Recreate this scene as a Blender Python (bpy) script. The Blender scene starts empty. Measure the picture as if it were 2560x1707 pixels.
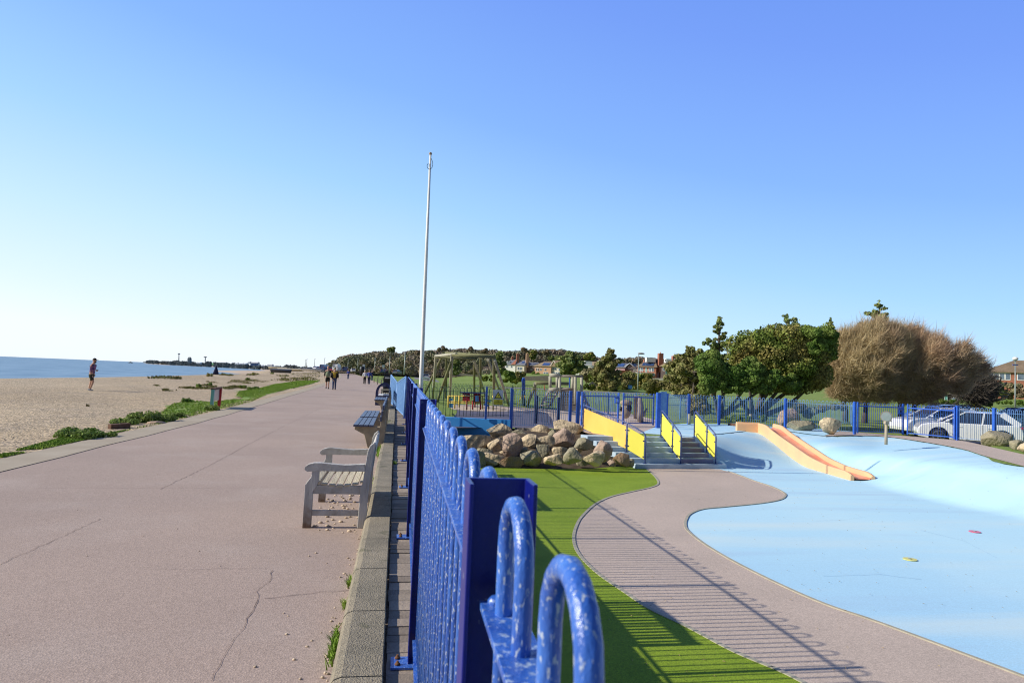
import bpy, bmesh, math, random
import numpy as np
from mathutils import Vector, Matrix
from mathutils.geometry import tessellate_polygon
PI = math.pi; R = math.radians
rnd = random.Random(7)
scn = bpy.context.scene; col = scn.collection

# ---------------------------------------------------------------- camera
F = 1707.; ROLL = R(2.35); H = 1.57
OFF = (890 + 1280*math.tan(ROLL) - 853.5)*math.cos(ROLL)
PITCH = math.atan(OFF/F); YAW = R(9.45275)
def at(px, py, z=0.):
    """where the line of sight through a photo point meets the height z"""
    u = px-1280; v = -(py-853.5)
    r = u*math.cos(ROLL)-v*math.sin(ROLL); s = u*math.sin(ROLL)+v*math.cos(ROLL)
    fy = F*math.cos(PITCH)-s*math.sin(PITCH); uz = F*math.sin(PITCH)+s*math.cos(PITCH)
    x = r*math.cos(YAW)+fy*math.sin(YAW); y = -r*math.sin(YAW)+fy*math.cos(YAW)
    t = (z-H)/uz
    return Vector((x*t, y*t, z))
def atd(px, py, d):
    """the point of that line of sight d metres ahead"""
    u = px-1280; v = -(py-853.5)
    r = u*math.cos(ROLL)-v*math.sin(ROLL); s = u*math.sin(ROLL)+v*math.cos(ROLL)
    fy = F*math.cos(PITCH)-s*math.sin(PITCH); uz = F*math.sin(PITCH)+s*math.cos(PITCH)
    x = r*math.cos(YAW)+fy*math.sin(YAW); y = -r*math.sin(YAW)+fy*math.cos(YAW)
    t = d/fy
    return Vector((x*t, y*t, H+uz*t))
def aty(px, py, Y):
    p = atd(px, py, 1.); t = Y/p.y
    return Vector((p.x*t, Y, H+(p.z-H)*t))
camd = bpy.data.cameras.new('camera'); cam = bpy.data.objects.new('camera', camd); col.objects.link(cam)
camd.sensor_width = 36; camd.lens = 36*F/2560; camd.clip_start = .05; camd.clip_end = 20000
cam.location = (0, 0, H)
cam.rotation_euler = (Matrix.Rotation(-YAW, 3, 'Z') @ Matrix.Rotation(PI/2+PITCH, 3, 'X') @ Matrix.Rotation(ROLL, 3, 'Z')).to_euler()
scn.camera = cam
camd.dof.use_dof = True; camd.dof.focus_distance = 9.0; camd.dof.aperture_fstop = 11
UP = -.33; ZG = -1.25

# ---------------------------------------------------------------- materials
def lin(c): return tuple(((v/255+.055)/1.055)**2.4 if v > 10 else v/255/12.92 for v in c)
class NT:
    def __init__(s, m): s.t = m.node_tree; s.n = s.t.nodes; s.l = s.t.links
    def add(s, ty, **k):
        n = s.n.new(ty)
        for a, b in k.items(): setattr(n, a, b)
        return n
    def link(s, a, b): s.l.new(a, b)
def mat(name, c1, c2=None, scale=3., rough=.8, detail=4., lo=.35, hi=.65, bump=0., bscale=60., metal=0., spec=.3,
        c3=None, s3=40., f3=.5, island=0., stretch=None, voro=None, c3lo=.6, c3hi=.66, coat=0., trans=0.):
    m = bpy.data.materials.new(name); m.use_nodes = True; t = NT(m); b = t.n['Principled BSDF']
    b.inputs['Roughness'].default_value = rough; b.inputs['Metallic'].default_value = metal
    b.inputs['Specular IOR Level'].default_value = spec
    if coat: b.inputs['Coat Weight'].default_value = coat
    tc = t.add('ShaderNodeTexCoord'); vec = tc.outputs['Object']
    if stretch:
        mp = t.add('ShaderNodeMapping'); mp.inputs['Scale'].default_value = stretch; t.link(vec, mp.inputs[0]); vec = mp.outputs[0]
    c2 = c2 or tuple(v*.8 for v in c1)
    no = t.add('ShaderNodeTexNoise'); no.inputs['Scale'].default_value = scale; no.inputs['Detail'].default_value = detail
    t.link(vec, no.inputs['Vector'])
    rp = t.add('ShaderNodeValToRGB'); rp.color_ramp.elements[0].position = lo; rp.color_ramp.elements[1].position = hi
    rp.color_ramp.elements[0].color = (*c1, 1); rp.color_ramp.elements[1].color = (*c2, 1)
    t.link(no.outputs['Fac'], rp.inputs[0]); out = rp.outputs[0]
    if c3:
        n3 = t.add('ShaderNodeTexNoise'); n3.inputs['Scale'].default_value = s3; n3.inputs['Detail'].default_value = 3; t.link(vec, n3.inputs['Vector'])
        r3 = t.add('ShaderNodeValToRGB'); r3.color_ramp.elements[0].position = c3lo; r3.color_ramp.elements[1].position = c3hi
        t.link(n3.outputs['Fac'], r3.inputs[0])
        ml = t.add('ShaderNodeMath', operation='MULTIPLY'); ml.inputs[1].default_value = f3; t.link(r3.outputs[0], ml.inputs[0])
        mx = t.add('ShaderNodeMixRGB'); mx.inputs[2].default_value = (*c3, 1); t.link(ml.outputs[0], mx.inputs[0]); t.link(out, mx.inputs[1]); out = mx.outputs[0]
    if voro:
        vo = t.add('ShaderNodeTexVoronoi'); vo.inputs['Scale'].default_value = voro[0]; t.link(vec, vo.inputs['Vector'])
        sp = t.add('ShaderNodeSeparateColor'); t.link(vo.outputs['Color'], sp.inputs[0])
        mr = t.add('ShaderNodeMapRange'); mr.inputs[3].default_value = 1-voro[1]; mr.inputs[4].default_value = 1+voro[1]; t.link(sp.outputs[0], mr.inputs[0])
        vm = t.add('ShaderNodeVectorMath', operation='SCALE'); t.link(out, vm.inputs[0]); t.link(mr.outputs[0], vm.inputs['Scale']); out = vm.outputs[0]
    if island:
        ge = t.add('ShaderNodeNewGeometry'); mr = t.add('ShaderNodeMapRange'); mr.inputs[3].default_value = 1-island; mr.inputs[4].default_value = 1+island
        t.link(ge.outputs['Random Per Island'], mr.inputs[0])
        vm = t.add('ShaderNodeVectorMath', operation='SCALE'); t.link(out, vm.inputs[0]); t.link(mr.outputs[0], vm.inputs['Scale']); out = vm.outputs[0]
    t.link(out, b.inputs['Base Color'])
    if trans:
        b.inputs['Roughness'].default_value = .7
        tr = t.add('ShaderNodeBsdfTranslucent'); t.link(out, tr.inputs[0]); ms = t.add('ShaderNodeMixShader'); ms.inputs[0].default_value = trans
        t.link(b.outputs[0], ms.inputs[1]); t.link(tr.outputs[0], ms.inputs[2]); t.link(ms.outputs[0], t.n['Material Output'].inputs[0])
    if bump:
        nb = t.add('ShaderNodeTexNoise'); nb.inputs['Scale'].default_value = bscale; nb.inputs['Detail'].default_value = 5; t.link(vec, nb.inputs['Vector'])
        bu = t.add('ShaderNodeBump'); bu.inputs['Strength'].default_value = bump; bu.inputs['Distance'].default_value = .6/bscale
        src = nb.outputs['Fac']
        if voro: src = vo.outputs['Distance']
        t.link(src, bu.inputs['Height']); t.link(bu.outputs[0], b.inputs['Normal'])
    return m
M = {}
M['prom'] = mat('red_tarmac', (.46,.35,.285), (.38,.29,.24), .30, .9, 7, .3, .72, bump=.35, bscale=120, c3=(.50,.41,.35), s3=.9, f3=.45, c3lo=.5, c3hi=.75, voro=(95,.17))
M['crack'] = mat('crack_filler', (.10,.075,.065), (.28,.2,.18), 9)
M['concrete'] = mat('kerb_concrete', (.34,.29,.21), (.22,.195,.145), 2.6, .95, 9, .3, .7, bump=.6, bscale=70, voro=(110,.25), c3=(.12,.12,.07), s3=5, f3=.6)
M['edge'] = mat('sandy_concrete', (.47,.40,.30), (.40,.33,.24), 1.4, .95, 8, .3, .7, bump=.3, bscale=60)
M['brick'] = mat('paver_brick', (.38,.31,.24), (.25,.20,.16), 4, .95, 6, .3, .7, bump=.5, bscale=50, island=.25)
M['soil'] = mat('soil', (.07,.05,.035), (.12,.09,.06), 5, .95, bump=.5, bscale=30)
M['shingle'] = mat('shingle', (.46,.35,.22), (.57,.45,.30), .05, .95, 6, .35, .7, bump=.8, bscale=18, voro=(19,.65), c3=(.36,.29,.22), s3=.6, f3=.5, c3lo=.45, c3hi=.75)
M['sand'] = mat('far_sand', (.58,.46,.34), (.5,.39,.29), .02, .95)
M['field'] = mat('field_grass', (.17,.26,.04), (.25,.31,.07), .12, .95, 6, .3, .7, c3=(.09,.15,.03), s3=2.5, f3=.5, bump=.6, bscale=9)
M['verge'] = mat('verge_grass', (.16,.29,.03), (.26,.36,.06), 1.4, .9, 5, .3, .7, island=.35)
M['road'] = mat('grey_road', (.25,.24,.23), (.21,.2,.2), .3, .9)
M['carpark'] = mat('car_park_tarmac', (.11,.12,.15), (.08,.09,.12), .3, .9)
M['turf'] = mat('artificial_turf', (.19,.29,.012), (.26,.36,.025), .9, .9, 5, .3, .7, bump=.8, bscale=220, voro=(90,.30), c3=(.30,.36,.08), s3=30, f3=.5, c3lo=.66, c3hi=.72)
M['path'] = mat('tan_rubber_path', (.58,.465,.385), (.50,.405,.335), .5, .9, 6, .3, .7, bump=.4, bscale=150, voro=(95,.22), c3=(.56,.50,.43), s3=110, f3=.5, c3lo=.6, c3hi=.7)
M['edging'] = mat('edging_stone', (.45,.42,.33), (.36,.34,.27), 5, .9, bump=.3)
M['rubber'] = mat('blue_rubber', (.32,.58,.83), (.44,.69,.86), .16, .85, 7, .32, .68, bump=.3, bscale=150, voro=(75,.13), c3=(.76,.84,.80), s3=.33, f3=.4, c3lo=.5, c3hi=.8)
M['stepblue'] = mat('blue_painted_step', (.38,.50,.62), (.47,.58,.68), 1.5, .85, bump=.2, c3=(.3,.36,.5), s3=2, f3=.5)
M['steppurple'] = mat('purple_painted_step', (.20,.17,.25), (.24,.26,.40), 1.2, .85, bump=.2)
M['navyrubber'] = mat('navy_rubber', (.10,.10,.15), (.13,.12,.17), .8, .9, bump=.3)
M['wallblue'] = mat('painted_blue_wall', (.05,.30,.72), (.07,.34,.76), 1.2, .7, 5, bump=.1)
M['paint'] = mat('chipped_blue_paint', (.02,.085,.42), (.05,.17,.60), 16, .30, 6, .35, .7, bump=.4, bscale=130, spec=.6, c3=(.42,.54,.70), s3=120, f3=.85, c3lo=.55, c3hi=.70)
M['paintv'] = mat('streaked_blue_paint', (.02,.085,.42), (.06,.19,.62), 16, .30, 6, .35, .7, bump=.4, bscale=130, spec=.6, c3=(.55,.62,.68), s3=150, f3=.8, c3lo=.575, c3hi=.66, stretch=(1.5,1.5,.6))
M['paintpost'] = mat('shaded_blue_paint', (.003,.008,.17), (.005,.014,.24), 5, .35, 6, bump=.15, bscale=60, spec=.5, c3=(.5,.55,.6), s3=35, f3=.5, c3lo=.70, c3hi=.74)  # fence blue darkened to navy: shade on the posts put into the colour
M['bluemetal'] = mat('blue_metal', (.02,.10,.50), (.03,.13,.58), 6, .4, spec=.5, c3=(.3,.4,.6), s3=12, f3=.4, c3lo=.66, c3hi=.75)
M['palefence'] = mat('weathered_blue_metal', (.10,.24,.55), (.16,.33,.62), 8, .45, spec=.5)
M['greenmetal'] = mat('green_metal', (.015,.05,.06), (.02,.07,.07), 6, .5)
M['greymetal'] = mat('galvanised', (.35,.40,.38), (.28,.33,.31), 6, .5, metal=.3)
M['rust'] = mat('rusty_bolt', (.12,.05,.02), (.2,.09,.04), 60, .8, bump=.5, bscale=200)
M['teak'] = mat('silvered_teak', (.58,.56,.53), (.40,.38,.35), 7, .8, 8, .3, .7, bump=.5, bscale=40, stretch=(1,.35,1), c3=(.24,.22,.19), s3=16, f3=.6, c3lo=.5, c3hi=.75)
M['teakv'] = mat('silvered_teak_upright', (.52,.51,.49), (.36,.355,.35), 7, .8, 8, .3, .7, bump=.5, bscale=40, stretch=(2,2,.35), c3=(.19,.17,.15), s3=12, f3=.6, c3lo=.55, c3hi=.75)
M['teakslat'] = mat('pale_teak', (.62,.55,.40), (.45,.39,.28), 6, .8, 8, .3, .7, bump=.5, bscale=40, stretch=(3,.3,1))
M['teakdark'] = mat('damp_teak_foot', (.17,.10,.05), (.26,.19,.13), 12, .9, bump=.4)
M['slat'] = mat('dark_slat', (.055,.06,.11), (.08,.09,.15), 8, .4, spec=.6, stretch=(3,.3,1))
M['concsup'] = mat('bench_concrete', (.42,.34,.23), (.30,.25,.18), 6, .95, bump=.5)
M['navy'] = mat('navy_steel', (.012,.016,.085), (.016,.02,.10), 6, .4, spec=.5)
M['black'] = mat('black_plastic', (.01,.01,.012), (.015,.015,.02), 6, .4, spec=.5)
M['white'] = mat('white_paint', (.80,.80,.78), (.72,.72,.70), 4, .4, spec=.5)
M['timber'] = mat('green_tinged_timber', (.24,.24,.12), (.15,.15,.08), 2.5, .85, 6, .3, .7, bump=.4, bscale=25)
M['timberpale'] = mat('bleached_timber', (.50,.48,.38), (.36,.34,.26), 2.5, .85, 6, .3, .7, bump=.4, bscale=25)
M['timbergrey'] = mat('grey_timber', (.22,.19,.17), (.32,.28,.24), 2.5, .85, 6, .3, .7, bump=.4, bscale=25)
M['oldwood'] = mat('driftwood', (.10,.05,.035), (.2,.12,.08), 9, .9, bump=.6)
M['rockt'] = mat('tan_rock', (.68,.55,.36), (.46,.36,.24), 3.0, .95, 9, .3, .7, bump=.9, bscale=9, c3=(.14,.12,.09), s3=6, f3=.6, c3lo=.52, c3hi=.66)
M['rockg'] = mat('grey_rock', (.38,.34,.23), (.22,.20,.14), 3.5, .95, 9, .3, .7, bump=.9, bscale=10, c3=(.34,.31,.24), s3=7, f3=.6, c3lo=.52, c3hi=.66)
M['rockp'] = mat('pinkish_rock', (.50,.38,.30), (.36,.25,.19), 3.0, .95, 9, .3, .7, bump=.9, bscale=8, c3=(.2,.15,.12), s3=5, f3=.6, c3lo=.55, c3hi=.66)
M['rocko'] = mat('ochre_rock', (.36,.22,.12), (.22,.17,.13), 3.0, .95, 9, .3, .7, bump=.9, bscale=9)
M['slide'] = mat('peach_slide_plastic', (.84,.50,.26), (.76,.45,.25), 1.3, .5, 5, spec=.4, bump=.06, bscale=20)
M['chute'] = mat('worn_red_chute', (.62,.20,.11), (.68,.32,.20), 1.8, .45, 5, spec=.4)
M['yellow'] = mat('yellow_panel', (.88,.80,.12), (.82,.74,.10), 1.5, .5, 4, spec=.3)
M['orangep'] = mat('amber_panel', (.92,.50,.10), (.90,.58,.14), 1.0, .5, 4, spec=.3)
M['panelred'] = mat('red_panel', (.42,.02,.03), (.36,.02,.03), 3, .5)
M['yellowtube'] = mat('yellow_tube', (.80,.58,.10), (.75,.5,.1), 3, .5)
M['skyblue'] = mat('sky_blue_panel', (.20,.50,.85), (.18,.45,.8), 3, .5)
M['signgrey'] = mat('sign_white', (.62,.68,.76), (.6,.66,.74), 3, .5)
M['signyel'] = mat('sign_yellow', (.78,.74,.08), (.74,.70,.08), 3, .5)
M['ink'] = mat('sign_ink', (.02,.02,.02), (.03,.03,.03), 3, .6)
M['inkbrown'] = mat('sign_text_ink', (.25,.2,.03), (.2,.17,.03), 3, .6)
M['drainyel'] = mat('yellow_jet_cap', (.80,.74,.25), (.7,.66,.2), 30, .5)
M['drainred'] = mat('pink_jet_cap', (.75,.15,.25), (.7,.2,.3), 30, .5)
M['leafdark'] = mat('evergreen_leaf', (.16,.225,.035), (.33,.28,.08), .55, .55, 4, .42, .58, island=.55, spec=.4, trans=.2)
M['leafolive'] = mat('olive_leaf', (.26,.23,.09), (.23,.25,.08), .8, .6, 4, .4, .6, island=.45, trans=.2)
M['leafbright'] = mat('bright_leaf', (.11,.20,.03), (.21,.285,.06), .8, .5, 4, .4, .6, island=.5, spec=.4, trans=.25)
M['leafpine'] = mat('pine_needles', (.17,.24,.08), (.28,.31,.10), .8, .7, 4, .4, .6, island=.4, trans=.15)
M['leafyel'] = mat('yellow_green_leaf', (.20,.24,.03), (.14,.2,.03), .8, .7, 4, .4, .6, island=.4, trans=.2)
M['leafbrown'] = mat('brown_scrub', (.30,.23,.15), (.25,.23,.12), .4, .8, 4, .4, .6, island=.45, trans=.1)
M['wood'] = mat('wood_canopy', (.19,.20,.11), (.36,.29,.22), .05, .9, 5, .42, .58, island=.1, c3=(.10,.14,.09), s3=.11, f3=.7, c3lo=.52, c3hi=.6)  # canopy colours lightened, distance haze painted into them
M['farwood'] = mat('far_trees', (.13,.16,.17), (.17,.19,.20), .02, .95, 4, island=.2)  # blue-grey distance haze mixed into the base colour
M['bark'] = mat('dark_bark', (.09,.075,.06), (.15,.13,.11), 3, .9, bump=.6, bscale=20)
M['twig'] = mat('bare_twigs', (.50,.37,.24), (.60,.49,.29), .35, .9, 4, .35, .62, island=.35, trans=.35)
M['twigred'] = mat('reddish_twigs', (.52,.36,.25), (.58,.44,.28), .4, .9, 4, .35, .62, island=.35, trans=.35)
M['roofbrown'] = mat('brown_tiles', (.26,.19,.13), (.20,.15,.10), .8, .9, bump=.4, bscale=3)
M['roofslate'] = mat('slate_roof', (.22,.23,.27), (.17,.18,.22), .8, .8, bump=.3, bscale=3)
M['rooftan'] = mat('tan_tiles', (.38,.29,.18), (.30,.23,.15), .8, .9, bump=.3, bscale=3)
M['redbrick'] = mat('red_brick', (.40,.16,.10), (.32,.13,.09), 1, .9, bump=.3, bscale=8)
M['darkbrick'] = mat('dark_brick', (.17,.12,.12), (.13,.10,.10), 1, .9, bump=.3, bscale=8)
M['peach'] = mat('peach_render', (.62,.38,.25), (.55,.34,.23), 1, .9)
M['cream'] = mat('cream_render', (.76,.70,.58), (.70,.64,.53), 1, .9)
M['pinkr'] = mat('pink_render', (.72,.50,.52), (.68,.46,.48), 1, .9)
M['whiter'] = mat('white_render', (.80,.80,.78), (.74,.74,.72), 1, .85)
M['glassd'] = mat('window_glass', (.10,.14,.20), (.16,.22,.30), 1.5, .15, spec=.8)
M['solar'] = mat('solar_panel', (.03,.06,.15), (.04,.08,.2), 2, .2, spec=.7)
M['teal'] = mat('teal_glass', (.15,.42,.40), (.2,.5,.46), 2, .3)
M['carwhite'] = mat('white_car_paint', (.80,.82,.85), (.76,.78,.82), 2, .22, spec=.6, coat=.6)
M['carblue'] = mat('blue_car_paint', (.04,.07,.16), (.05,.08,.2), 2, .22, spec=.6, coat=.6)
M['cargrey'] = mat('grey_car_paint', (.10,.12,.15), (.12,.14,.18), 2, .22, spec=.6, coat=.6)
M['carred'] = mat('red_car_paint', (.35,.06,.07), (.3,.05,.06), 2, .22, spec=.6, coat=.6)
M['carglass'] = mat('car_glass', (.02,.03,.06), (.03,.04,.08), 2, .08, spec=.8)
M['tyre'] = mat('tyre_rubber', (.02,.02,.022), (.03,.03,.03), 9, .85)
M['rim'] = mat('alloy_rim', (.35,.37,.42), (.28,.3,.35), 9, .3, metal=.8)
M['taillight'] = mat('tail_light', (.45,.02,.03), (.35,.02,.03), 9, .25)
M['headlight'] = mat('head_light', (.65,.70,.75), (.5,.55,.6), 9, .15, spec=.8)
M['skin'] = mat('skin', (.55,.33,.24), (.50,.29,.20), 9, .6)
M['hairblack'] = mat('dark_hair', (.015,.012,.010), (.02,.016,.012), 30, .7)
M['hairgrey'] = mat('grey_hair', (.5,.45,.38), (.4,.36,.3), 30, .7)
M['cnavy'] = mat('navy_cloth', (.015,.02,.06), (.02,.028,.08), 12, .9, bump=.3)
M['cblack'] = mat('black_cloth', (.012,.012,.015), (.02,.02,.022), 12, .9, bump=.3)
M['cblue'] = mat('blue_cloth', (.05,.08,.30), (.07,.10,.36), 12, .9, bump=.3)
M['cdenim'] = mat('denim_cloth', (.06,.09,.18), (.04,.06,.13), 12, .9, bump=.3)
M['cwhite'] = mat('white_cloth', (.72,.74,.80), (.6,.62,.7), 12, .9, bump=.3)
M['cyellow'] = mat('mustard_cloth', (.50,.36,.05), (.42,.30,.05), 12, .9, bump=.3)
M['colive'] = mat('olive_cloth', (.26,.30,.20), (.2,.24,.16), 12, .9, bump=.3)
M['ckhaki'] = mat('dark_khaki_cloth', (.035,.04,.025), (.05,.055,.035), 12, .9, bump=.3)
M['shoe'] = mat('grey_shoe', (.12,.14,.16), (.4,.4,.42), 14, .8)
M['rope'] = mat('dark_rope', (.02,.06,.09), (.03,.08,.11), 14, .8)
M['copper'] = mat('brown_ball', (.25,.15,.08), (.5,.45,.4), 8, .4)
M['boat'] = mat('boat_hull', (.70,.62,.42), (.66,.58,.4), 3, .5)
M['boatdark'] = mat('dark_boat_hull', (.06,.07,.09), (.09,.1,.12), 3, .5)
# plaid shirt, window/gauze materials written by hand
def plaid():
    m = bpy.data.materials.new('plaid_cloth'); m.use_nodes = True; t = NT(m); b = t.n['Principled BSDF']; b.inputs['Roughness'].default_value = .9
    tc = t.add('ShaderNodeTexCoord'); outs = []
    for d in ('X', 'Z'):
        w = t.add('ShaderNodeTexWave', bands_direction=d); w.inputs['Scale'].default_value = 4.5; w.inputs['Distortion'].default_value = .4; t.link(tc.outputs['Object'], w.inputs['Vector'])
        r = t.add('ShaderNodeValToRGB'); r.color_ramp.elements[0].position = .6; r.color_ramp.elements[1].position = .75
        r.color_ramp.elements[0].color = (.05,.015,.10,1) if d == 'X' else (.06,.02,.16,1)
        r.color_ramp.elements[1].color = (.42,.10,.16,1) if d == 'X' else (.35,.30,.42,1)
        t.link(w.outputs['Fac'], r.inputs[0]); outs.append(r.outputs[0])
    mx = t.add('ShaderNodeMixRGB'); mx.inputs[0].default_value = .5; t.link(outs[0], mx.inputs[1]); t.link(outs[1], mx.inputs[2]); t.link(mx.outputs[0], b.inputs['Base Color'])
    return m
M['plaid'] = plaid()
def sea_mat():
    m = bpy.data.materials.new('sea_water'); m.use_nodes = True; t = NT(m); b = t.n['Principled BSDF']
    tc = t.add('ShaderNodeTexCoord'); mp = t.add('ShaderNodeMapping'); mp.inputs['Scale'].default_value = (.35,.12,1); t.link(tc.outputs['Object'], mp.inputs[0])
    n = t.add('ShaderNodeTexNoise'); n.inputs['Scale'].default_value = .5; n.inputs['Detail'].default_value = 7; t.link(mp.outputs[0], n.inputs[0])
    r = t.add('ShaderNodeValToRGB'); r.color_ramp.elements[0].color = (.16,.28,.40,1); r.color_ramp.elements[1].color = (.26,.40,.52,1); r.color_ramp.elements[0].position = .35; r.color_ramp.elements[1].position = .65
    t.link(n.outputs[0], r.inputs[0]); t.link(r.outputs[0], b.inputs['Base Color']); b.inputs['Roughness'].default_value = .55; b.inputs['Specular IOR Level'].default_value = .25
    bu = t.add('ShaderNodeBump'); bu.inputs['Strength'].default_value = .5; bu.inputs['Distance'].default_value = .5; t.link(n.outputs[0], bu.inputs['Height']); t.link(bu.outputs[0], b.inputs['Normal'])
    return m
M['sea'] = sea_mat()

def teakleg(m):
    t = NT(m); b = t.n['Principled BSDF']; src = b.inputs['Base Color'].links[0].from_socket
    tc = t.add('ShaderNodeTexCoord'); sp = t.add('ShaderNodeSeparateXYZ'); t.link(tc.outputs['Object'], sp.inputs[0])
    nz = t.add('ShaderNodeTexNoise'); nz.inputs['Scale'].default_value = 18; t.link(tc.outputs['Object'], nz.inputs[0])
    ad = t.add('ShaderNodeMath', operation='MULTIPLY_ADD'); ad.inputs[1].default_value = -.35; t.link(nz.outputs[0], ad.inputs[0]); t.link(sp.outputs[2], ad.inputs[2])
    mr = t.add('ShaderNodeMapRange'); mr.inputs[1].default_value = -.17; mr.inputs[2].default_value = .10; mr.inputs[3].default_value = .92; mr.inputs[4].default_value = 0; t.link(ad.outputs[0], mr.inputs[0])
    mx = t.add('ShaderNodeMixRGB'); mx.inputs[2].default_value = (.17,.10,.055,1); t.link(mr.outputs[0], mx.inputs[0]); t.link(src, mx.inputs[1]); t.link(mx.outputs[0], b.inputs['Base Color'])
    return m
M['teakleg'] = teakleg(mat('weathered_front_leg', (.52,.51,.49), (.36,.355,.35), 7, .8, 8, .3, .7, bump=.5, bscale=40, stretch=(2,2,.35), c3=(.19,.17,.15), s3=12, f3=.6, c3lo=.55, c3hi=.75))

def floor_tones(m):
    # the middle of the splash floor is paler, with sandy streaks washed in by feet and water
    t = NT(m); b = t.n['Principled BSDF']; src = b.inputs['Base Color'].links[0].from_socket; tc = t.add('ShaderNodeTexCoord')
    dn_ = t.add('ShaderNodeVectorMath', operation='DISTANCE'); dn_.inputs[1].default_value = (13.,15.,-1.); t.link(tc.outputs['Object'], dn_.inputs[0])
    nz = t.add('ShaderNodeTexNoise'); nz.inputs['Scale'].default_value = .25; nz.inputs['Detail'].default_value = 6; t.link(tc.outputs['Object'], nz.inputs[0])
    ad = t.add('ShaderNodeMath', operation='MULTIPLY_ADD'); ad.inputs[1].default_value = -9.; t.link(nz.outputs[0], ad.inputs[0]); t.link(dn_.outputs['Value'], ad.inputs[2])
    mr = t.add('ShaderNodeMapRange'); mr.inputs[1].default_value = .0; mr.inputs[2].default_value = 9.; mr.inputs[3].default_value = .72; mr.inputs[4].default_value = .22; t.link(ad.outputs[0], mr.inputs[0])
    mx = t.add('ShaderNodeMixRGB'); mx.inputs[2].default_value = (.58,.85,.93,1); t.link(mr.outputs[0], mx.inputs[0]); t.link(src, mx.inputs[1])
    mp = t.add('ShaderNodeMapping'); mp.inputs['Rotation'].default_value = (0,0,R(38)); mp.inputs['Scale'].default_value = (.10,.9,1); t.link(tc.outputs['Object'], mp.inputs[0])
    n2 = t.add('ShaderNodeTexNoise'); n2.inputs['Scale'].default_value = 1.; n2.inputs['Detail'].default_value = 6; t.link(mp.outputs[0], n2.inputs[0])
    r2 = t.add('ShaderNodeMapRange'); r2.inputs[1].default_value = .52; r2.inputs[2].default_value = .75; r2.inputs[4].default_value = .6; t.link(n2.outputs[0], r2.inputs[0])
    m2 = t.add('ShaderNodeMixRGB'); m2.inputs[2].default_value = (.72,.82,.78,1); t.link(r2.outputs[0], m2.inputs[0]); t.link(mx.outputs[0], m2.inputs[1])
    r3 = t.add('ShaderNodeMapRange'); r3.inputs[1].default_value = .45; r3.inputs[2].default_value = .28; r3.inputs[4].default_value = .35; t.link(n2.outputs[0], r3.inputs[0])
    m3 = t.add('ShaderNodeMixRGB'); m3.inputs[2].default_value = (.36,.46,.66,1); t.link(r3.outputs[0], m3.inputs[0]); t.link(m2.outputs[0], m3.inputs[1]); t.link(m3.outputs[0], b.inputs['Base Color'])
floor_tones(M['rubber'])

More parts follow.
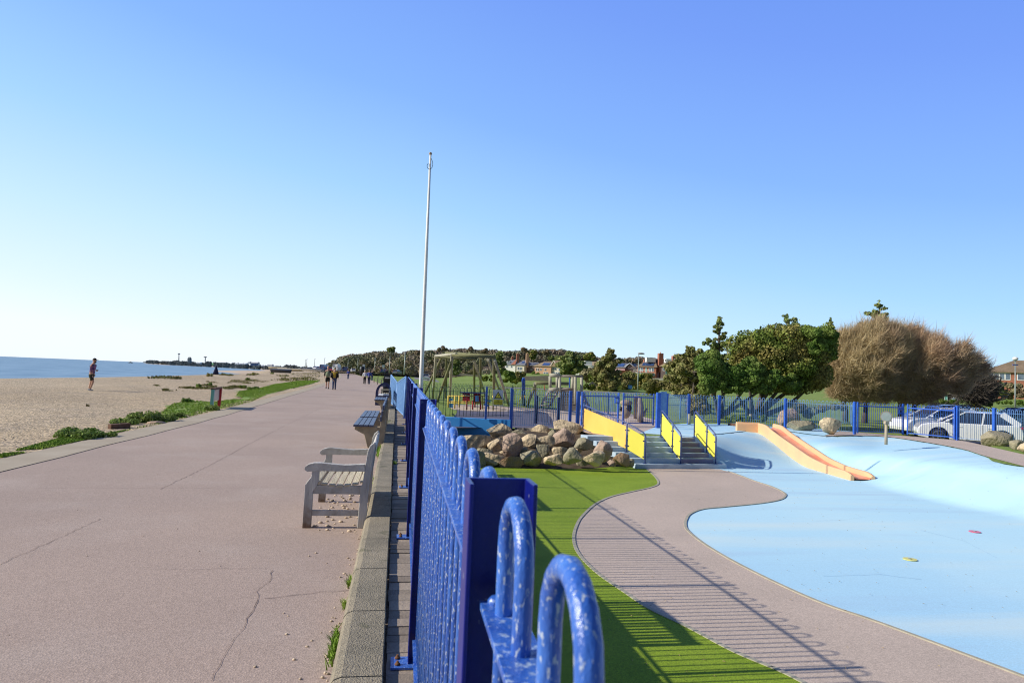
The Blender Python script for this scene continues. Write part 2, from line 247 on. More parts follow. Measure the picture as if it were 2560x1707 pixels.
# ---------------------------------------------------------------- mesh helpers
class MB:
    def __init__(s): s.v = []; s.f = []; s.sm = []
    def poly(s, pts):
        n = len(s.v); s.v += [tuple(p) for p in pts]; s.f.append(tuple(range(n, n+len(pts)))); s.sm.append(False); return s
    def grid(s, rows, close=False, smooth=True):
        n = len(s.v); w = len(rows[0])
        for r in rows: s.v += [tuple(p) for p in r]
        for i in range(len(rows)-1):
            for j in range(w if close else w-1):
                a = n+i*w+j; b = n+i*w+(j+1) % w; s.f.append((a, b, b+w, a+w)); s.sm.append(smooth)
        return s
    def box(s, c, size, rot=None, taper=1.):
        c = Vector(c); hx, hy, hz = [q/2 for q in size]; n = len(s.v)
        for z in (-1, 1):
            k = taper if z > 0 else 1
            for x, y in ((-1,-1),(1,-1),(1,1),(-1,1)):
                p = Vector((x*hx*k, y*hy*k, z*hz))
                if rot: p = rot @ p
                s.v.append(tuple(c+p))
        for f in ((3,2,1,0),(4,5,6,7),(0,1,5,4),(1,2,6,5),(2,3,7,6),(3,0,4,7)): s.f.append(tuple(n+i for i in f)); s.sm.append(False)
        return s
    def bar(s, a, b, w, h, upv=(0,0,1)):
        a = Vector(a); b = Vector(b); d = (b-a); L = d.length; d.normalize()
        x = d.cross(Vector(upv));
        if x.length < 1e-4: x = d.cross(Vector((0,1,0)))
        x.normalize(); z = x.cross(d)
        rot = Matrix((x, d, z)).transposed()
        return s.box((a+b)/2, (w, L, h), rot)
    def tube(s, pts, r, n=8, cap=True, smooth=True):
        pts = [Vector(p) for p in pts]; rs = r if isinstance(r, (list, tuple)) else [r]*len(pts)
        d0 = (pts[1]-pts[0]).normalized(); u = d0.cross(Vector((0,0,1)))
        if u.length < .05: u = d0.cross(Vector((0,1,0)))
        u.normalize(); rows = []
        for i, p in enumerate(pts):
            d = (pts[min(i+1, len(pts)-1)]-pts[max(i-1, 0)]).normalized()
            u = (u-d*u.dot(d)).normalized(); w = d.cross(u)
            rows.append([p+(u*math.cos(2*PI*k/n)+w*math.sin(2*PI*k/n))*rs[i] for k in range(n)])
        b = len(s.v); s.grid(rows, True, smooth)
        if cap:
            s.f.append(tuple(b+n-1-k for k in range(n))); s.sm.append(False)
            e = b+(len(pts)-1)*n; s.f.append(tuple(e+k for k in range(n))); s.sm.append(False)
        return s
    def prism(s, prof, axis, a, b):
        """profile of 2-D points extruded along axis from a to b"""
        def P(q, t): return {'x': (t, q[0], q[1]), 'y': (q[0], t, q[1]), 'z': (q[0], q[1], t)}[axis]
        n = len(s.v); k = len(prof)
        s.v += [P(q, a) for q in prof]+[P(q, b) for q in prof]
        for i in range(k): s.f.append((n+i, n+(i+1) % k, n+k+(i+1) % k, n+k+i)); s.sm.append(False)
        for tri in tessellate_polygon([[Vector((q[0], q[1], 0)) for q in prof]]):
            s.f.append(tuple(n+i for i in tri)); s.sm.append(False); s.f.append(tuple(n+k+i for i in reversed(tri))); s.sm.append(False)
        return s
    def flat(s, pts, z):
        n = len(s.v); s.v += [(p[0], p[1], z if z is not None else p[2]) for p in pts]
        for tri in tessellate_polygon([[Vector((p[0], p[1], 0)) for p in pts]]): s.f.append(tuple(n+i for i in tri)); s.sm.append(False)
        return s
    def ball(s, c, r, seg=10, rings=6):
        c = Vector(c); r = (r, r, r) if not isinstance(r, (tuple, list)) else r
        return s.grid([[c+Vector((r[0]*math.sin(PI*i/rings)*math.cos(2*PI*j/seg), r[1]*math.sin(PI*i/rings)*math.sin(2*PI*j/seg), -r[2]*math.cos(PI*i/rings))) for j in range(seg)] for i in range(rings+1)], True)
    def disc(s, c, r, n=20, axis='z'):
        c = Vector(c); pts = []
        for k in range(n):
            a = 2*PI*k/n; u, w = r*math.cos(a), r*math.sin(a)
            pts.append(c+Vector({'z': (u, w, 0), 'y': (u, 0, w), 'x': (0, u, w)}[axis]))
        return s.poly(pts)
def mesh_obj(name, v, f, m, parent=None, smooth=None, bevel=0, wn=True):
    me = bpy.data.meshes.new(name)
    if parent is not None:
        v = (np.asarray(v, dtype=float)-np.array(parent['org'])).tolist()
    me.from_pydata(v, [], f); me.update()
    if m: me.materials.append(m)
    if smooth is not None:
        if isinstance(smooth, bool): me.polygons.foreach_set('use_smooth', [smooth]*len(f))
        else: me.polygons.foreach_set('use_smooth', smooth)
    o = bpy.data.objects.new(name, me); col.objects.link(o)
    if parent is not None:
        o.parent = parent
        o['org'] = list(parent['org'])
    if bevel:
        b = o.modifiers.new('bevel', 'BEVEL'); b.width = bevel; b.segments = 2; b.limit_method = 'ANGLE'
    return o
def P(name, mb, m, parent=None, bevel=0, label=None):
    o = mesh_obj(name, mb.v, mb.f, m, parent, mb.sm, bevel)
    bm = bmesh.new(); bm.from_mesh(o.data); bmesh.ops.recalc_face_normals(bm, faces=bm.faces); bm.to_mesh(o.data); bm.free()
    if label: o['label'] = label
    return o
def tag(o, label, cat, group=None, kind=None):
    o['label'] = label; o['category'] = cat
    if group: o['group'] = group
    if kind: o['kind'] = kind
    return o
def T(name, label, cat, loc=(0,0,0), group=None, local=False):
    """an Empty at the base of a thing; its parts are given in world metres unless local"""
    o = bpy.data.objects.new(name, None); col.objects.link(o); o.location = loc; o.empty_display_size = .2
    o['org'] = [0., 0., 0.] if local else [float(q) for q in loc]
    return tag(o, label, cat, group)
def S(name, mb, m):
    o = P(name, mb, m); o['kind'] = 'structure'; return o
def dup(root, loc=None, rotz=None, label=None, group=None):
    r = root.copy(); col.objects.link(r)
    if loc is not None: r.location = loc
    if rotz is not None: r.rotation_euler = (0, 0, rotz)
    if label: r['label'] = label
    if group: r['group'] = group
    for ch in list(root.children):
        c = ch.copy(); col.objects.link(c); c.parent = r
        for g in ch.children:
            d = g.copy(); col.objects.link(d); d.parent = c
    return r
def leaves(centres, radii, n, size, seed, shell=.55, flat=1., aspect=1.):
    """n small leaf-clump quads spread through ellipsoids; returns verts, faces"""
    g = np.random.default_rng(seed); C = np.asarray(centres, float); Rr = np.asarray(radii, float)
    if Rr.ndim == 1: Rr = np.repeat(Rr[:, None], 3, 1)
    vol = Rr[:, 0]*Rr[:, 1]+Rr[:, 0]*Rr[:, 2]; idx = g.choice(len(C), n, p=vol/vol.sum())
    d = g.normal(size=(n, 3)); d /= np.linalg.norm(d, axis=1)[:, None]
    rad = shell+(1-shell)*g.random(n)**.6*1.05
    c = C[idx]+d*Rr[idx]*rad[:, None]
    nrm = d+g.normal(scale=.65, size=(n, 3)); nrm /= np.linalg.norm(nrm, axis=1)[:, None]
    a = np.cross(nrm, g.normal(size=(n, 3))); a /= np.linalg.norm(a, axis=1)[:, None]; b = np.cross(nrm, a)
    sz = size*(.55+.9*g.random(n)); a *= sz[:, None]*.5; b *= sz[:, None]*.5*aspect
    v = np.stack([c-a, c-b*.6, c+a, c+b*.6], 1)
    return v.reshape(-1, 3), np.arange(4*n).reshape(-1, 4)
def foliage(name, centres, radii, n, size, seed, m, parent=None, shell=.55, aspect=1.4):
    v, f = leaves(centres, radii, n, size, seed, shell, aspect=aspect)
    return mesh_obj(name, v.tolist(), f.tolist(), m, parent)
def sub(o, v):  # small helper: point in the thing's world frame
    return Vector(v)

# ================================================================ GROUND
def ss(t): t = min(1., max(0., t)); return t*t*(3-2*t)
def pline(pts, n):
    """Catmull-Rom through points"""
    out = []; q = [pts[0]*2-pts[1]]+pts+[pts[-1]*2-pts[-2]]
    for i in range(1, len(q)-2):
        for k in range(n):
            t = k/n; a, b, c, d = q[i-1:i+3]
            out.append(.5*((2*b)+(c-a)*t+(2*a-5*b+4*c-d)*t*t+(3*b-a-3*c+d)*t**3))
    out.append(pts[-1]); return out
XW = .38                                            # outer face of the wall under the promenade fence
LOUT = [Vector((-5.9,-4,0)), Vector((-5.9,12,0)), Vector((-5.92,22.4,0)), Vector((-6.6,42,0)), Vector((-7.3,62,0)), Vector((-9.6,105,0)), Vector((-14.5,180,0)), Vector((-27,330,0))]
LIN = [p+Vector((.66,0,0)) for p in LOUT]
RIN = [Vector((-.24,-4,0)), Vector((-.24,40,0)), Vector((-.5,62,0)), Vector((-3.2,105,0)), Vector((-8.5,180,0)), Vector((-20,330,0))]
sea = MB().poly([(-9000,-400,-2.6),(4000,-400,-2.6),(4000,14000,-2.6),(-9000,14000,-2.6)])
S('sea', sea, M['sea'])
# --- beach: near shingle, then the bay curving round to the point
shore = [at(0,947,-.1)*1., at(250,944,-.1), at(400,941,-.1), at(538,936.5,-.1), Vector((-33,180,-.1))]
sh = [Vector((-27,-40,0)), Vector((-28,40,0))]+[Vector((p.x-.6,p.y,0)) for p in shore]+[Vector((-52,300,0)), Vector((-100,480,0))]
far_w = [at(693,929.7,-2.6), at(641,922.8,-2.6), at(538,917.6,-2.6), at(470,914.5,-2.6), at(400,911.5,-2.6), at(362,908.6,-2.6)]
bm_b = MB(); rows = []
LO = pline(LOUT, 6)
def lx(y):
    for a, b in zip(LO, LO[1:]):
        if a.y <= y <= b.y: return a.x+(b.x-a.x)*(y-a.y)/(b.y-a.y)
    return LO[-1].x if y > LO[-1].y else LO[0].x
def shx(y):
    for a, b in zip(sh, sh[1:]):
        if a.y <= y <= b.y: return a.x+(b.x-a.x)*(y-a.y)/(b.y-a.y)
    return sh[-1].x
gn = np.random.default_rng(3)
ys = list(np.concatenate([np.arange(-6, 60, 1.2), np.arange(60, 200, 5), np.arange(200, 340, 20)]))
for y in ys:
    a = lx(y)+.05; b = shx(y); r = []
    for k in range(41):
        t = k/40; x = a+(b-a)*t
        z = -.10*ss(t*8)+.06*math.sin(x*.7+y*.23)*math.sin(y*.31+x*.2)*ss(t*6)*(1-ss((t-.7)*3))
        r.append((x, y, z))
    r += [(b-2, y, -.45), (b-6, y, -1.4), (b-14, y, -3.0)]
    rows.append(r)
bm_b.grid(rows)
S('shingle_beach', bm_b, M['shingle'])
fb = MB(); inner = [Vector((-33,330,-.3)), Vector((-70,520,-.3))]+[Vector((p.x*1.02+22, p.y*1.0+60, -.3)) for p in far_w]
fw = [Vector((-60,330,-3)), Vector((-118,470,-3))]+far_w+[far_w[-1]+Vector((-25,60,0))]
fb.grid([[(p.x-3, p.y, -2.9) for p in fw], [(p.x+4, p.y, -2.0) for p in fw], [(p.x+16, p.y+30, -1.2) for p in fw], [(p.x+400, p.y+1200, -.6) for p in fw]])
far_tip = fw[-1]
S('far_beach', fb, M['sand'])
# --- promenade
prom = MB(); n = 40; A = pline(LIN, 8); B_ = []
def rx(y):
    for a, b in zip(RINs, RINs[1:]):
        if a.y <= y <= b.y: return a.x+(b.x-a.x)*(y-a.y)/(b.y-a.y)
    return RINs[-1].x
RINs = pline(RIN, 6)
prom.grid([[(p.x+(rx(p.y)-p.x)*k/6, p.y, .0) for k in range(7)] for p in A])
S('promenade', prom, M['prom'])
eg = MB(); eg.grid([[(p.x, p.y, -.25), (p.x+.01, p.y, .008), (p.x+.68+.02*math.sin(p.y*1.7), p.y, .008)] for p in pline(LOUT, 14)], smooth=False)
S('promenade_edge_strip', eg, M['edge'])
def cracks(lines):
    mb = MB()
    for pts, w in lines:
        q = [at(x, y, .004) for x, y in pts]; q2 = []
        for a, b in zip(q, q[1:]):
            m_ = max(2, int((b-a).length/.07))
            for k in range(m_): q2.append(a.lerp(b, k/m_)+Vector((rnd.uniform(-1,1), rnd.uniform(-1,1), 0))*.012)
        q2.append(q[-1])
        d = (q[-1]-q[0]).normalized(); s_ = Vector((-d.y, d.x, 0))
        mb.grid([[p-s_*w*rnd.uniform(.2,.7), p+s_*w*rnd.uniform(.2,.7)] for p in q2], smooth=False)
    return mb
S('promenade_cracks', cracks([
    ([(663,1493),(700,1490),(760,1484),(800,1478),(860,1476),(880,1472)], .006),
    ([(679,1425),(676,1445),(645,1477),(640,1505),(620,1545),(590,1595),(560,1645),(530,1700)], .0042),
    ([(385,1422),(500,1421),(600,1419),(672,1420)], .0025),
    ([(0,1408),(60,1382),(160,1338),(250,1296)], .0045), ([(400,1222),(520,1165),(640,1100),(760,1040),(800,1020)], .006),
    ([(0,1218),(200,1220),(500,1219),(760,1218)], .004), ([(540,1054),(700,1057),(860,1062)], .010), ([(640,1060),(700,1050)], .01)]), M['crack'])
# --- kerb stones
kb = MB(); y = -3.
while y < 40:
    L = .914; j = rnd.uniform(-.004,.004)
    kb.prism([(-.245+j,-.2),(-.245+j,.075),(-.225+j,.105),(-.19+j,.118),(0+j,.118),(.006+j,.108),(.006+j,-.2)], 'y', y+.006, y+L-.006); y += L
S('kerb', kb, M['concrete'])
yv = 40
kb2 = MB(); kb2.grid([[(rx(y)-.0, y, -.1), (rx(y), y, .06), (rx(y)+.18, y, .06), (rx(y)+.18, y, -.1)] for y in (40,50,62,80,105,140,180,240,320)], smooth=False)
S('far_kerb', kb2, M['concrete'])
# --- brick strip beside the kerb
bs = MB(); y = -2.
bs.box((.19, 12, -.03), (.37, 34, .13))
while y < 29:
    w = rnd.uniform(.10,.19); z = .048+rnd.uniform(-.006,.006)
    bs.box((.195, y+w/2, z), (.355+rnd.uniform(-.015,.005), w-.004, .04)); y += w
S('paver_strip', bs, M['brick'])
rw = MB(); rw.prism([(.30,-1.5),(.30,.03),(.38,.03),(.38,-1.5)], 'y', -4, 25.9)
tag(P('retaining_wall', rw, M['concrete']), 'grey concrete retaining wall dropping from the promenade fence to the green turf', 'wall')

# --- lower yard
W0 = at(1085,1048,0.); W1 = at(1276,1050,0.)
turf_e = [at(*p, ZG) for p in ((2200,1850),(2008,1707),(1836,1630),(1721,1569),(1625,1523),(1568,1485),(1491,1431),(1445,1382),(1434,1343),(1443.5,1309),(1459,1287),(1489,1260),(1527.5,1242),(1578.6,1229.6),(1629.6,1218),(1646,1208),(1637,1191),(1617,1173))]
rub_e = [at(*p, ZG) for p in ((1801.8,1173.5),(1833.7,1182.4),(1884.7,1201.5),(1930.6,1216.8),(1958.7,1230.9),(1963.8,1239.8),(1948.5,1250),(1897.4,1259),(1808,1267.9),(1757,1273),(1726.5,1284.4),(1716,1298),(1713.3,1312.7),(1721,1328),(1759,1358.6),(1835.8,1404.6),(1950.6,1462),(2065.4,1511.7),(2200,1557.6),(2560,1692),(2800,1790))]
TE = pline(turf_e, 5); RE = pline(rub_e, 5)
SL = at(1609,1172,ZG); SR = at(1801,1172,ZG)     # stairs, bottom front corners
sx = (SR-SL).normalized(); sy = Vector((-sx.y, sx.x, 0)); RISE = (UP-ZG)/6; RUN = .29
sheet = MB().flat([(.3,-6),(6,-6)]+[(p.x, p.y) for p in TE]+[(SL.x, SL.y+1.2),(SL.x-1,27),(.3,27)], ZG+.008)
S('turf_lawn', sheet, M['turf'])
pth = MB().flat([(3.5,-6),(9,-6)]+[(p.x, p.y) for p in reversed(RE)]+[(SR.x,SR.y+.4),(SL.x,SL.y+.4)]+[(p.x, p.y) for p in reversed(TE)], ZG+.004)
S('curved_path', pth, M['path'])
ed = MB()
for L_, w in ((TE, .055), (RE[3:], .05)):
    rows = []
    for i, p in enumerate(L_):
        d = (L_[min(i+1, len(L_)-1)]-L_[max(i-1, 0)]).normalized(); s_ = Vector((-d.y, d.x, 0))*w/2
        rows.append([p-s_+Vector((0,0,-.02)), p-s_+Vector((0,0,.018)), p+s_+Vector((0,0,.018)), p+s_+Vector((0,0,-.02))])
    ed.grid(rows, smooth=False)
S('path_edging', ed, M['edging'])
# rim of the bowl
crest = [SR+sy*2.15+sx*.35, at(1800,1084,UP), at(1860,1078,UP), at(1918,1074,UP), at(1965,1077,UP), at(2060,1089,UP), at(2159,1089,UP), at(2221,1092,UP), at(2312,1105,UP), at(2404,1122,UP), at(2462,1140,UP), at(2560,1166,UP), Vector((20,11.5,UP)), Vector((25,4,UP)), Vector((26,-7,UP))]
CR = pline(crest, 5); crn = np.array([(p.x, p.y) for p in CR])
poly = [(c[0], c[1]) for c in crn]+[(0,-7),(0,22.2),(SR.x,SR.y+.3)]
def inside(x, y):
    c = False; j = len(poly)-1
    for i in range(len(poly)):
        xi, yi = poly[i]; xj, yj = poly[j]
        if (yi > y) != (yj > y) and x < (xj-xi)*(y-yi)/(yj-yi)+xi: c = not c
        j = i
    return c
def hz(x, y):
    if x < SR.x-.2: return ZG
    dd = np.hypot(crn[:,0]-x, crn[:,1]-y); i = int(dd.argmin()); d = float(dd[i])
    L = 2.3+1.5*ss((x-12)/3.5)+6.*ss((x-15.6)/2.2)
    if not inside(x, y): return UP-.012-.7*ss((d-.25)/.8)
    q_ = ss((x-15.2)/2.5); return ZG+(UP-.012-ZG)*((1-q_)*(1-ss(d/L))+q_*(.15*(1-ss(d/L))+.85*max(0,1-d/L)**1.15))
M['seam'] = mat('rubber_seam', (.22,.38,.55), (.36,.5,.62), 6)
rub = MB(); xs = np.concatenate([np.arange(2.2, 11, .8), np.arange(11, 27.2, .25)]); yy = np.concatenate([np.arange(-7, 15, .7), np.arange(15, 31, .25)])
rub.grid([[(x, y, hz(x, y)-(.0 if x > 3 else 0)) for x in xs] for y in yy])
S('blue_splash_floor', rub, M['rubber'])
sm_ = MB()
for pts in ([(2225,1268),(2263,1246)], [(1984,1236),(2010,1240)], [(2040,1302),(2110,1300),(2170,1290)], [(1840,1330),(1900,1322)], [(2300,1325),(2410,1352),(2500,1398)], [(2060,1440),(2200,1436),(2330,1452)], [(1920,1100),(1950,1132),(1976,1166)], [(2330,1180),(2440,1215),(2520,1262)]):
    q = [at(x, y, ZG) for x, y in pts]; q2 = []
    for a, b in zip(q, q[1:]):
        m_ = max(2, int((b-a).length/.12))
        for k in range(m_): p = a.lerp(b, k/m_); q2.append(p+Vector((rnd.uniform(-1,1), rnd.uniform(-1,1), 0))*.012)
    q2 = [Vector((p.x, p.y, hz(p.x, p.y)+.006)) for p in q2]
    sm_.grid([[p+Vector((-.003,-.003,0)), p+Vector((.003,.003,0))] for p in q2], smooth=False)
S('floor_seams', sm_, M['seam'])
# upper level: polar sheet from the edge of the yard out to the horizon
edge = [Vector((-60,330,0)), Vector((-9,110,0)), Vector((-.2,40,0)), Vector((.32,26.2,0)), Vector((W0.x,25.9,0)), Vector((W1.x,W1.y+.25,0)), at(1300,1072,UP), at(1441,1076,UP), at(1500,1086,UP), SL+sy*1.5, SR+sy*1.5]+CR
eth = np.array([math.atan2(p.x, p.y) for p in edge]); erd = np.array([math.hypot(p.x, p.y) for p in edge])
def gz(x, y):
    d = math.hypot(x, y); th = math.atan2(x, y)
    z = UP + 5.3*ss((d-150)/190)*ss((th-.05)/.12) + 1.6*ss((x-60)/50) + 12*ss((d-900)/1500)*ss((th+.3)/.2)
    z -= .33*ss((x-21)/3)*ss((y-23.5)/2.5)*ss((60-y)/10)
    w = ss((3.5-x)/3)*ss((y-28)/10)
    z = z*(1-w)+(-.06)*w if d < 200 else z
    return z
ths = np.unique(np.concatenate([np.arange(-.10, 0, .01), eth[(eth > -.10)], np.arange(0, 1.45, .012)])); ths.sort()
order = np.argsort(eth)
rows = []
for t in [0,.03,.07,.12,.2,.3,.45,.65,.9,1.2,1.6,2.1,2.7,3.4,4.2,5.2,6.5,8.5]:
    r = []
    for th in ths:
        r0 = float(np.interp(th, eth[order], erd[order])) if th > -.18 else 420
        rr = r0*math.exp(t) if t < 8 else 9000
        if th < -.18: rr = r0+ (rr-r0)
        x, y = rr*math.sin(th), rr*math.cos(th); r.append((x, y, gz(x, y)-(.0 if th > -.02 else .12)))
    rows.append(r)
S('grass_field', MB().grid(rows), M['field'])
def usheet(name, px, m, dz=.006, z=UP):
    q = [at(x, y, z) for x, y in px]
    return S(name, MB().flat([(p.x, p.y) for p in q], z+dz), m)
pl = [SR+sy*1.4+sx*.3]+CR[:26]+[at(*p, UP) for p in ((2101,1077),(2000,1070),(1963,1069),(1900,1064),(1800,1060),(1720,1059),(1655,1061))]+[at(1600,1083,UP)]
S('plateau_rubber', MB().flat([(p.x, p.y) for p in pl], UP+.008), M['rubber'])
usheet('landing_path', [(1470,1084),(1560,1090),(1600,1083),(1655,1063),(1660,1055),(1560,1030),(1360,1022),(1200,1012),(1100,1010),(1100,1070),(1276,1069),(1441,1072)], M['path'], .005)
usheet('navy_play_surface', [(1096,1019),(1180,1028),(1262,1029),(1340,1026),(1368,1033),(1380,1048),(1388,1070),(1276,1069),(1096,1070)], M['navyrubber'], .012)
usheet('sand_play_surface', [(1096,1013),(1180,1015),(1262,1021),(1263,1027),(1230,1029),(1160,1027),(1096,1019)], M['sand'], .018)
rimp = [at(*p, UP) for p in ((2060,1090),(2159,1089),(2221,1092),(2312,1105),(2404,1122),(2462,1140),(2560,1166),(2800,1230))]
up_ = [at(*p, UP) for p in ((2800,1180),(2558,1136),(2436,1108),(2400,1101),(2300,1093),(2200,1085),(2101,1078))]
S('gate_path', MB().flat([(p.x, p.y) for p in pline(rimp, 4)+up_], UP+.012), M['path'])
usheet('road', [(1036,942.5),(1100,949),(1175,958.5),(1262,966),(1360,972),(1500,978),(2600,1010),(2600,1016),(1500,981.5),(1360,974.5),(1262,970),(1175,964),(1100,956),(1036,947.5)], M['road'], .02)
usheet('car_park', [(2275,1104),(2300,1062),(2440,1044),(2560,1042),(3000,1057),(3000,1170),(2560,1130),(2420,1116)], M['carpark'], .03, UP-.33)
# bank under the boulders
bk = MB(); b0 = [Vector((2.2,20.4,0)), Vector((4,20.2,0)), Vector((6,20.3,0)), SL+Vector((-.3,.2,0))]
b1 = [Vector((W0.x,25.6,0)), Vector((W1.x,W1.y-.1,0)), at(1340,1072,UP), SL+sy*2.2+Vector((-1.2,0,0))]
q0, q1 = pline(b0, 5), pline(b1, 5)
bk.grid([[(a.x+(b.x-a.x)*t, a.y+(b.y-a.y)*t, (ZG-.1)+(UP-ZG+.08)*ss(t*1.15)*(.35+.65*ss((a.x-2)/2.5))) for a, b in zip(q0, q1)] for t in [k/12 for k in range(13)]])
S('boulder_bank', bk, M['soil'])

# ================================================================ WALLS, STAIRS, FENCES
bw = MB(); a, b = Vector((.38,25.6,0)), W1.copy(); a.z = b.z = 0
d = (b-a).normalized(); nn = Vector((-d.y, d.x, 0))
bw.poly([a+Vector((0,0,-1.3)), b+Vector((0,0,-1.3)), b, a]); bw.poly([a, b, b+nn*.28, a+nn*.28]); bw.poly([b+Vector((0,0,-1.3)), b+nn*.28+Vector((0,0,-1.3)), b+nn*.28, b]); bw.poly([a+nn*.28, b+nn*.28, b+nn*.28+Vector((0,0,-1.3)), a+nn*.28+Vector((0,0,-1.3))])
tag(P('painted_wall', bw, M['wallblue']), 'bright blue painted wall behind the boulders, below the playground railing', 'wall')
st = T('stairs', 'wide blue and purple steps with three yellow panelled rails between boulders and slope', 'stairs', tuple(SL))
stb = MB(); tr2 = MB()
for k in range(6):
    f = sy*RUN*(k); lft = sx*(-.22*k-(.3 if k else .25)); right = SR+sx*(.12 if k else .25)
    z0, z1 = ZG+RISE*k-.02, ZG+RISE*(k+1)
    p0 = SL+f+lft; p1 = right+f; p2 = right+sy*(RUN*5+.6); p3 = SL+lft+sy*(RUN*5+.6)
    n0 = len(stb.v)
    for z in (z0, z1):
        for p in (p0, p1, p2, p3): stb.v.append((p.x, p.y, z-(.004 if k == 5 and z == z1 else 0)))
    for q in ((3,2,1,0),(4,5,6,7),(0,1,5,4),(1,2,6,5),(2,3,7,6),(3,0,4,7)): stb.f.append(tuple(n0+i for i in q)); stb.sm.append(False)
    if k:
        m0 = SL.lerp(SR, .53); m1 = SL.lerp(SR, .97)     # purple lane
        e = -sy*.004
        tr2.poly([m0+f+e+Vector((0,0,z0+.02)), m1+f+e+Vector((0,0,z0+.02)), m1+f+e+Vector((0,0,z1-.012)), m0+f+e+Vector((0,0,z1-.012))])
        tr2.v[-4:] = [(v[0], v[1], z) for v, z in zip(tr2.v[-4:], (z0+.02, z0+.02, z1-.012, z1-.012))]
P('flight', stb, M['stepblue'], st, bevel=.018); P('purple_riser_paint', tr2, M['steppurple'], st)
def arc(c, r, a0, a1, u, w, n=8): return [c+u*r*math.cos(a0+(a1-a0)*k/n)+w*r*math.sin(a0+(a1-a0)*k/n) for k in range(n+1)]
def handrail(posts, label, mats, tops=.98, key='handrail'):
    """posts: feet from top to bottom; one leaning panel between each pair"""
    t = T(key, label, 'handrail', tuple(posts[0]), 'panelled handrails on the steps')
    zz = Vector((0,0,1)); tp = [p+zz*tops for p in posts]; d0 = (tp[1]-tp[0]).normalized(); d1 = (tp[-1]-tp[-2]).normalized()
    rail = [posts[0], tp[0]-zz*.12, tp[0]-zz*.05+d0*.02, tp[0]+d0*.10]+tp[1:-1]+[tp[-1]-d1*.10, tp[-1]-zz*.05-d1*.02, tp[-1]-zz*.12, posts[-1]]
    P('rail', MB().tube(rail, .024, 8), M['palefence'] if 0 else M['bluemetal2'], t)
    for p in posts[1:-1]: P('post', MB().tube([p, p+zz*tops], .022, 8), M['bluemetal2'], t)
    for i, (a, b) in enumerate(zip(posts, posts[1:])):
        h = (b-a); h.z = 0; L = h.length; u = h.normalized()
        ia, ib = a+(b-a)*(.05/L), b+(a-b)*(.05/L); nv = Vector((-u.y, u.x, 0))*.006
        pb = MB(); q = [ia+zz*.12, ib+zz*.12, ib+zz*(tops-.12), ia+zz*(tops-.12)]
        pb.v = [tuple(p-nv) for p in q]+[tuple(p+nv) for p in q]; pb.f = [(0,1,2,3),(7,6,5,4),(0,4,5,1),(1,5,6,2),(2,6,7,3),(3,7,4,0)]; pb.sm = [False]*6
        P('panel', pb, mats[i], t)
        for p, s_ in ((a, 1), (b, -1)):
            for zc in (.22, tops-.24): cl = MB(); cl.box(p+u*s_*.045+zz*zc, (.09,.03,.035), Matrix.Rotation(math.atan2(u.y, u.x), 3, 'Z')); P('panel_clip', cl, M['navy'], t)
    for p in posts: P('foot_plate', MB().box(p+zz*.006, (.13,.10,.012)), M['bluemetal2'], t)
    return t
M['bluemetal2'] = mat('slate_blue_metal', (.055,.085,.24), (.075,.11,.29), 6, .45, spec=.5)
def stp(k, s, fr=.55):
    """a point on tread k (0 = plinth) at s metres from the left front corner"""
    return Vector((SL.x, SL.y, 0))+sx*s+sy*(RUN*(k+fr))+Vector((0,0,ZG+RISE*(k+1)))
WST = (SR-SL).length
handrail([at(1457,1078,UP), stp(2,-.30,.35), stp(0,.12,.5)], 'left handrail of the steps beside the boulders, one amber and one yellow panel', [M['orangep'], M['yellow']])
handrail([stp(5,WST*.50,.2), stp(2,WST*.50,.4), stp(0,WST*.50,.5)], 'middle handrail dividing the blue and the purple steps, two yellow panels', [M['yellow'], M['yellow']])
handrail([stp(5,WST*.965,.2), stp(2,WST*.965,.4), stp(0,WST*.965,.5)], 'right handrail of the steps with two yellow panels, beside the blue slope', [M['yellow'], M['yellow']])

# ---- bow-top fences
def hoop_mesh(w, zt, z0, r, n=8, seg=8):
    """one bow-top picket pair standing in the XZ plane, centred on x = 0"""
    rr = w/2; pts = [Vector((-rr,0,z0)), Vector((-rr,0,zt-rr-.01))]+[Vector((-rr*math.cos(PI*k/seg), 0, zt-rr+rr*math.sin(PI*k/seg))) for k in range(seg+1)]+[Vector((rr,0,zt-rr-.01)), Vector((rr,0,z0))]
    mb = MB().tube(pts, r, n); me = bpy.data.meshes.new('hoop'); me.from_pydata(mb.v, [], mb.f); me.polygons.foreach_set('use_smooth', mb.sm)
    return me
HOOPS = {}
def hoop(par, p, ang, w, zt, z0, r, m, n, name='hoop'):
    key = (w, zt, z0, r, m.name, n)
    if key not in HOOPS: HOOPS[key] = hoop_mesh(w, zt, z0, r, n, 8 if n > 6 else 6); HOOPS[key].materials.append(m)
    o = bpy.data.objects.new(name, HOOPS[key]); col.objects.link(o); o.parent = par; o.location = Vector(p)-Vector(par['org']); o.rotation_euler = (0,0,ang); return o
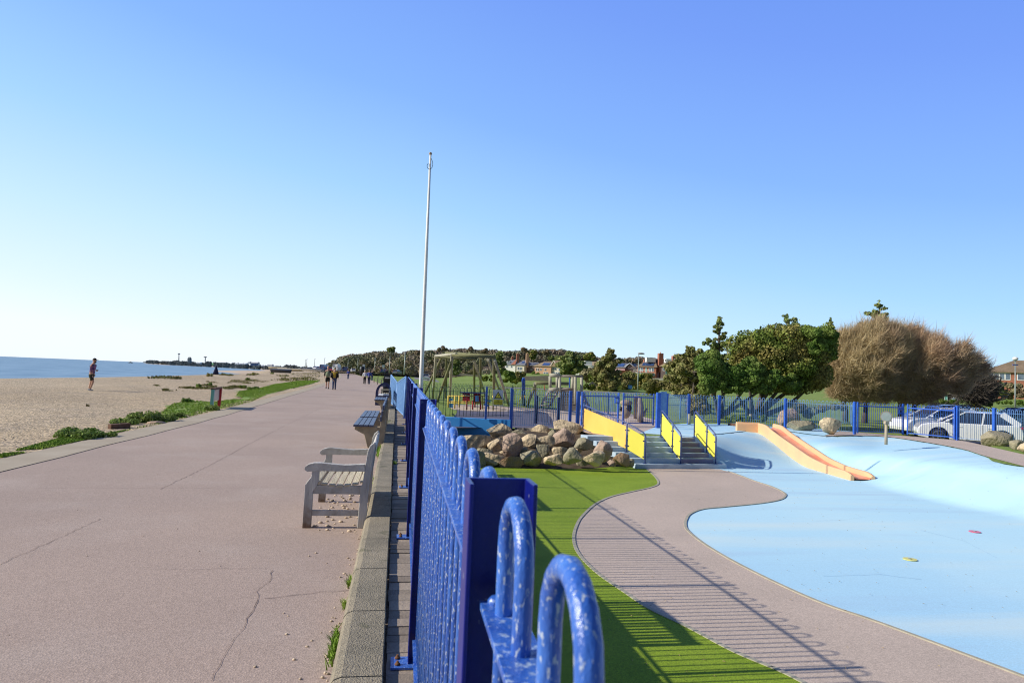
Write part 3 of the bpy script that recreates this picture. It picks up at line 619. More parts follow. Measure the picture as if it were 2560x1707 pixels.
def fence(pts, label, height=1.38, pitch=.25, hw=.12, r=.010, m=None, mp=None, post=.05, name='bow_top_fence', group=None, nseg=6, posts=True, zoff=0, cat='fence', each=True, railw=.035, gaps=()):
    m = m or M['bluemetal']; mp = mp or m
    t = T(name, label, cat, tuple(pts[0]), group); zz = Vector((0,0,1)); cnt = 0; allh = MB()
    for i, (a, b) in enumerate(zip(pts, pts[1:])):
        h = b-a; L = h.length; u = h.normalized(); ang = math.atan2(u.y, u.x)
        P('rail', MB().bar(a+zz*(height-.17)+u*post*.5, b+zz*(height-.17)-u*post*.5, railw, .012), m, t)
        P('rail', MB().bar(a+zz*.12+u*post*.5, b+zz*.12-u*post*.5, railw, .012), m, t)
        nh = max(1, round((L-post)/pitch)); pp = (L-post)/nh
        for k in range(nh):
            p = a+u*(post*.5+pp*(k+.5)); p.z = a.z+(b.z-a.z)*(k+.5)/nh
            if each and cnt < 100: hoop(t, p, ang, hw, height-.02, .10, r, m, nseg); cnt += 1
            else:
                rr = hw/2; pts_ = [Vector((-rr,0,.1)), Vector((-rr,0,height-.02-rr))]+[Vector((-rr*math.cos(PI*q/5), 0, height-.02-rr+rr*math.sin(PI*q/5))) for q in range(1,5)]+[Vector((rr,0,height-.02-rr)), Vector((rr,0,.1))]
                rm = Matrix.Rotation(ang, 3, 'Z'); allh.tube([p+rm @ q for q in pts_], r, 4, cap=False)
    if allh.v:
        o = P('hoop' if each else 'pickets', allh, m, t)
        if each: o['kind'] = 'stuff'
    if posts:
        for p in pts: P('post', MB().box(p+zz*(height+.02)/2, (post, post, height+.02)), mp, t, bevel=.004)
    return t
# the near fence along the promenade: channel posts on base plates
def fx(y): return .140+.0112*(y-.9)
nf = T('promenade_fence', 'blue chipped bow-top fence running along the promenade kerb in the foreground', 'fence', (.14,.9,.06))
PY = [-1.85+2.75*k for k in range(10)]; cnt = 0; HT = 1.375
for i, y in enumerate(PY):
    x = fx(y); w, dp, tk = .087, .045, .006; z0, z1 = .075, 1.435
    pr = [(x-w/2,y+.012),(x-w/2,y-dp),(x-w/2+tk,y-dp),(x-w/2+tk,y+.012-tk),(x+w/2-tk,y+.012-tk),(x+w/2-tk,y-dp),(x+w/2,y-dp),(x+w/2,y+.012)]
    po = P('post', MB().prism(pr, 'z', z0, z1), M['paintpost'], nf, bevel=.0015)
    P('base_plate', MB().box((x-.045,y-.015,.078), (.17,.14,.012)), M['paint'], po, bevel=.002)
    for dy in (-.05,.028):
        b_ = MB(); b_.ball((x-.095,y+dy,.088), (.016,.016,.010), 8, 4); b_.tube([(x-.095,y+dy,.08),(x-.095,y+dy,.105)], .006, 6); P('bolt', b_, M['rust'], po)
    if i < len(PY)-1:
        y1 = PY[i+1]; xa, xb = fx(y), fx(y1)
        for zc in (1.285, .20):
            a, b = Vector((xa,y-.0,zc+.0)), Vector((xb,y1-.035,zc))
            if zc > 1:
                # rails sit just ahead of the post web
                P('rail', MB().bar(a+Vector((0,.014,0)), b, .048, .009), M['paint'], nf, bevel=.001)
                bb = MB().ball(b+Vector((-.004,-.012,.006)), (.012,.012,.009), 10, 5); P('bolt', bb, M['paint'], nf)
            else: P('rail', MB().bar(a+Vector((0,.014,0)), b, .048, .009), M['paint'], nf)
        nh = 11; pp = 2.75/nh
        for k in range(nh):
            yy_ = y+pp*(k+.5)-.02; cnt += 1
            if cnt <= 99: hoop(nf, (fx(yy_), yy_, 0), PI/2, .116, 1.428, .19, .0102, M['paintv'], 14)
# double gate with dipping tops, further along, then the last stretch
gl = M['palefence']
for (ya, yb, za, zb, lab) in ((22.95, 27.6, 1.44, 1.16, 'nearer leaf of the pale blue promenade gate, its top sloping down away'), (27.7, 33.2, 1.16, 1.44, 'farther leaf of the pale blue promenade gate, its top sloping up away')):
    xa, xb = .31-.055*(ya-22.9), .31-.055*(yb-22.9)
    g = T('promenade_gate', lab, 'gate', (xa,ya,.05)); fr = MB()
    fr.tube([(xa,ya,.08),(xa,ya,za)], .03, 8); fr.tube([(xb,yb,.08),(xb,yb,zb)], .03, 8); fr.tube([(xa,ya,za),(xb,yb,zb)], .025, 8); fr.tube([(xa,ya,.16),(xb,yb,.16)], .025, 8)
    P('frame', fr, gl, g); pk = MB(); nh = 26
    for k in range(1, nh): q = k/nh; pk.tube([(xa+(xb-xa)*q, ya+(yb-ya)*q, .16), (xa+(xb-xa)*q, ya+(yb-ya)*q, za+(zb-za)*q)], .012, 5, cap=False)
    P('pickets', pk, gl, g)
    P('sheet', MB().poly([(xa+.02,ya,.3),(xb+.02,yb,.3),(xb+.02,yb,zb-.12),(xa+.02,ya,za-.12)]), gl, g) if 0 else None
# cross fences
zz = Vector((0,0,1))
wa, wb = at(1099,1047,0.), at(1276,1049,0.); wa2 = Vector((.42,wa.y-.35,0)); wmid = at(1214,1047.5,0.)
fence([wa2, wmid, wb], 'dark green and blue bow-top railing on top of the blue wall', 1.15, .27, .17, .010, M['greenmetal'], M['bluemetal'], .07)
fb0, fb1, fb2 = at(1277,1071,UP), at(1424,1071,UP), at(1440,1071,UP)
fence([fb0, fb1], 'bow-top railing behind the boulders, with the wooden plank at its foot', 1.44, .19, .10, .009, M['palefence'], M['bluemetal'], .10)
fence([fb1+Vector((-.9,2.2,0)), fb1+Vector((-.25,.9,0))], 'short navy railing return seen edge-on beside the gate', 1.15, .19, .10, .009, M['navy'], M['navy'], .12)
def gate(a, b, label, latch, m=None, hgt=1.42):
    m = m or M['bluemetal']; t = T('yard_gate', label, 'gate', tuple(a)); u = (b-a).normalized(); ang = math.atan2(u.y, u.x); L = (b-a).length
    fr = MB()
    for p in (a+u*.07, b-u*.07): fr.box(p+zz*(.08+hgt*.5-.05), (.055,.055,hgt-.05), Matrix.Rotation(ang, 3, 'Z'))
    fr.bar(a+u*.1+zz*(hgt-.17), b-u*.1+zz*(hgt-.17), .05, .05); fr.bar(a+u*.1+zz*.13, b-u*.1+zz*.13, .04, .04)
    P('frame', fr, m, t); nh = round((L-.2)/.19); pp = (L-.2)/nh
    for k in range(nh): hoop(t, a+u*(.1+pp*(k+.5)), ang, .10, hgt-.02, .13, .009, m, 6)
    if latch:
        s_ = b-u*.16 if latch > 0 else a+u*.16
        lb = MB()
        for q in ((0,.10),(0,-.10)): lb.box(s_+zz*(hgt-.33+q[1]), (.26,.06,.05), Matrix.Rotation(ang, 3, 'Z'))
        for q in (-.1,.1): lb.box(s_+u*q+zz*(hgt-.33), (.05,.06,.22), Matrix.Rotation(ang, 3, 'Z'))
        P('latch_box', lb, m, t)
    return t
def gpost(p, h=1.5, w=.1, label=''):
    o = P('gate_post', MB().box(p+zz*h/2, (w,w,h)), M['bluemetal'], None, bevel=.006); return tag(o, label, 'post')
ga, gm, gb = at(1462,1063,UP), at(1547,1064,UP), at(1636,1066,UP)
gpost(at(1443,1072,UP), 1.45, .13, 'thick blue gate post behind the largest boulder')
gate(at(1450,1066,UP), gm, 'left leaf of the blue double gate behind the amber panel', 1)
gate(gm+Vector((.12,.02,0)), gb, 'right leaf of the blue double gate, straight above the blue steps', 0)
gpost(at(1644,1070,UP), 1.5, .16, 'blue gate post just left of the open blue gate panel')
o = P('open_gate', MB().box((at(1657,1064,UP)+zz*.8), (.28,.05,1.45)), M['palefence']); tag(o, 'solid pale blue gate leaf seen nearly edge-on above the middle handrail', 'gate')
f1 = [at(*p, UP) for p in ((1666,1062),(1720.5,1060.5),(1797,1062),(1963,1071.5),(2136,1086))]
fence(f1, 'blue bow-top fence from the steps past the slide to the far gate', 1.42, .172, .095, .009, M['palefence'], M['bluemetal'], .10)
c0, c1, c2 = at(2140,1085,UP), at(2261,1089,UP), at(2390,1101,UP)
gate(c0, c1, 'left leaf of the blue gate before the bare trees, behind the round disc post', 1)
gate(c1+Vector((.08,0,0)), c2, 'right leaf of the blue gate in front of the white car', 0)
fence([at(2393,1101,UP), at(2486,1110,UP), at(2600,1124,UP), at(2760,1145,UP)], 'blue bow-top fence in front of the white car at the right edge', 1.44, .172, .095, .009, M['palefence'], M['bluemetal'], .11)
# far fences
fence([at(1460,1034,UP), at(1520,1035,UP), at(1590,1034,UP), at(1660,1036,UP)], 'low distant blue fence of the grass pitch behind the double gate', 1.25, .25, .13, .012, M['palefence'], M['palefence'], .06, each=False)
fence([at(1700,1048,UP), at(1757,1050,UP), at(1865,1053,UP), at(1990,1058,UP), at(2130,1064,UP)], 'low blue fence beyond the yard in front of the tree trunks', 1.15, .22, .12, .011, M['palefence'], M['palefence'], .06, each=False)
fence([at(2285,1078,UP), at(2400,1084,UP), at(2600,1094,UP)], 'low blue bow-top fence between the yard gate and the white car', .95, .22, .12, .010, M['palefence'], M['palefence'], .06, each=False)
fence([at(1046,1000,UP), at(1110,1000,UP), at(1200,1000,UP), at(1280,1001,UP), at(1450,1006,UP)], 'dark green bow-top fence on the grass behind the timber swings', 1.25, .3, .18, .012, M['greenmetal'], M['greenmetal'], .05, each=False)
fence([at(1010,985,UP), at(1028,1000,UP), at(1046,1012,UP)], 'short dark fence end beside the flagpole', 1.1, .3, .16, .012, M['greenmetal'], M['greenmetal'], .05, each=False)

# ================================================================ BENCHES
def teak_bench():
    t = T('park_bench', 'nearest bench, silvered teak with curved arms and slatted seat, its back to the kerb', 'bench', (-.84,7.02,0))
    y0, y1 = 7.06, 8.50; xf, xb = -.81, -.285; w = .068
    for y, s in ((y0, 1), (y1, -1)):
        ya, yb = y, y+s*w
        # front leg: straight foot, a curved shoulder up to the arm
        fl = [(xf-.035,0),(xf+.045,0),(xf+.047,.36),(xf+.075,.40),(xf+.098,.46),(xf+.098,.565),(xf+.03,.565),(xf+.022,.50),(xf-.012,.455),(xf-.03,.425)]
        fl_o = P('front_leg', MB().prism(fl, 'y', ya, yb), M['teakleg'], t, bevel=.006)
        bl = [(xb-.03,0),(xb+.05,0),(xb+.062,.40),(xb+.112,.845),(xb+.095,.855),(xb+.055,.82),(xb+.035,.77),(xb+.0,.44),(xb-.018,.40)]
        P('back_leg', MB().prism(bl, 'y', ya, yb), M['teakv'], t, bevel=.006)
        arm = [(xf-.02,.555),(xf-.045,.575),(xf-.04,.60),(xf-.01,.625),(xf+.04,.64),(xf+.10,.642),(xf+.22,.632),(xf+.34,.624),(xf+.54,.636),(xf+.54,.565),(xf+.30,.562),(xf+.10,.562)]
        P('armrest', MB().prism(arm, 'y', ya-s*.008, yb+s*.008), M['teak'], t, bevel=.006)
        P('side_rail', MB().box(((xf+xb)/2+.02, y+s*w/2, .375), (xb-xf-.05,.035,.085)), M['teak'], t, bevel=.004)
        P('stretcher', MB().box(((xf+xb)/2+.01, y+s*w/2, .145), (xb-xf-.05,.03,.055)), M['teak'], t, bevel=.004)
    P('front_rail', MB().box((xf+.03,(y0+y1)/2,.365), (.03,y1-y0-.12,.075)), M['teak'], t, bevel=.004)
    for k in range(7):
        u = k/6; x = xf+.075+u*.455; z = .415+.055*(abs(u-.48)*2)**2*.7; r = Matrix.Rotation(-(u-.48)*.32, 3, 'Y')
        P('seat_slat', MB().box((x,(y0+y1)/2,z), (.060,y1-y0-.02,.018), r), M['teakslat'], t, bevel=.003)
    rows = []
    for k in range(17):
        u = k/16; y = y0+.03+(y1-y0-.06)*u; z = .80+.03*math.sin(PI*ss(u)); lo = .74
        rows.append([(xb+.055,y,lo),(xb+.088,y,z+.02),(xb+.10,y,z+.035),(xb+.118,y,z+.028),(xb+.112,y,lo)])
    tr = MB().grid(rows, True, smooth=False); tr.poly(rows[0]); tr.poly(list(reversed(rows[-1]))); P('top_rail', tr, M['teak'], t, bevel=.004)
    for k in range(14):
        y = y0+.12+(y1-y0-.24)*k/13; P('back_slat', MB().bar((xb+.02,y,.43),(xb+.085,y,.77), .05, .016, (1,0,0)), M['teakv'], t)
    P('lower_back_rail', MB().box((xb+.02,(y0+y1)/2,.44), (.035,y1-y0-.12,.06)), M['teak'], t)
teak_bench()
def slat_bench(y0, y1, label, loc_x=0.):
    t = T('slatted_bench', label, 'bench', (-.6,y0,0), 'dark slatted benches on concrete supports')
    L = y1-y0
    for k in range(4):
        P('seat_slat', MB().box((-.775+k*.104+loc_x, (y0+y1)/2, .455), (.092, L, .042)), M['slat'], t, bevel=.004)
    for k in range(3):
        P('back_slat', MB().bar((-.275+k*.018+loc_x, y0, .60+k*.115), (-.275+k*.018+loc_x, y1, .60+k*.115), .035, .10), M['slat'], t, bevel=.004)
    for y in (y0+.12, y1-.30):
        prof = [(-.80+loc_x,.433),(-.80+loc_x,.37),(-.60+loc_x,.27),(-.52+loc_x,0),(-.20+loc_x,0),(-.17+loc_x,.45),(-.20+loc_x,.80),(-.235+loc_x,.80),(-.29+loc_x,.433)]
        P('concrete_support', MB().prism(prof, 'y', y, y+.16), M['concsup'], t, bevel=.008)
    return t
slat_bench(14.3, 16.6, 'dark slatted bench on a concrete support, first beyond the silvered teak bench')
slat_bench(16.9, 19.6, 'dark slatted bench butted against the far end of the first dark slatted bench')
slat_bench(27.5, 30.2, 'dark slatted bench with pale slat ends, just in front of the navy arched bench')
# navy steel bench with arched end panels, seen end-on
nb = T('steel_bench', 'navy steel bench with arched end panels beside the black litter bin', 'bench', (-.6,33,0))
for y in (32.6, 34.6):
    out = [(-.93,.0),(-.93,.50)]+[(-.56-.37*math.cos(PI*k/12), .58+.46*math.sin(PI*k/12)) for k in range(13)]+[(-.19,.50),(-.19,0)]
    inn = [(-.27,.40),(-.27,.55)]+[(-.56+.29*math.cos(PI*k/12), .56+.36*math.sin(PI*k/12)) for k in range(13)]+[(-.85,.55),(-.85,.40)]
    pan = MB()
    n = len(out); q = [(-.85,.40)]
    pan.prism([(-.93,0),(-.93,.40),(-.19,.40),(-.19,0)], 'y', y, y+.04)
    ringo = [(-.93,.40),(-.93,.50)]+out[2:-2]+[(-.19,.50),(-.19,.40)]; ringi = list(reversed(inn)); m_ = len(ringo); k_ = len(ringi)
    for a in range(m_-1):
        ia, ib = min(a, k_-1), min(a+1, k_-1); pan.prism([ringo[a], ringo[a+1], ringi[ib], ringi[ia]], 'y', y, y+.04)
    P('end_panel', pan, M['navy'], nb)
    if y < 33: P('plaque', MB().box((-.56,y-.01,.93), (.14,.01,.12)), M['slat'], nb)
for k in range(4): P('seat_slat', MB().box((-.76+k*.12,33.6,.46), (.10,2,.03)), M['white'] if k < 2 else M['slat'], nb)
for k in range(3): P('back_slat', MB().bar((-.30,32.65,.58+k*.12),(-.30,34.6,.58+k*.12), .03, .08), M['white'], nb)
lb = T('litter_bin', 'black litter bin with a white lidded top, beyond the navy arched bench', 'bin', (-.45,39,0))
P('body', MB().prism([(-.72,39.0),(-.30,39.0),(-.30,39.45),(-.72,39.45)], 'z', 0, 1.05), M['black'], lb, bevel=.03)
hood = MB().prism([(-.74,1.05),(-.74,1.25),(-.66,1.36),(-.36,1.36),(-.28,1.25),(-.28,1.05)], 'y', 38.98, 39.47); hd = P('hood', hood, M['black'], lb, bevel=.02)
P('label_plate', MB().box((-.51,38.97,1.24), (.26,.008,.08)), M['white'], hd)
def plank_bench():
    t = T('memorial_bench', 'weathered timber bench tight against the kerb behind the navy arched bench', 'bench', (0,0,0), 'weathered timber benches along the kerb', local=True)
    for y in (0,1.5):
        P('leg', MB().box((-.5,y,.21), (.07,.07,.42)), M['timberpale'], t); P('leg', MB().bar((-.06,y,0),(.02,y,.92), .07, .07, (0,1,0)), M['timberpale'], t)
        P('armrest', MB().box((-.27,y,.63), (.56,.07,.05)), M['timberpale'], t); P('arm_post', MB().box((-.5,y,.52), (.06,.06,.2)), M['timberpale'], t)
    for k in range(4): P('seat_slat', MB().box((-.49+k*.12,.75,.43), (.09,1.62,.025)), M['timberpale'], t)
    for k in range(3): P('back_slat', MB().box((-.03+k*.02,.75,.60+k*.13), (.025,1.62,.09)), M['timberpale'], t)
    return t
pb0 = plank_bench(); pb0.location = (-.22,36,0)
for y, lab in ((41.5,'pale timber bench at the kerb immediately past the black litter bin'), (46,'second pale timber bench past the litter bin'), (52,'third pale timber bench past the litter bin'), (66,'pale timber bench near the walking couple in white and blue'), (74,'pale timber bench beyond the couple in white and blue, second of that run'), (84,'pale timber bench beyond the couple in white and blue, third of that run'), (96,'farthest pale timber bench on the right kerb of the promenade')):
    dup(pb0, (rx(y)+.05,y,0), 0, lab)
# promenade-side odds and ends
def weeds(c, n, h, spread, seed, label, name='weed_tuft', m='verge', group=None):
    g = random.Random(seed); mb = MB()
    for _ in range(n):
        x, y = c[0]+g.gauss(0, spread[0]), c[1]+g.gauss(0, spread[1]); a = g.uniform(0, 6.28); hh = h*g.uniform(.5, 1.3); w = h*.09; lean = g.uniform(.2,.9)*hh
        dx, dy = math.cos(a), math.sin(a)
        mb.poly([(x-dy*w,y+dx*w,c[2]),(x+dy*w,y-dx*w,c[2]),(x+dx*lean*.6+dy*w*.6,y+dy*lean*.6-dx*w*.6,c[2]+hh*.7)]); mb.poly([(x-dy*w,y+dx*w,c[2]),(x+dx*lean*.6+dy*w*.6,y+dy*lean*.6-dx*w*.6,c[2]+hh*.7),(x+dx*lean,y+dy*lean,c[2]+hh)])
    return tag(P(name, mb, M[m]), label, 'weed', group)
weeds((-.27,4.05,0), 260, .05, (.012,.11), 1, 'largest green grass tuft at the foot of the kerb, nearest the camera')
weeds((-.265,4.75,0), 90, .035, (.008,.035), 2, 'small grass tuft in the crack end at the kerb')
weeds((-.26,5.25,0), 110, .045, (.015,.05), 3, 'grass tuft at the kerb where the dark crack meets it')
weeds((-.245,9.9,0), 70, .05, (.02,.3), 4, 'thin weeds at the kerb just beyond the silvered bench')
weeds((-.24,13.6,0), 260, .10, (.03,.35), 5, 'dark weeds at the kerb below the dark slatted bench')
weeds((-.22,20.3,0), 420, .12, (.06,.35), 6, 'bright green weed clump at the kerb past the dark slatted benches')
weeds((.03,11.5,.06), 60, .05, (.02,.06), 7, 'tiny weed sprouting between kerb and pavers')
gv = MB(); g = random.Random(5)
for _ in range(260):
    y = 3.4+g.random()**1.5*22; x = -.25-abs(g.gauss(0,.05))-(.0 if g.random()<.75 else g.random()*.45)
    s_ = g.uniform(.003,.009)*(1.4 if g.random()<.1 else 1); gv.ball((x,y,s_*.5), (s_*g.uniform(.8,1.6), s_*g.uniform(.8,1.6), s_*.7), 6, 4)
for _ in range(60): 
    s_ = g.uniform(.006,.018); gv.ball((g.uniform(-.78,-.3),g.uniform(6.9,8.9),s_*.5), (s_*1.4,s_,s_*.7), 6, 4)
for _ in range(70):
    s_ = g.uniform(.003,.006); gv.ball((g.uniform(-5,-.3),g.uniform(2.6,16),s_*.4), (s_*1.3,s_,s_*.6), 6, 4)
tag(P('loose_pebbles', gv, mat('pebble', (.62,.50,.36), (.45,.36,.27), 30, .9, island=.35)), 'pale loose pebbles scattered along the kerb and under the bench', 'pebbles', kind='stuff')

# ================================================================ LOWER YARD
def rock(px, py, w, h, d, m, seed, label, depth=None, name='boulder', group='boulders piled beside the steps', rot=0., sharp=1.):
    """px, py the centre in the photo, w and h its size there, d its distance"""
    if d is None: q = at(px, py+h*.46, UP); d = (Matrix.Rotation(YAW, 3, 'Z') @ q).y
    g = random.Random(seed); c = atd(px, py, d); k = d/F; a, b = w*k/2, h*k/2; dd = (depth or min(a, b*1.2)*.95)
    bm = bmesh.new(); bmesh.ops.create_icosphere(bm, subdivisions=4, radius=1)
    pl_ = []
    for _ in range(int(24*sharp)):
        n = Vector((g.gauss(0,1), g.gauss(0,1), g.gauss(0,.8))).normalized(); pl_.append((n, g.uniform(.48,.82)))
    off = Vector((seed*1.7, seed*3.1, seed*.7))
    from mathutils import noise
    for v in bm.verts:
        p = v.co.copy()
        for n, t_ in pl_:
            q = p.dot(n)
            if q > t_: p -= n*(q-t_)*.97
        p *= 1+.07*noise.noise(p*1.6+off)+.028*noise.noise(p*5+off)+.010*noise.noise(p*14+off); v.co = p
    zs = [v.co.z for v in bm.verts]; xs_ = [v.co.x for v in bm.verts]; fz = 2/(max(zs)-min(zs)); fx_ = 2/(max(xs_)-min(xs_))
    rm = Matrix.Rotation(-YAW, 3, 'Z') @ Matrix.Rotation(rot-ROLL*0, 3, 'Y')
    vs = [c+(rm @ Vector((v.co.x*a*fx_, v.co.y*dd, v.co.z*b*fz))) for v in bm.verts]; fs = [tuple(v.index for v in f.verts) for f in bm.faces]; bm.free()
    o = mesh_obj(name, [tuple(v-c) for v in vs], fs, M[m], None, True); o.location = c
    return tag(o, label, 'boulder', group)
RZ = lambda x, y: (1140+x/4.704, 1000+y/4.704)
# (centre x, centre y, width, height in the zoomed crop, distance, material, description)
rocks = [
 (235,505,365,262,23.3,'rockt','big tan wedge-shaped boulder at the left end of the pile against the blue wall'),
 (520,375,320,215,24.6,'rockt','tan peaked boulder on top of the pile in front of the blue wall'),
 (668,502,245,280,22.3,'rockp','pinkish upright egg-shaped boulder standing in the left of the pile'),
 (455,545,200,210,22.9,'rockt','brown rounded boulder between the big tan wedge and the pinkish upright one'),
 (215,700,270,230,21.3,'rockg','dark boulder lowest at the left of the pile, just above the fence hoops'),
 (410,700,280,165,21.6,'rockt','pale angular boulder low in the pile beside the dark left one'),
 (665,720,290,155,21.5,'rocko','brown low boulder under the pinkish upright one'),
 (865,487,210,180,23.0,'rockt','tan boulder with a shaded face right of the pinkish upright one'),
 (1010,350,225,130,24.9,'rockt','smooth tan boulder at the back next to the wooden plank'),
 (1315,350,360,235,24.6,'rockt','largest smooth boulder at the top of the pile under the gate post'),
 (1260,460,325,245,23.5,'rockp','large coarse brown boulder leaning in front of the topmost one'),
 (1055,478,255,155,23.0,'rockt','flattish tan boulder in the middle of the pile'),
 (895,680,255,205,21.6,'rockg','large dark shaded boulder low in the middle of the pile'),
 (1010,605,175,165,22.4,'rockg','dark grey boulder behind the large shaded one'),
 (1130,708,220,145,21.4,'rockt','low boulder with a bright triangular facet in the front row'),
 (1208,602,205,115,22.3,'rockt','small pale boulder wedged under the coarse brown one'),
 (1365,672,245,205,21.4,'rockg','grey green boulder third from the right in the front row'),
 (1508,520,240,155,22.6,'rockg','smooth olive boulder resting on top of the right part of the pile'),
 (1625,688,265,185,21.3,'rockt','cream boulder with a split face in the front row near the steps'),
 (1735,600,230,260,22.2,'rockp','tall slab-like boulder leaning beside the steps'),
 (1945,700,205,165,21.5,'rocko','orange brown boulder last in the pile beside the steps'),
 (2045,740,95,105,21.7,'rockg','small dark boulder at the foot of the steps'),
 (620,610,210,110,22.6,'rockt','small boulder half hidden under the pinkish upright one'),
 (1500,715,180,120,21.9,'rockg','shaded boulder behind the gap of the two right front boulders'),
 (1840,735,110,90,21.6,'rockp','small pinkish stone tucked between the last two boulders'),
 (760,400,200,90,24.2,'rockg','low shaded stone under the wooden plank'),
 (1140,400,120,110,24.0,'rockg','small dark stone wedged behind the coarse brown boulder'),
 (1420,600,120,90,22.8,'rockt','small tan stone under the olive boulder'),
 (320,620,200,120,22.2,'rockg','dark stone filling the gap below the big tan wedge'),
 (790,590,120,120,22.6,'rockg','dark stone in the shaded gap right of the pinkish boulder')]
for i, (x, y, w, h, d, m, lab) in enumerate(rocks):
    p = RZ(x, y); rock(p[0], p[1], w/4.704, h/4.704, d, m, i+3, lab, sharp=1.15 if i != 2 else .9)
pk = at(1298,1075,UP); tag(P('wooden_plank', MB().bar(atd(1288,1076,25.2), atd(1345,1077,25.0), .12, .22), M['timbergrey'], None, .01), 'grey wooden plank lying behind the boulders at the foot of the fence', 'plank')
rock(2008,1063,82,28,None,'rockg',51,'long flat grey green boulder behind the top of the slide',.45,group='boulders on the upper level',sharp=.7)
rock(2075,1066,52,44,None,'rockt',58,'squat beige angular boulder beside the long flat one',.35,group='boulders on the upper level')
rock(1972,1043,60,46,None,'rockp',53,'pale peaked boulder seen through the fence behind the slide top',.5,group='boulders on the upper level')
rock(2486,1094,90,40,None,'rockg',54,'big flat-topped greyish boulder in front of the white car',.5,group='boulders on the upper level',sharp=.8)
rock(2540,1112,36,26,None,'rockg',55,'dark small boulder right of the one before the white car',.3,group='boulders on the upper level')
rock(2562,1120,30,26,None,'rockt',56,'tan boulder cut by the right edge of the picture',.3,group='boulders on the upper level')
# --- slide
sp = [(at(1922,1060,UP+.22)), None]
top = Vector((at(1916,1062,-.03).x, at(1916,1062,-.03).y, 0)); bot = at(2157,1202,ZG)
u = (bot-top); u.z = 0; LS = u.length; u.normalize(); nv = Vector((-u.y, u.x, 0))
# slide runs from top (on the plateau) down to bot
sl = T('slide', 'peach coloured plastic slide with a red chute running down the blue mound', 'slide', tuple(bot))
def sprof(t):    # height of the chute floor along the slide
    d = t*LS
    return None
ctrl = [(0.,UP+.16),(.10,UP+.13),(.2,UP-.06),(.35,UP-.30),(.5,UP-.53),(.62,UP-.71),(.72,ZG+.12),(.80,ZG+.07),(.9,ZG+.055),(1.,ZG+.05)]
cp = [Vector((a*LS, b, 0)) for a, b in ctrl]; cpts = pline(cp, 4)
W = .27
inner = MB(); lipL = MB(); lipR = MB()
def sect(s):
    p = top+u*s.x; zf = s.y
    return p, zf
R1 = []; R2 = []; R3 = []; cr_ = Vector((math.cos(YAW), -math.sin(YAW), 0))
for i, s in enumerate(cpts):
    p, zf = sect(s); f = i/(len(cpts)-1); hl = .165 if f < .93 else .165*(1-.55*((f-.93)/.07)**2)
    nb2 = nv.lerp(cr_*(1 if nv.dot(cr_) > 0 else -1), ss((f-.55)/.45)*.85); P3 = lambda o, z: Vector((p.x+nb2.x*o, p.y+nb2.y*o, z))
    R1.append([P3(-W, zf+.05), P3(-W*.8, zf), P3(W*.8, zf), P3(W, zf+.05)])
    for s_, RR in ((-1, R2), (1, R3)):
        RR.append([P3(s_*W, zf), P3(s_*W, zf+hl), P3(s_*(W+.02), zf+hl+.03), P3(s_*(W+.07), zf+hl+.045), P3(s_*(W+.12), zf+hl+.03), P3(s_*(W+.12), zf+hl), P3(s_*(W+.12), zf-.45)])
P('chute', MB().grid(R1), M['chute'], sl)
for RR in (R2, R3):
    mb = MB().grid(RR); mb.poly(RR[0]); mb.poly(RR[-1]); P('side_wall', mb, M['slide'], sl)
# rounded start hood: a wall curling out to the left at the head
hd = MB(); rws = []
for k in range(9):
    a = k/8; p = top+u*(-.05+.2*a)+nv*(W+.10)*(-1)+(-nv)*(1.25*a)
    p = top - u*(.05) - nv*(-1)*(W+.1)
    q = top+(-u)*(.02+.05*a)+(nv*(-1 if (nv.x > 0) else 1))*(W+.05+.95*a); rws.append([q+u*.10+Vector((0,0,UP-.2)), q+u*.10+Vector((0,0,UP+.30)), q+u*.05+Vector((0,0,UP+.38)), q-u*.05+Vector((0,0,UP+.38)), q-u*.1+Vector((0,0,UP+.30)), q-u*.1+Vector((0,0,UP-.2))])
hd.grid(rws); hd.poly(rws[0]); hd.poly(rws[-1]); P('head_wall', hd, M['slide'], sl, bevel=.02)
tag(P('timber_edging', MB().bar(at(1824,1063,UP)+zz*.06, at(1872,1070,UP)+zz*.06, .2, .12), M['oldwood'], None, .01), 'low reddish brown board at the rim left of the slide top', 'board')
# --- round disc post
dp = T('disc_post', 'beige post carrying a tilted round mirror-like disc, standing on the blue floor', 'play post', tuple(at(2215,1111,UP)))
b = at(2215,1111,UP); P('pole', MB().tube([b, b+zz*.75], [.055,.05], 12), M['edge'], dp)
P('neck', MB().box(b+zz*.80, (.16,.12,.12)), M['edge'], dp, bevel=.02)
dc = b+zz*1.02; nrm = Vector((-.62,-.78,-.05)).normalized(); dk = MB(); dk.tube([dc-nrm*.05, dc+nrm*.04], .20, 24); P('disc_rim', dk, M['timbergrey'], dp)
dk = MB(); dk.tube([dc+nrm*.041, dc+nrm*.05], .165, 24); P('disc_face', dk, M['greymetal'], dp)
P('crank', MB().tube([dc-nrm*.05-zz*.12, dc-nrm*.05-zz*.17+Vector((.22,0,0))], .018, 8), M['edge'], dp)
for px, lab, m in (((2275,1398),'yellow round water jet cap in the blue floor','drainyel'), ((2437,1329),'pink round water jet cap in the blue floor','drainred')):
    c = at(*px, ZG+.004); t = T('water_jet', lab, 'water jet', tuple(c)); P('cap', MB().tube([c, c+zz*.012], .11, 24), M[m], t); P('nozzle', MB().tube([c+zz*.012, c+zz*.02], .03, 12), M['greymetal'], t)
for px, h_, lab in (((1734,1063),.5,'short pale wooden stump post behind the right handrail'), ((1888,1056),.42,'short pale wooden stump post beside the slide head')):
    b = at(*px, UP); tag(P('stump_post', MB().tube([b+Vector((0,.5,0)), b+Vector((0,.5,h_))], .07, 12), M['timberpale'], None), lab, 'post')
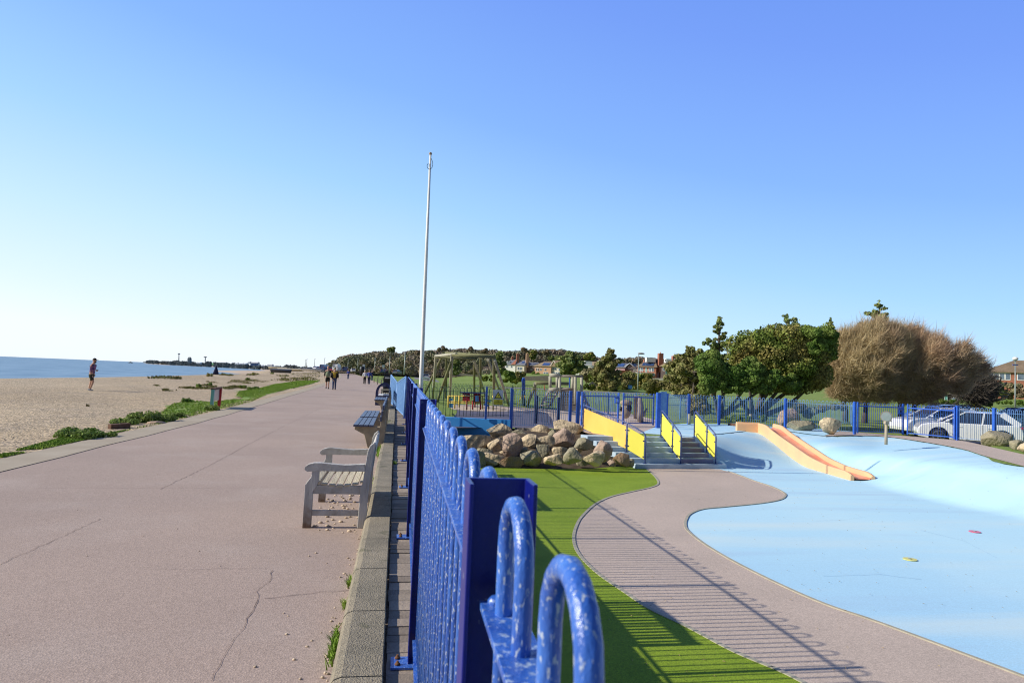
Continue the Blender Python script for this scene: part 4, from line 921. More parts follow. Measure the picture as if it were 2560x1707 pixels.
# --- warning sign on the wall railing
sg = T('warning_sign', 'NO CLIMBING ON ROCKS warning sign with a yellow triangle on the wall railing', 'sign', tuple(atd(1245,994,24.6)))
def text(s, size, m, par, name, rot, loc):
    cu = bpy.data.curves.new('txt', 'FONT'); cu.body = s; cu.size = size; cu.align_x = 'CENTER'; cu.align_y = 'CENTER'; cu.extrude = .002
    o = bpy.data.objects.new('txt', cu); col.objects.link(o); dg = bpy.context.evaluated_depsgraph_get(); me = bpy.data.meshes.new_from_object(o.evaluated_get(dg)); bpy.data.objects.remove(o)
    me.materials.clear(); me.materials.append(m); q = bpy.data.objects.new(name, me); col.objects.link(q); q.parent = par; q.location = Vector(loc)-Vector(par['org']); q.rotation_euler = rot; q['org'] = list(par['org']); return q
dsg = atd(1245,994,24.6).length; ps = lambda px, py: aty(px, py, wb.y-.12)
a_, b_ = ps(1233,974), ps(1258.5,975); c_, d_ = ps(1258,1014.5), ps(1232,1014)
yw = Vector((0,-.012,0)); rotS = (PI/2, 0, 0)
def spoly(name, pts, m, k=0): 
    mb = MB(); q = [p+yw*k for p in pts]; n = len(q); mb.v = [tuple(p) for p in q]+[tuple(p+Vector((0,.01,0))) for p in q]; mb.f = [tuple(range(n)), tuple(range(2*n-1, n-1, -1))]+[(i,n+i,n+(i+1)%n,(i+1)%n) for i in range(n)]; mb.sm = [False]*len(mb.f); return P(name, mb, m, sg)
spoly('board', [a_, b_, c_, d_], M['signgrey']); L4 = lambda u_, v_: (a_.lerp(b_, u_)).lerp(d_.lerp(c_, u_), v_)
spoly('yellow_field', [L4(.06,.60), L4(.94,.60), L4(.94,.94), L4(.06,.94)], M['signyel'], 1)
spoly('triangle_border', [L4(.5,.11), L4(.88,.54), L4(.12,.54)], M['ink'], 1); spoly('triangle_field', [L4(.5,.20), L4(.76,.50), L4(.24,.50)], M['signyel'], 2)
sw = (b_-a_).length
text('!', sw*.42, M['ink'], sg, 'exclamation_mark', rotS, L4(.5,.395)+yw*3.2)
for k, s_ in enumerate(('NO', 'CLIMBING', 'ON ROCKS')): text(s_, sw*.17, M['inkbrown'], sg, 'sign_text', rotS, L4(.5,.66+k*.105)+yw*2.2)

db = MB(); g = random.Random(15)
for _ in range(520):
    x, y = g.uniform(.6, 9), 4+g.random()**1.3*16; s_ = g.uniform(.008,.022); a_ = g.uniform(0, 6.28); c_, d_ = math.cos(a_)*s_, math.sin(a_)*s_; z_ = ZG+.014+g.uniform(0,.006)
    db.poly([(x-c_,y-d_,z_),(x+d_*.35,y-c_*.35,z_+.004),(x+c_,y+d_,z_),(x-d_*.35,y+c_*.35,z_+.004)])
for _ in range(260):
    x, y = g.uniform(9, 17), g.uniform(8, 22); s_ = g.uniform(.006,.02); a_ = g.uniform(0, 6.28); c_, d_ = math.cos(a_)*s_, math.sin(a_)*s_; z_ = hz(x,y)+.008
    db.poly([(x-c_,y-d_,z_),(x+d_*.5,y-c_*.5,z_+.006),(x+c_,y+d_,z_),(x-d_*.5,y+c_*.5,z_+.004)])
tag(P('leaf_litter', db, mat('dry_leaf', (.45,.36,.18), (.30,.2,.1), 60, .9, island=.5)), 'specks of dry leaf and grit scattered over turf, path and blue floor', 'litter', kind='stuff')
# --- timber swing frame (two bays side by side) beyond the wall
def Q(x, y): return (1040+x/7.128, 840+y/7.128)
sf = T('swing_frame', 'tall round-timber swing frame with crossed legs behind the blue wall', 'swing frame', tuple(at(*Q(600,1240), UP)))
def pole(a, b, r, name, m=None, par=sf): return P(name, MB().tube([a, b], r, 10), m or M['timber'], par)
def TP(x, y, d): return atd(*Q(x, y), d)
dn, df = 36., 41.
def foot(x, y): return at(*Q(x, y), UP)
pole(TP(640,340,dn), TP(1400,375,dn), .07, 'beam'); pole(TP(350,378,df), TP(1050,408,df), .075, 'beam'); pole(TP(350,355,df), TP(720,322,dn), .08, 'beam', M['timberpale']); pole(TP(500,298,df+2), TP(1400,352,df-2), .075, 'beam')
for a, b, m in (((640,345,dn),(597,1190),0),((625,470,dn),(372,1185),1),((355,365,df),(298,1130),0),((495,300,df+1),(120,1105),1),((540,300,df+2),(532,1105),1),((1040,410,df),(1035,1110),1),((1030,425,df),(1262,1130),0),
                ((1395,380,dn),(1383,1230),1),((1400,420,dn),(1655,1238),0),((1150,395,df),(1145,1110),1),((1280,425,df),(1560,1150),0)):
    pole(TP(*a), foot(*b), .085, 'leg', M['timber'] if m else M['timberpale'])
for x, y in ((395,1135),(1000,420)): pass
# --- red and yellow activity frame
af = T('activity_frame', 'toddler activity frame with red panels and yellow tubes behind the wall railing', 'play frame', tuple(at(*Q(900,1310), UP)))
def tb(x0, y0, x1, y1, d, m, r=.028, nm='tube'): return P(nm, MB().tube([TP(x0,y0,d), TP(x1,y1,d)], r, 8), M[m], af)
D1 = 33.5
for x, m, y1 in ((575,'yellowtube',1275),(690,'yellowtube',1290),(770,'yellowtube',1270),(905,'panelred',1310),(1010,'panelred',1310),(1050,'panelred',1270),(1150,'panelred',1310),(1185,'yellowtube',1300),(1295,'yellowtube',1300),(1375,'yellowtube',1320)): tb(x, 1060 if x not in (905,1010,1050,1150) else 1150, x, y1, D1, m, .035, 'leg')
for y, m in ((1065,'yellowtube'),(1165,'yellowtube'),(1190,'yellowtube')): tb(575, y, 1300, y+6, D1, m, .022)
def quad(x0, y0, x1, y1, d, m, nm='panel', th=.04, par=af):
    a, b, c, e = TP(x0,y0,d), TP(x1,y0,d), TP(x1,y1,d), TP(x0,y1,d); n = (b-a).cross(e-a).normalized()*th; mb = MB(); q = [a,b,c,e]; mb.v = [tuple(p) for p in q]+[tuple(p+n) for p in q]; mb.f = [(0,1,2,3),(7,6,5,4),(0,4,5,1),(1,5,6,2),(2,6,7,3),(3,7,4,0)]; mb.sm = [False]*6; return P(nm, mb, M[m], par)
quad(830,1010,960,1165,D1,'panelred'); q_ = quad(1020,1020,1155,1195,D1,'panelred'); quad(1055,1060,1115,1165,D1-.1,'skyblue','picture'); quad(590,1115,650,1275,D1,'skyblue')
P('roof_board', MB().bar(TP(785,1006,D1), TP(1240,1020,D1), .5, .05), M['navy'], af); tb(835,1045,955,1065,D1-.1,'white',.02); tb(1225,1130,1330,1170,D1,'teal',.05); tb(1210,1215,1290,1240,D1,'skyblue',.05)
# --- blue spring arch and small timber swing to the right
ba = T('play_mast', 'tall narrow blue play mast with yellow stays on the grass', 'play mast', tuple(foot(1915,1240)))
D2 = 41.
for x in (1900, 1932): P('mast_pole', MB().tube([TP(x,775,D2), foot(x,1242)], .055, 8), M['bluemetal'], ba)
P('cap', MB().tube([TP(1900,775,D2), TP(1907,752,D2), TP(1925,752,D2), TP(1932,775,D2)], .05, 8), M['bluemetal'], ba)
for x0, x1 in ((1885,1810),(1935,1985)): P('stay', MB().tube([TP(x0,1065,D2), foot(x1,1225)], .03, 6), M['yellowtube'], ba)
ts = T('timber_swing', 'small low timber swing with a single beam left of the play tower', 'swing', tuple(foot(2130,1260)))
P('beam', MB().tube([TP(2130,838,40), atd(1320+590/5.88,840+700/5.88,41)], .10, 10), M['timber'], ts)
P('leg', MB().tube([TP(2120,840,40), foot(2130,1262)], .09, 10), M['timberpale'], ts); P('leg', MB().tube([TP(2108,920,40), foot(1975,1255)], .09, 10), M['timber'], ts)
def Q6(x, y): return (1320+x/5.88, 840+y/5.88)
P('swing_chain', MB().tube([atd(*Q6(235,705),40.5), atd(*Q6(262,860),40.5)], .02, 6), M['panelred'], ts)
# --- timber tower with ladder, bridge and ramp
tw = T('play_tower', 'timber climbing tower with ladder legs and a grey plank wall behind the fence', 'play tower', tuple(at(*Q6(400,1060), UP)))
DT = 38.
def T6(x, y, d=DT): return atd(*Q6(x, y), d)
def F6(x, y): return at(*Q6(x, y), UP)
for x, y0, y1, d in ((325,590,770,DT),(465,590,1050,DT),(428,600,770,DT+1.5),(655,600,770,DT),(695,600,1000,DT-.3),(788,595,1080,DT+.5),(652,700,1080,DT+1)): P('post', MB().tube([T6(x,y0,d), T6(x,y1,d)], .085, 10), M['timberpale'], tw)
for a, b, w in (((315,575),(475,580),.11),((470,588),(800,592),.07),((305,785),(460,785),.12),((470,770),(700,780),.06)): P('beam', MB().tube([T6(*a), T6(*b)], w, 10), M['timberpale'] if w > .1 else M['timbergrey'], tw)
for a, b in (((310,800),(180,1040)),((440,810),(300,1045)),((800,830),(925,1105)),((790,900),(880,1105))): P('ladder_rail', MB().bar(T6(*a), F6(*b), .09, .14), M['timbergrey'], tw)
for k in range(5): t_ = (k+.5)/5; P('rung', MB().tube([T6(310-130*t_,800+240*t_), T6(440-140*t_,810+235*t_)], .04, 8), M['timbergrey'], tw)
for k in range(4): t_ = (k+.5)/4; P('rung', MB().tube([T6(800+120*t_,840+255*t_), T6(785+100*t_,880+225*t_)], .03, 8), M['timbergrey'], tw)
for k in range(8):
    y = 785+k*38; quad_ = MB(); a, b = T6(478,y+17), T6(705,y+17); P('plank', MB().bar(a, b, .06, .215), M['timbergrey'], tw)
P('blue_panel', MB().bar(T6(612,610,DT+.4), T6(612,765,DT+.4), .30, .05), M['bluemetal'], tw)
for x, y in ((350,900),(380,930)): pass
P('net', MB().bar(T6(345,800,DT+.6), T6(345,1030,DT+.6), .5, .06), M['cblack'], tw)
# carved posts and animal bin on the pitch side
cp_ = T('carved_post', 'weathered carved tree-trunk post standing beyond the double gate', 'carved post', tuple(F6(1650,1250))); g = random.Random(9)
D3 = 32.
pts = [F6(1650,1255)+Vector((g.uniform(-.04,.04),0,0))]+[T6(1650+g.uniform(-10,10), 1200-40*k, D3) for k in range(9)]
P('trunk', MB().tube([F6(1652,1255)]+[T6(1652+g.uniform(-9,9), 1180-40*k, D3) for k in range(8)], [.16,.14,.15,.13,.14,.12,.13,.10,.08], 10), M['timbergrey'], cp_)
P('branch', MB().tube([T6(1690,1180,D3), T6(1745,1060,D3)], [.07,.04], 8), M['timbergrey'], cp_)
o = P('leaning_slab', MB().bar(F6(1590,1215), T6(1600,890,D3+1), .26, .10), M['timbergrey'], None, .02); tag(o, 'leaning grey timber slab just left of the carved trunk post', 'timber slab')
ab = T('animal_bin', 'squat animal-shaped litter bin with a pale hood beyond the double gate', 'bin', tuple(F6(1440,1140)))
c = T6(1440,1085,D3+1.2); P('body', MB().ball(c, (.27,.24,.42), 12, 8), M['concsup'], ab); P('hood', MB().ball(c+zz*.34, (.32,.28,.16), 12, 6), M['concsup'], ab); P('mouth', MB().ball(c+Vector((.08,-.16,.1)), (.17,.12,.18), 10, 6), M['black'], ab); P('ear', MB().ball(c+Vector((-.28,-.05,.05)), (.07,.07,.12), 8, 5), M['black'], ab)

# --- flagpole
fp = T('flagpole', 'tall white flagpole with a ball top rising behind the promenade fence', 'flagpole', (.75,21,UP))
f0, f1_ = Vector((.76,21,-1.2)), aty(1076,388,21.); P('pole', MB().tube([f0, f0.lerp(f1_,.3), f0.lerp(f1_,.7), f1_], [.066,.062,.048,.032], 14), M['white'], fp)
P('finial', MB().ball(f1_+zz*.04, .05, 12, 8), M['copper'], fp); bp = f1_-zz*.22
P('halyard_loop', MB().tube([bp+Vector((.03,-.04,.1)), bp+Vector((.075,-.05,0)), bp+Vector((.085,-.05,-.1)), bp+Vector((.06,-.06,-.2)), bp+Vector((.0,-.06,-.25)), bp+Vector((-.07,-.05,-.21)), bp+Vector((-.09,-.04,-.13)), bp+Vector((-.05,-.03,-.05))], .009, 6), M['rope'], fp)

# ================================================================ PEOPLE
def skinned(pts, edges, rad, name, m, parent, sub=2, extra=None):
    me = bpy.data.meshes.new('t'); me.from_pydata([tuple(p) for p in pts], edges, []); o = bpy.data.objects.new('t', me); col.objects.link(o)
    o.modifiers.new('s', 'SKIN'); sv = me.skin_vertices[0].data
    for i, r in enumerate(rad):
        sv[i].radius = (r, r) if not isinstance(r, tuple) else r
    sv[0].use_root = True
    sb_ = o.modifiers.new('u', 'SUBSURF'); sb_.levels = sub; sb_.render_levels = sub
    dg = bpy.context.evaluated_depsgraph_get(); ev = bpy.data.meshes.new_from_object(o.evaluated_get(dg)); bpy.data.objects.remove(o)
    v = [tuple(q.co) for q in ev.vertices]; f = [tuple(p.vertices) for p in ev.polygons]
    if extra: n = len(v); v += extra.v; f += [tuple(i+n for i in q) for q in extra.f]
    return mesh_obj(name, v, f, m, parent, True)
def person(label, loc, face, ht, arms, legs, top, bottom, shorts, hat=None, hair='hairblack', shoe='shoe', lean=.03, sleeves=True, bulk=1., extra_hat=None, skirt=False):
    """arms: (elbow, hand) offsets for left and right; legs: (knee, ankle) for left and right; x forward, y left"""
    t = T('person', label, 'person', loc, local=True); t.rotation_euler = (0,0,face); k = ht/1.75
    V = lambda x, y, z: Vector((x*k, y*k, z*k))
    pel = V(0,0,.93); ch = V(lean,0,1.28); nk = V(lean+.01,0,1.50); hd = V(lean+.03,0,1.60)
    sh = [V(lean,.175,1.43), V(lean,-.175,1.43)]; hp = [V(0,.085,.90), V(0,-.085,.90)]
    el = [V(*a[0]) for a in arms]; hn = [V(*a[1]) for a in arms]; kn = [V(*a[0]) for a in legs]; an = [V(*a[1]) for a in legs]
    pts = [pel, V(lean*.5,0,1.10), ch, V(lean,0,1.42), nk, hd]; ed = [(0,1),(1,2),(2,3),(3,4),(4,5)]; b = bulk
    rad = [(.15*b*k,.11*b*k),(.14*b*k,.105*b*k),(.155*b*k,.12*b*k),(.12*k,.09*k),(.055*k,.06*k),(.06*k,.065*k)]
    fing = MB()
    for i in range(2):
        n = len(pts); pts += [sh[i], el[i], hn[i]]; ed += [(3,n),(n,n+1),(n+1,n+2)]; rad += [.058*k,.043*k,.028*k]
        d = (hn[i]-el[i]).normalized(); fw = V(1,0,0).normalized(); q = (fw-d*fw.dot(d)).normalized() if abs(d.x) < .95 else Vector((0,0,1)); w = d.cross(q)
        palm = hn[i]+d*.045*k; fing.ball(palm, (.042*k,.030*k,.042*k), 8, 6)
        for j in range(4):
            s = palm+q*(-.028+.019*j)*k+d*.03*k; L = (.055,.065,.07,.05)[j]*k; bend = w*(.018 if i else -.018)*k
            fing.tube([s, s+d*L*.5, s+d*L*.85+bend], [.0095*k,.009*k,.007*k], 6)
        s = palm+q*.035*k; fing.tube([s-q*.01*k, s+q*.02*k+d*.02*k, s+q*.022*k+d*.045*k], [.011*k,.010*k,.008*k], 6)
        n = len(pts); pts += [hp[i], kn[i], an[i]]; ed += [(0,n),(n,n+1),(n+1,n+2)]; rad += [.092*k*b,.062*k,.042*k]
    # head with nose, chin and ears as part of the same mesh
    hc = V(lean+.045,0,1.655); rows = []
    for i in range(11):
        a = PI*i/10; r = []
        for j in range(14):
            p = 2*PI*j/14; x = math.sin(a)*math.cos(p); y = math.sin(a)*math.sin(p); z = -math.cos(a)
            jaw = 1-.28*ss(-z*1.2); fx2 = 1+.0*x
            r.append(hc+Vector((x*.098*k*(jaw if x < 0 else 1-.12*ss(-z)), y*.078*k*jaw, z*.122*k)))
        rows.append(r)
    fing.grid(rows, True); nb_ = hc+V(.095,0,-.01); fing.ball(nb_, (.020*k,.014*k,.024*k), 6, 5)
    for s in (-1, 1): fing.ball(hc+V(0,.080*s,-.01), (.016*k,.009*k,.028*k), 6, 5)
    fing.ball(hc+V(.083,0,-.062), (.014*k,.026*k,.009*k), 6, 4)
    body = skinned(pts, ed, rad, 'body', M['skin'], t, 2, fing)
    for s in (-1, 1): P('eye', MB().ball(hc+V(.088,.030*s,.018), (.009*k,.013*k,.008*k), 6, 4), M['ink'], t)
    # top
    g = .012*k; ti = [0,1,2,3]; pt = [V(0,0,.88), pts[1], pts[2], pts[3]]; et = [(0,1),(1,2),(2,3)]; rt = [(.165*b*k,.125*b*k),(.160*b*k,.125*b*k),(.172*b*k,.135*b*k),(.135*k,.105*k)]
    for i in range(2):
        n = len(pt); e2 = el[i] if not sleeves else hn[i]
        pt += [sh[i], el[i]] + ([hn[i]-(hn[i]-el[i])*.12] if sleeves else []); et += [(3,n),(n,n+1)] + ([(n+1,n+2)] if sleeves else []); rt += [.072*k,.058*k] + ([.043*k] if sleeves else [])
    skinned(pt, et, rt, 'shirt' if not skirt else 'jacket', M[top], t)
    # bottom
    pt = [V(0,0,.97), V(0,0,.90)]; et = [(0,1)]; rt = [(.150*b*k,.118*b*k), (.155*b*k,.12*b*k)]; hp = [V(0,.088,.80), V(0,-.088,.80)]
    for i in range(2):
        n = len(pt)
        if shorts: mid = hp[i].lerp(kn[i], .92); pt += [hp[i], mid]; et += [(1,n),(n,n+1)]; rt += [.102*k*b,.088*k]
        else: pt += [hp[i], kn[i], an[i]+V(0,0,-.02)]; et += [(1,n),(n,n+1),(n+1,n+2)]; rt += [.105*k*b,.076*k,.066*k]
    skinned(pt, et, rt, 'shorts' if shorts else 'trousers', M[bottom], t)
    for i in range(2):
        a = an[i]; sm = MB(); sm.ball((a.x+.055*k, a.y, max(.035*k, a.z-.045*k)), (.135*k,.048*k,.042*k), 10, 6); sm.ball((a.x-.0*k, a.y, a.z-.01*k), (.055*k,.05*k,.05*k), 8, 6); P('shoe', sm, M[shoe], t)
    hm = MB()
    if hat:
        rows = [[hc+Vector((.108*k*math.cos(2*PI*j/14)*math.cos(a), .090*k*math.sin(2*PI*j/14)*math.cos(a), .03*k+.115*k*math.sin(a))) for j in range(14)] for a in [0,.3,.6,.9,1.2,1.5]]
        hm.grid(rows, True)
        if hat == 'brim': hm.grid([[hc+Vector((r_*k*math.cos(2*PI*j/14), r_*.92*k*math.sin(2*PI*j/14), .045*k-(r_-.1)*.12*k)) for j in range(14)] for r_ in (.095,.17)], True)
        else: hm.prism([(hc.x+.07*k, hc.z+.045*k),(hc.x+.19*k, hc.z+.030*k),(hc.x+.19*k, hc.z+.038*k),(hc.x+.07*k, hc.z+.060*k)], 'y', -.065*k, .065*k)
        P('cap', hm, M[hair if hat == 'cap' else 'colive'], t)
        if hat == 'cap':
            bd = MB().ball(hc+V(.055,0,-.085), (.052*k,.055*k,.05*k), 8, 6); P('beard', bd, M['hairblack'], t)
    else:
        for _ in (0,): hm.grid([[hc+Vector(((-.012+.108*math.cos(2*PI*j/14)*math.cos(a))*k, .088*k*math.sin(2*PI*j/14)*math.cos(a), (.035*(math.cos(2*PI*j/14) > 0)-.03*(math.cos(2*PI*j/14) <= 0)+.11*math.sin(a)+.02)*k)) for j in range(14)] for a in [0,.3,.6,.9,1.2,1.5]], True)
        P('hair', hm, M[hair], t)
    return t
A0 = ((.02,.24,1.16),(.10,.27,.93)); A1 = ((.0,-.24,1.16),(.05,-.27,.92))
# man on the beach walks to the right looking at his phone
pm = at(226,976.5,-.11)
tm = person('bearded man in dark cap, plaid shirt and shorts walking on the shingle', tuple(pm), R(-6), 1.74, (((.0,.22,1.15),(.02,.23,.92)), ((.05,-.22,1.15),(.30,-.20,1.12))), (((-.05,.09,.49),(-.13,.09,.09)), ((.16,-.09,.52),(.02,-.09,.08))), 'plaid', 'ckhaki', True, 'cap', 'hairblack', lean=.06, bulk=1.08)
ph = P('phone', MB().box((.40,-.20,1.15), (.10,.07,.012), Matrix.Rotation(.4, 3, 'Y')), M['black'], tm); 
p = at(818,972,0.); person('bald walker in black top, olive vest and black shorts', tuple(p), R(-87), 1.80, (((-.02,.30,1.22),(-.10,.38,1.02)), ((.05,-.25,1.16),(.14,-.26,.96))), (((.10,.09,.50),(.02,.09,.09)), ((-.02,-.09,.48),(-.14,-.09,.12))), 'cblack', 'cblack', True, None, 'skin', 'cblack', bulk=1.1)
P('vest', MB().ball((.05,0,1.20), (.185,.21,.28), 12, 8), M['colive'], [o for o in col.objects if o.name.startswith('person') and o.parent is None][-1])
p = at(835,974,0.); person('walker in mustard jumper, black jacket, jeans and brimmed hat', tuple(p), R(-92), 1.74, (A0, A1), (((.02,.08,.48),(-.08,.08,.09)), ((.12,-.08,.50),(.06,-.08,.08))), 'cyellow', 'cdenim', False, 'brim', 'hairgrey', 'black' if 0 else 'cblack')
o_ = [o for o in col.objects if o.name.startswith('person') and o.parent is None][-1]
for s in (-1, 1): P('jacket_sleeve', MB().tube([(.0,.18*s,1.45),(.02,.25*s,1.16),(.09,.28*s,.96)], [.085,.07,.055], 8), M['cblack'], o_); P('jacket_front', MB().tube([(.03,.14*s,1.46),(.06,.155*s,1.2),(.05,.15*s,.86)], [.06,.08,.07], 8), M['cblack'], o_)
p = at(870,948,0.); person('walker in blue jacket alone at the left edge of the promenade', tuple(p), R(88), 1.75, (A0, A1), (((.05,.08,.48),(.0,.08,.09)), ((.02,-.08,.48),(-.10,-.08,.12))), 'cblue', 'cdenim', False, None, 'hairblack')
p = at(911,960.5,0.); person('walker with pale hair, white jacket and black trousers next to the one in blue', tuple(p), R(90), 1.66, (A0, ((-.02,-.27,1.12),(-.08,-.33,.93))), (((.04,.08,.46),(.0,.08,.09)), ((.0,-.08,.46),(-.05,-.08,.09))), 'cwhite', 'cblack', False, None, 'hairgrey', bulk=1.0)
p = at(922,961,0.); person('walker in a bright blue coat and navy trousers next to the one in white', tuple(p), R(90), 1.72, (A0, A1), (((.05,.08,.48),(.02,.08,.09)), ((.03,-.08,.48),(-.12,-.08,.10))), 'cblue', 'cnavy', False, None, 'hairblack', bulk=1.1)
p = at(929.5,952,0.); person('walker in a navy coat partly hidden behind the one in bright blue', tuple(p), R(90), 1.72, (A0, A1), (((.05,.08,.48),(.02,.08,.09)), ((.03,-.08,.48),(-.12,-.08,.10))), 'cnavy', 'cdenim', False, None, 'hairgrey')

# --- info board on the beach verge
ib = T('info_board', 'red and teal timber notice stand on the grass beside the promenade', 'notice stand', tuple(at(528,1024,0)))
p0 = at(528,1026,-.05); p1 = at(547,1020,-.05); zz = Vector((0,0,1))
q0_ = aty(532,974,p0.y); 
P('post', MB().bar(p0, Vector((p0.x+.02,p0.y,q0_.z)), .10, .10, (0,1,0)), M['skyboard'] if 'skyboard' in M else M['teal'], ib)
P('post', MB().bar(p1, Vector((p1.x+.02,p1.y,q0_.z+.02)), .10, .10, (0,1,0)), M['panelred'], ib)
h = Vector((p1.x-p0.x,p1.y-p0.y,0)); P('top_rail', MB().bar(Vector((p0.x,p0.y,q0_.z+.02)), Vector((p1.x,p1.y,q0_.z+.03)), .13, .07), M['oldwood'], ib)
P('notice', MB().bar(Vector((p0.x,p0.y,q0_.z-.22))+h*.1, Vector((p0.x,p0.y,q0_.z-.22))+h*.9, .04, .40), M['glassd'], ib)
P('notice_sheet', MB().bar(Vector((p0.x-.03,p0.y-.03,q0_.z-.22))+h*.25, Vector((p0.x-.03,p0.y-.03,q0_.z-.22))+h*.75, .02, .26), M['signgrey'], ib)
tag(P('driftwood_beam', MB().bar(at(273,1073,-.02)+zz*.05, at(322,1071,-.02)+zz*.06, .16, .14), M['oldwood'], None, .01), 'dark rusty brown timber beam lying in the weeds at the promenade edge', 'beam')
tag(P('flat_stone', MB().ball(at(392,1057,0), (.25,.18,.05), 10, 5), M['rockp']), 'pale flat stone lying under the dark weeds at the promenade edge', 'stone')

# ================================================================ GRASS AND WEEDS ON THE BEACH
g = np.random.default_rng(11)
from mathutils import noise
def grass(name, polys, m, dens, h, seed, kind='stuff', label='', cat='grass', broad=1., group=None):
    gg = random.Random(seed); mb = MB()
    for poly_, z, n, hh in polys:
        q = [at(x, y, z) for x, y in poly_]; xs_ = [p.x for p in q]; ys_ = [p.y for p in q]; c = 0; tries = 0
        tris = tessellate_polygon([[Vector((p.x,p.y,0)) for p in q]]); ar = [abs((q[b]-q[a]).cross(q[c_]-q[a]).z)/2 for a, b, c_ in tris]
        tot = sum(ar)
        for k in range(n):
            r = gg.random()*tot; i = 0
            while r > ar[i] and i < len(ar)-1: r -= ar[i]; i += 1
            a, b, c_ = [q[j] for j in tris[i]]; u_, v_ = gg.random(), gg.random()
            if u_+v_ > 1: u_, v_ = 1-u_, 1-v_
            p = a+(b-a)*u_+(c_-a)*v_
            nz_ = noise.noise(Vector((p.x*.9, p.y*.35, seed)))+.6*noise.noise(Vector((p.x*3.1, p.y*1.3, seed+5)))
            if nz_ < (-.38 if seed == 1 else -.12): continue
            an = gg.uniform(0, 6.28); H_ = hh*gg.uniform(.3, 1.1)*(1 if seed == 1 else max(.15, min(1.1, .45+nz_*1.6))); w = H_*.22*broad; dx, dy = math.cos(an), math.sin(an)
            mb.poly([(p.x-dx*w,p.y-dy*w,z-.02),(p.x+dx*w,p.y+dy*w,z-.02),(p.x+dx*w*.7+dy*H_*.4,p.y+dy*w*.7-dx*H_*.4,z+H_),(p.x-dx*w*.5+dy*H_*.5,p.y-dy*w*.5-dx*H_*.5,z+H_*.9)])
    return tag(P(name, mb, m), label, cat, group, kind)
Z1 = lambda x, y: (x/4.612, 840+y/4.612)
Z2 = lambda x, y: (400+x/5.8, 840+y/5.8)
main = [([Z1(0,1420),Z1(0,1375),Z1(300,1300),Z1(700,1190),Z1(1100,1160),Z1(1700,1040),Z1(1950,960),Z1(1850,880),Z1(2000,780),Z2(420,935),Z2(760,960),Z2(1200,900),Z2(1110,860),Z2(1150,800),Z2(1400,770),Z2(1650,700),Z2(2000,650),Z2(2323,640),Z2(2200,690),Z2(1900,760),Z2(1600,830),Z2(1300,970),Z2(1000,1040),Z2(700,1110),Z2(350,1200),Z2(0,1290),Z1(1500,1085),Z1(900,1225)], -.02, 60000, .055)]
patches = [([Z1(1700,490),Z1(1800,470),Z1(2100,480),Z1(2090,500)],-.1,900,.28), ([Z2(0,610),Z2(60,590),Z2(310,610),Z2(310,628)],-.1,900,.2), ([Z2(30,790),Z2(60,760),Z2(370,800),Z2(350,812)],-.1,1400,.14), ([Z2(240,750),Z2(520,745),Z2(700,700),Z2(830,720),Z2(820,770),Z2(500,770)],-.1,2600,.14),
  ([Z2(880,745),Z2(950,735),Z2(1240,740),Z2(1230,765),Z2(930,765)],-.1,1300,.16), ([Z2(1040,640),Z2(1300,630),Z2(1600,660),Z2(1500,680),Z2(1150,700),Z2(940,700)],-.1,2600,.13), ([Z2(850,570),Z2(900,550),Z2(1080,570),Z2(1060,580)],-.1,500,.3), ([Z2(1230,570),Z2(1350,545),Z2(1450,560),Z2(1300,575)],-.1,400,.3),
  ([Z2(650,670),Z2(680,660),Z2(860,680),Z2(840,690)],-.1,300,.12), ([Z1(800,875),Z1(820,855),Z1(880,865),Z1(870,882)],-.1,220,.10), ([Z1(975,825),Z1(1000,810),Z1(1045,815),Z1(1040,824)],-.1,160,.10), ([Z1(1770,575),Z1(1790,568),Z1(1850,575),Z1(1830,582)],-.1,130,.1),
  ([Z2(1680,570),Z2(1850,560),Z2(1880,590),Z2(1750,600)],-.1,900,.2), ([Z2(1870,545),Z2(2100,530),Z2(2323,520),Z2(2323,600),Z2(2050,600)],-.1,3500,.22), ([Z2(1590,640),Z2(1800,610),Z2(2200,600),Z2(2323,640),Z2(1900,660)],-.06,2200,.22)]
M['verge0'] = mat('verge_turf', (.17,.29,.03), (.34,.32,.13), 1.3, .95, 6, .42, .66)
M['verge2'] = mat('shingle_scrub', (.13,.16,.03), (.2,.17,.08), .8, .9, 5, .35, .65, island=.4)
vq = [at(*p, -.012) for p in main[0][0]]; vq2 = []
for a_, b_ in zip(vq, vq[1:]+vq[:1]):
    nn_ = max(1, int((b_-a_).length/.4))
    for k_ in range(nn_): q_ = a_.lerp(b_, k_/nn_); jj = .35*noise.noise(Vector((q_.x*1.3, q_.y*.9, 2)))+.18*noise.noise(Vector((q_.x*5, q_.y*4, 2))); vq2.append((min(q_.x+jj*1.2, lx(q_.y)+.12), q_.y+jj))
S('grass_verge', MB().flat(vq2, -.012), M['verge0'])
main.append(([Z1(0,1420),Z1(0,1375),Z1(300,1300),Z1(700,1190),Z1(1100,1160),Z1(1500,1090),Z1(900,1225)], -.02, 14000, .05))
grass('verge_grass', main, M['verge'], 1, .09, 1, label='green grass strip growing between the promenade edge and the shingle')
grass('shingle_scrub', patches, M['verge2'], 1, .1, 2, label='patchy olive grass and scrub dotted over the shingle')
sg_ = MB(); gq = random.Random(31)
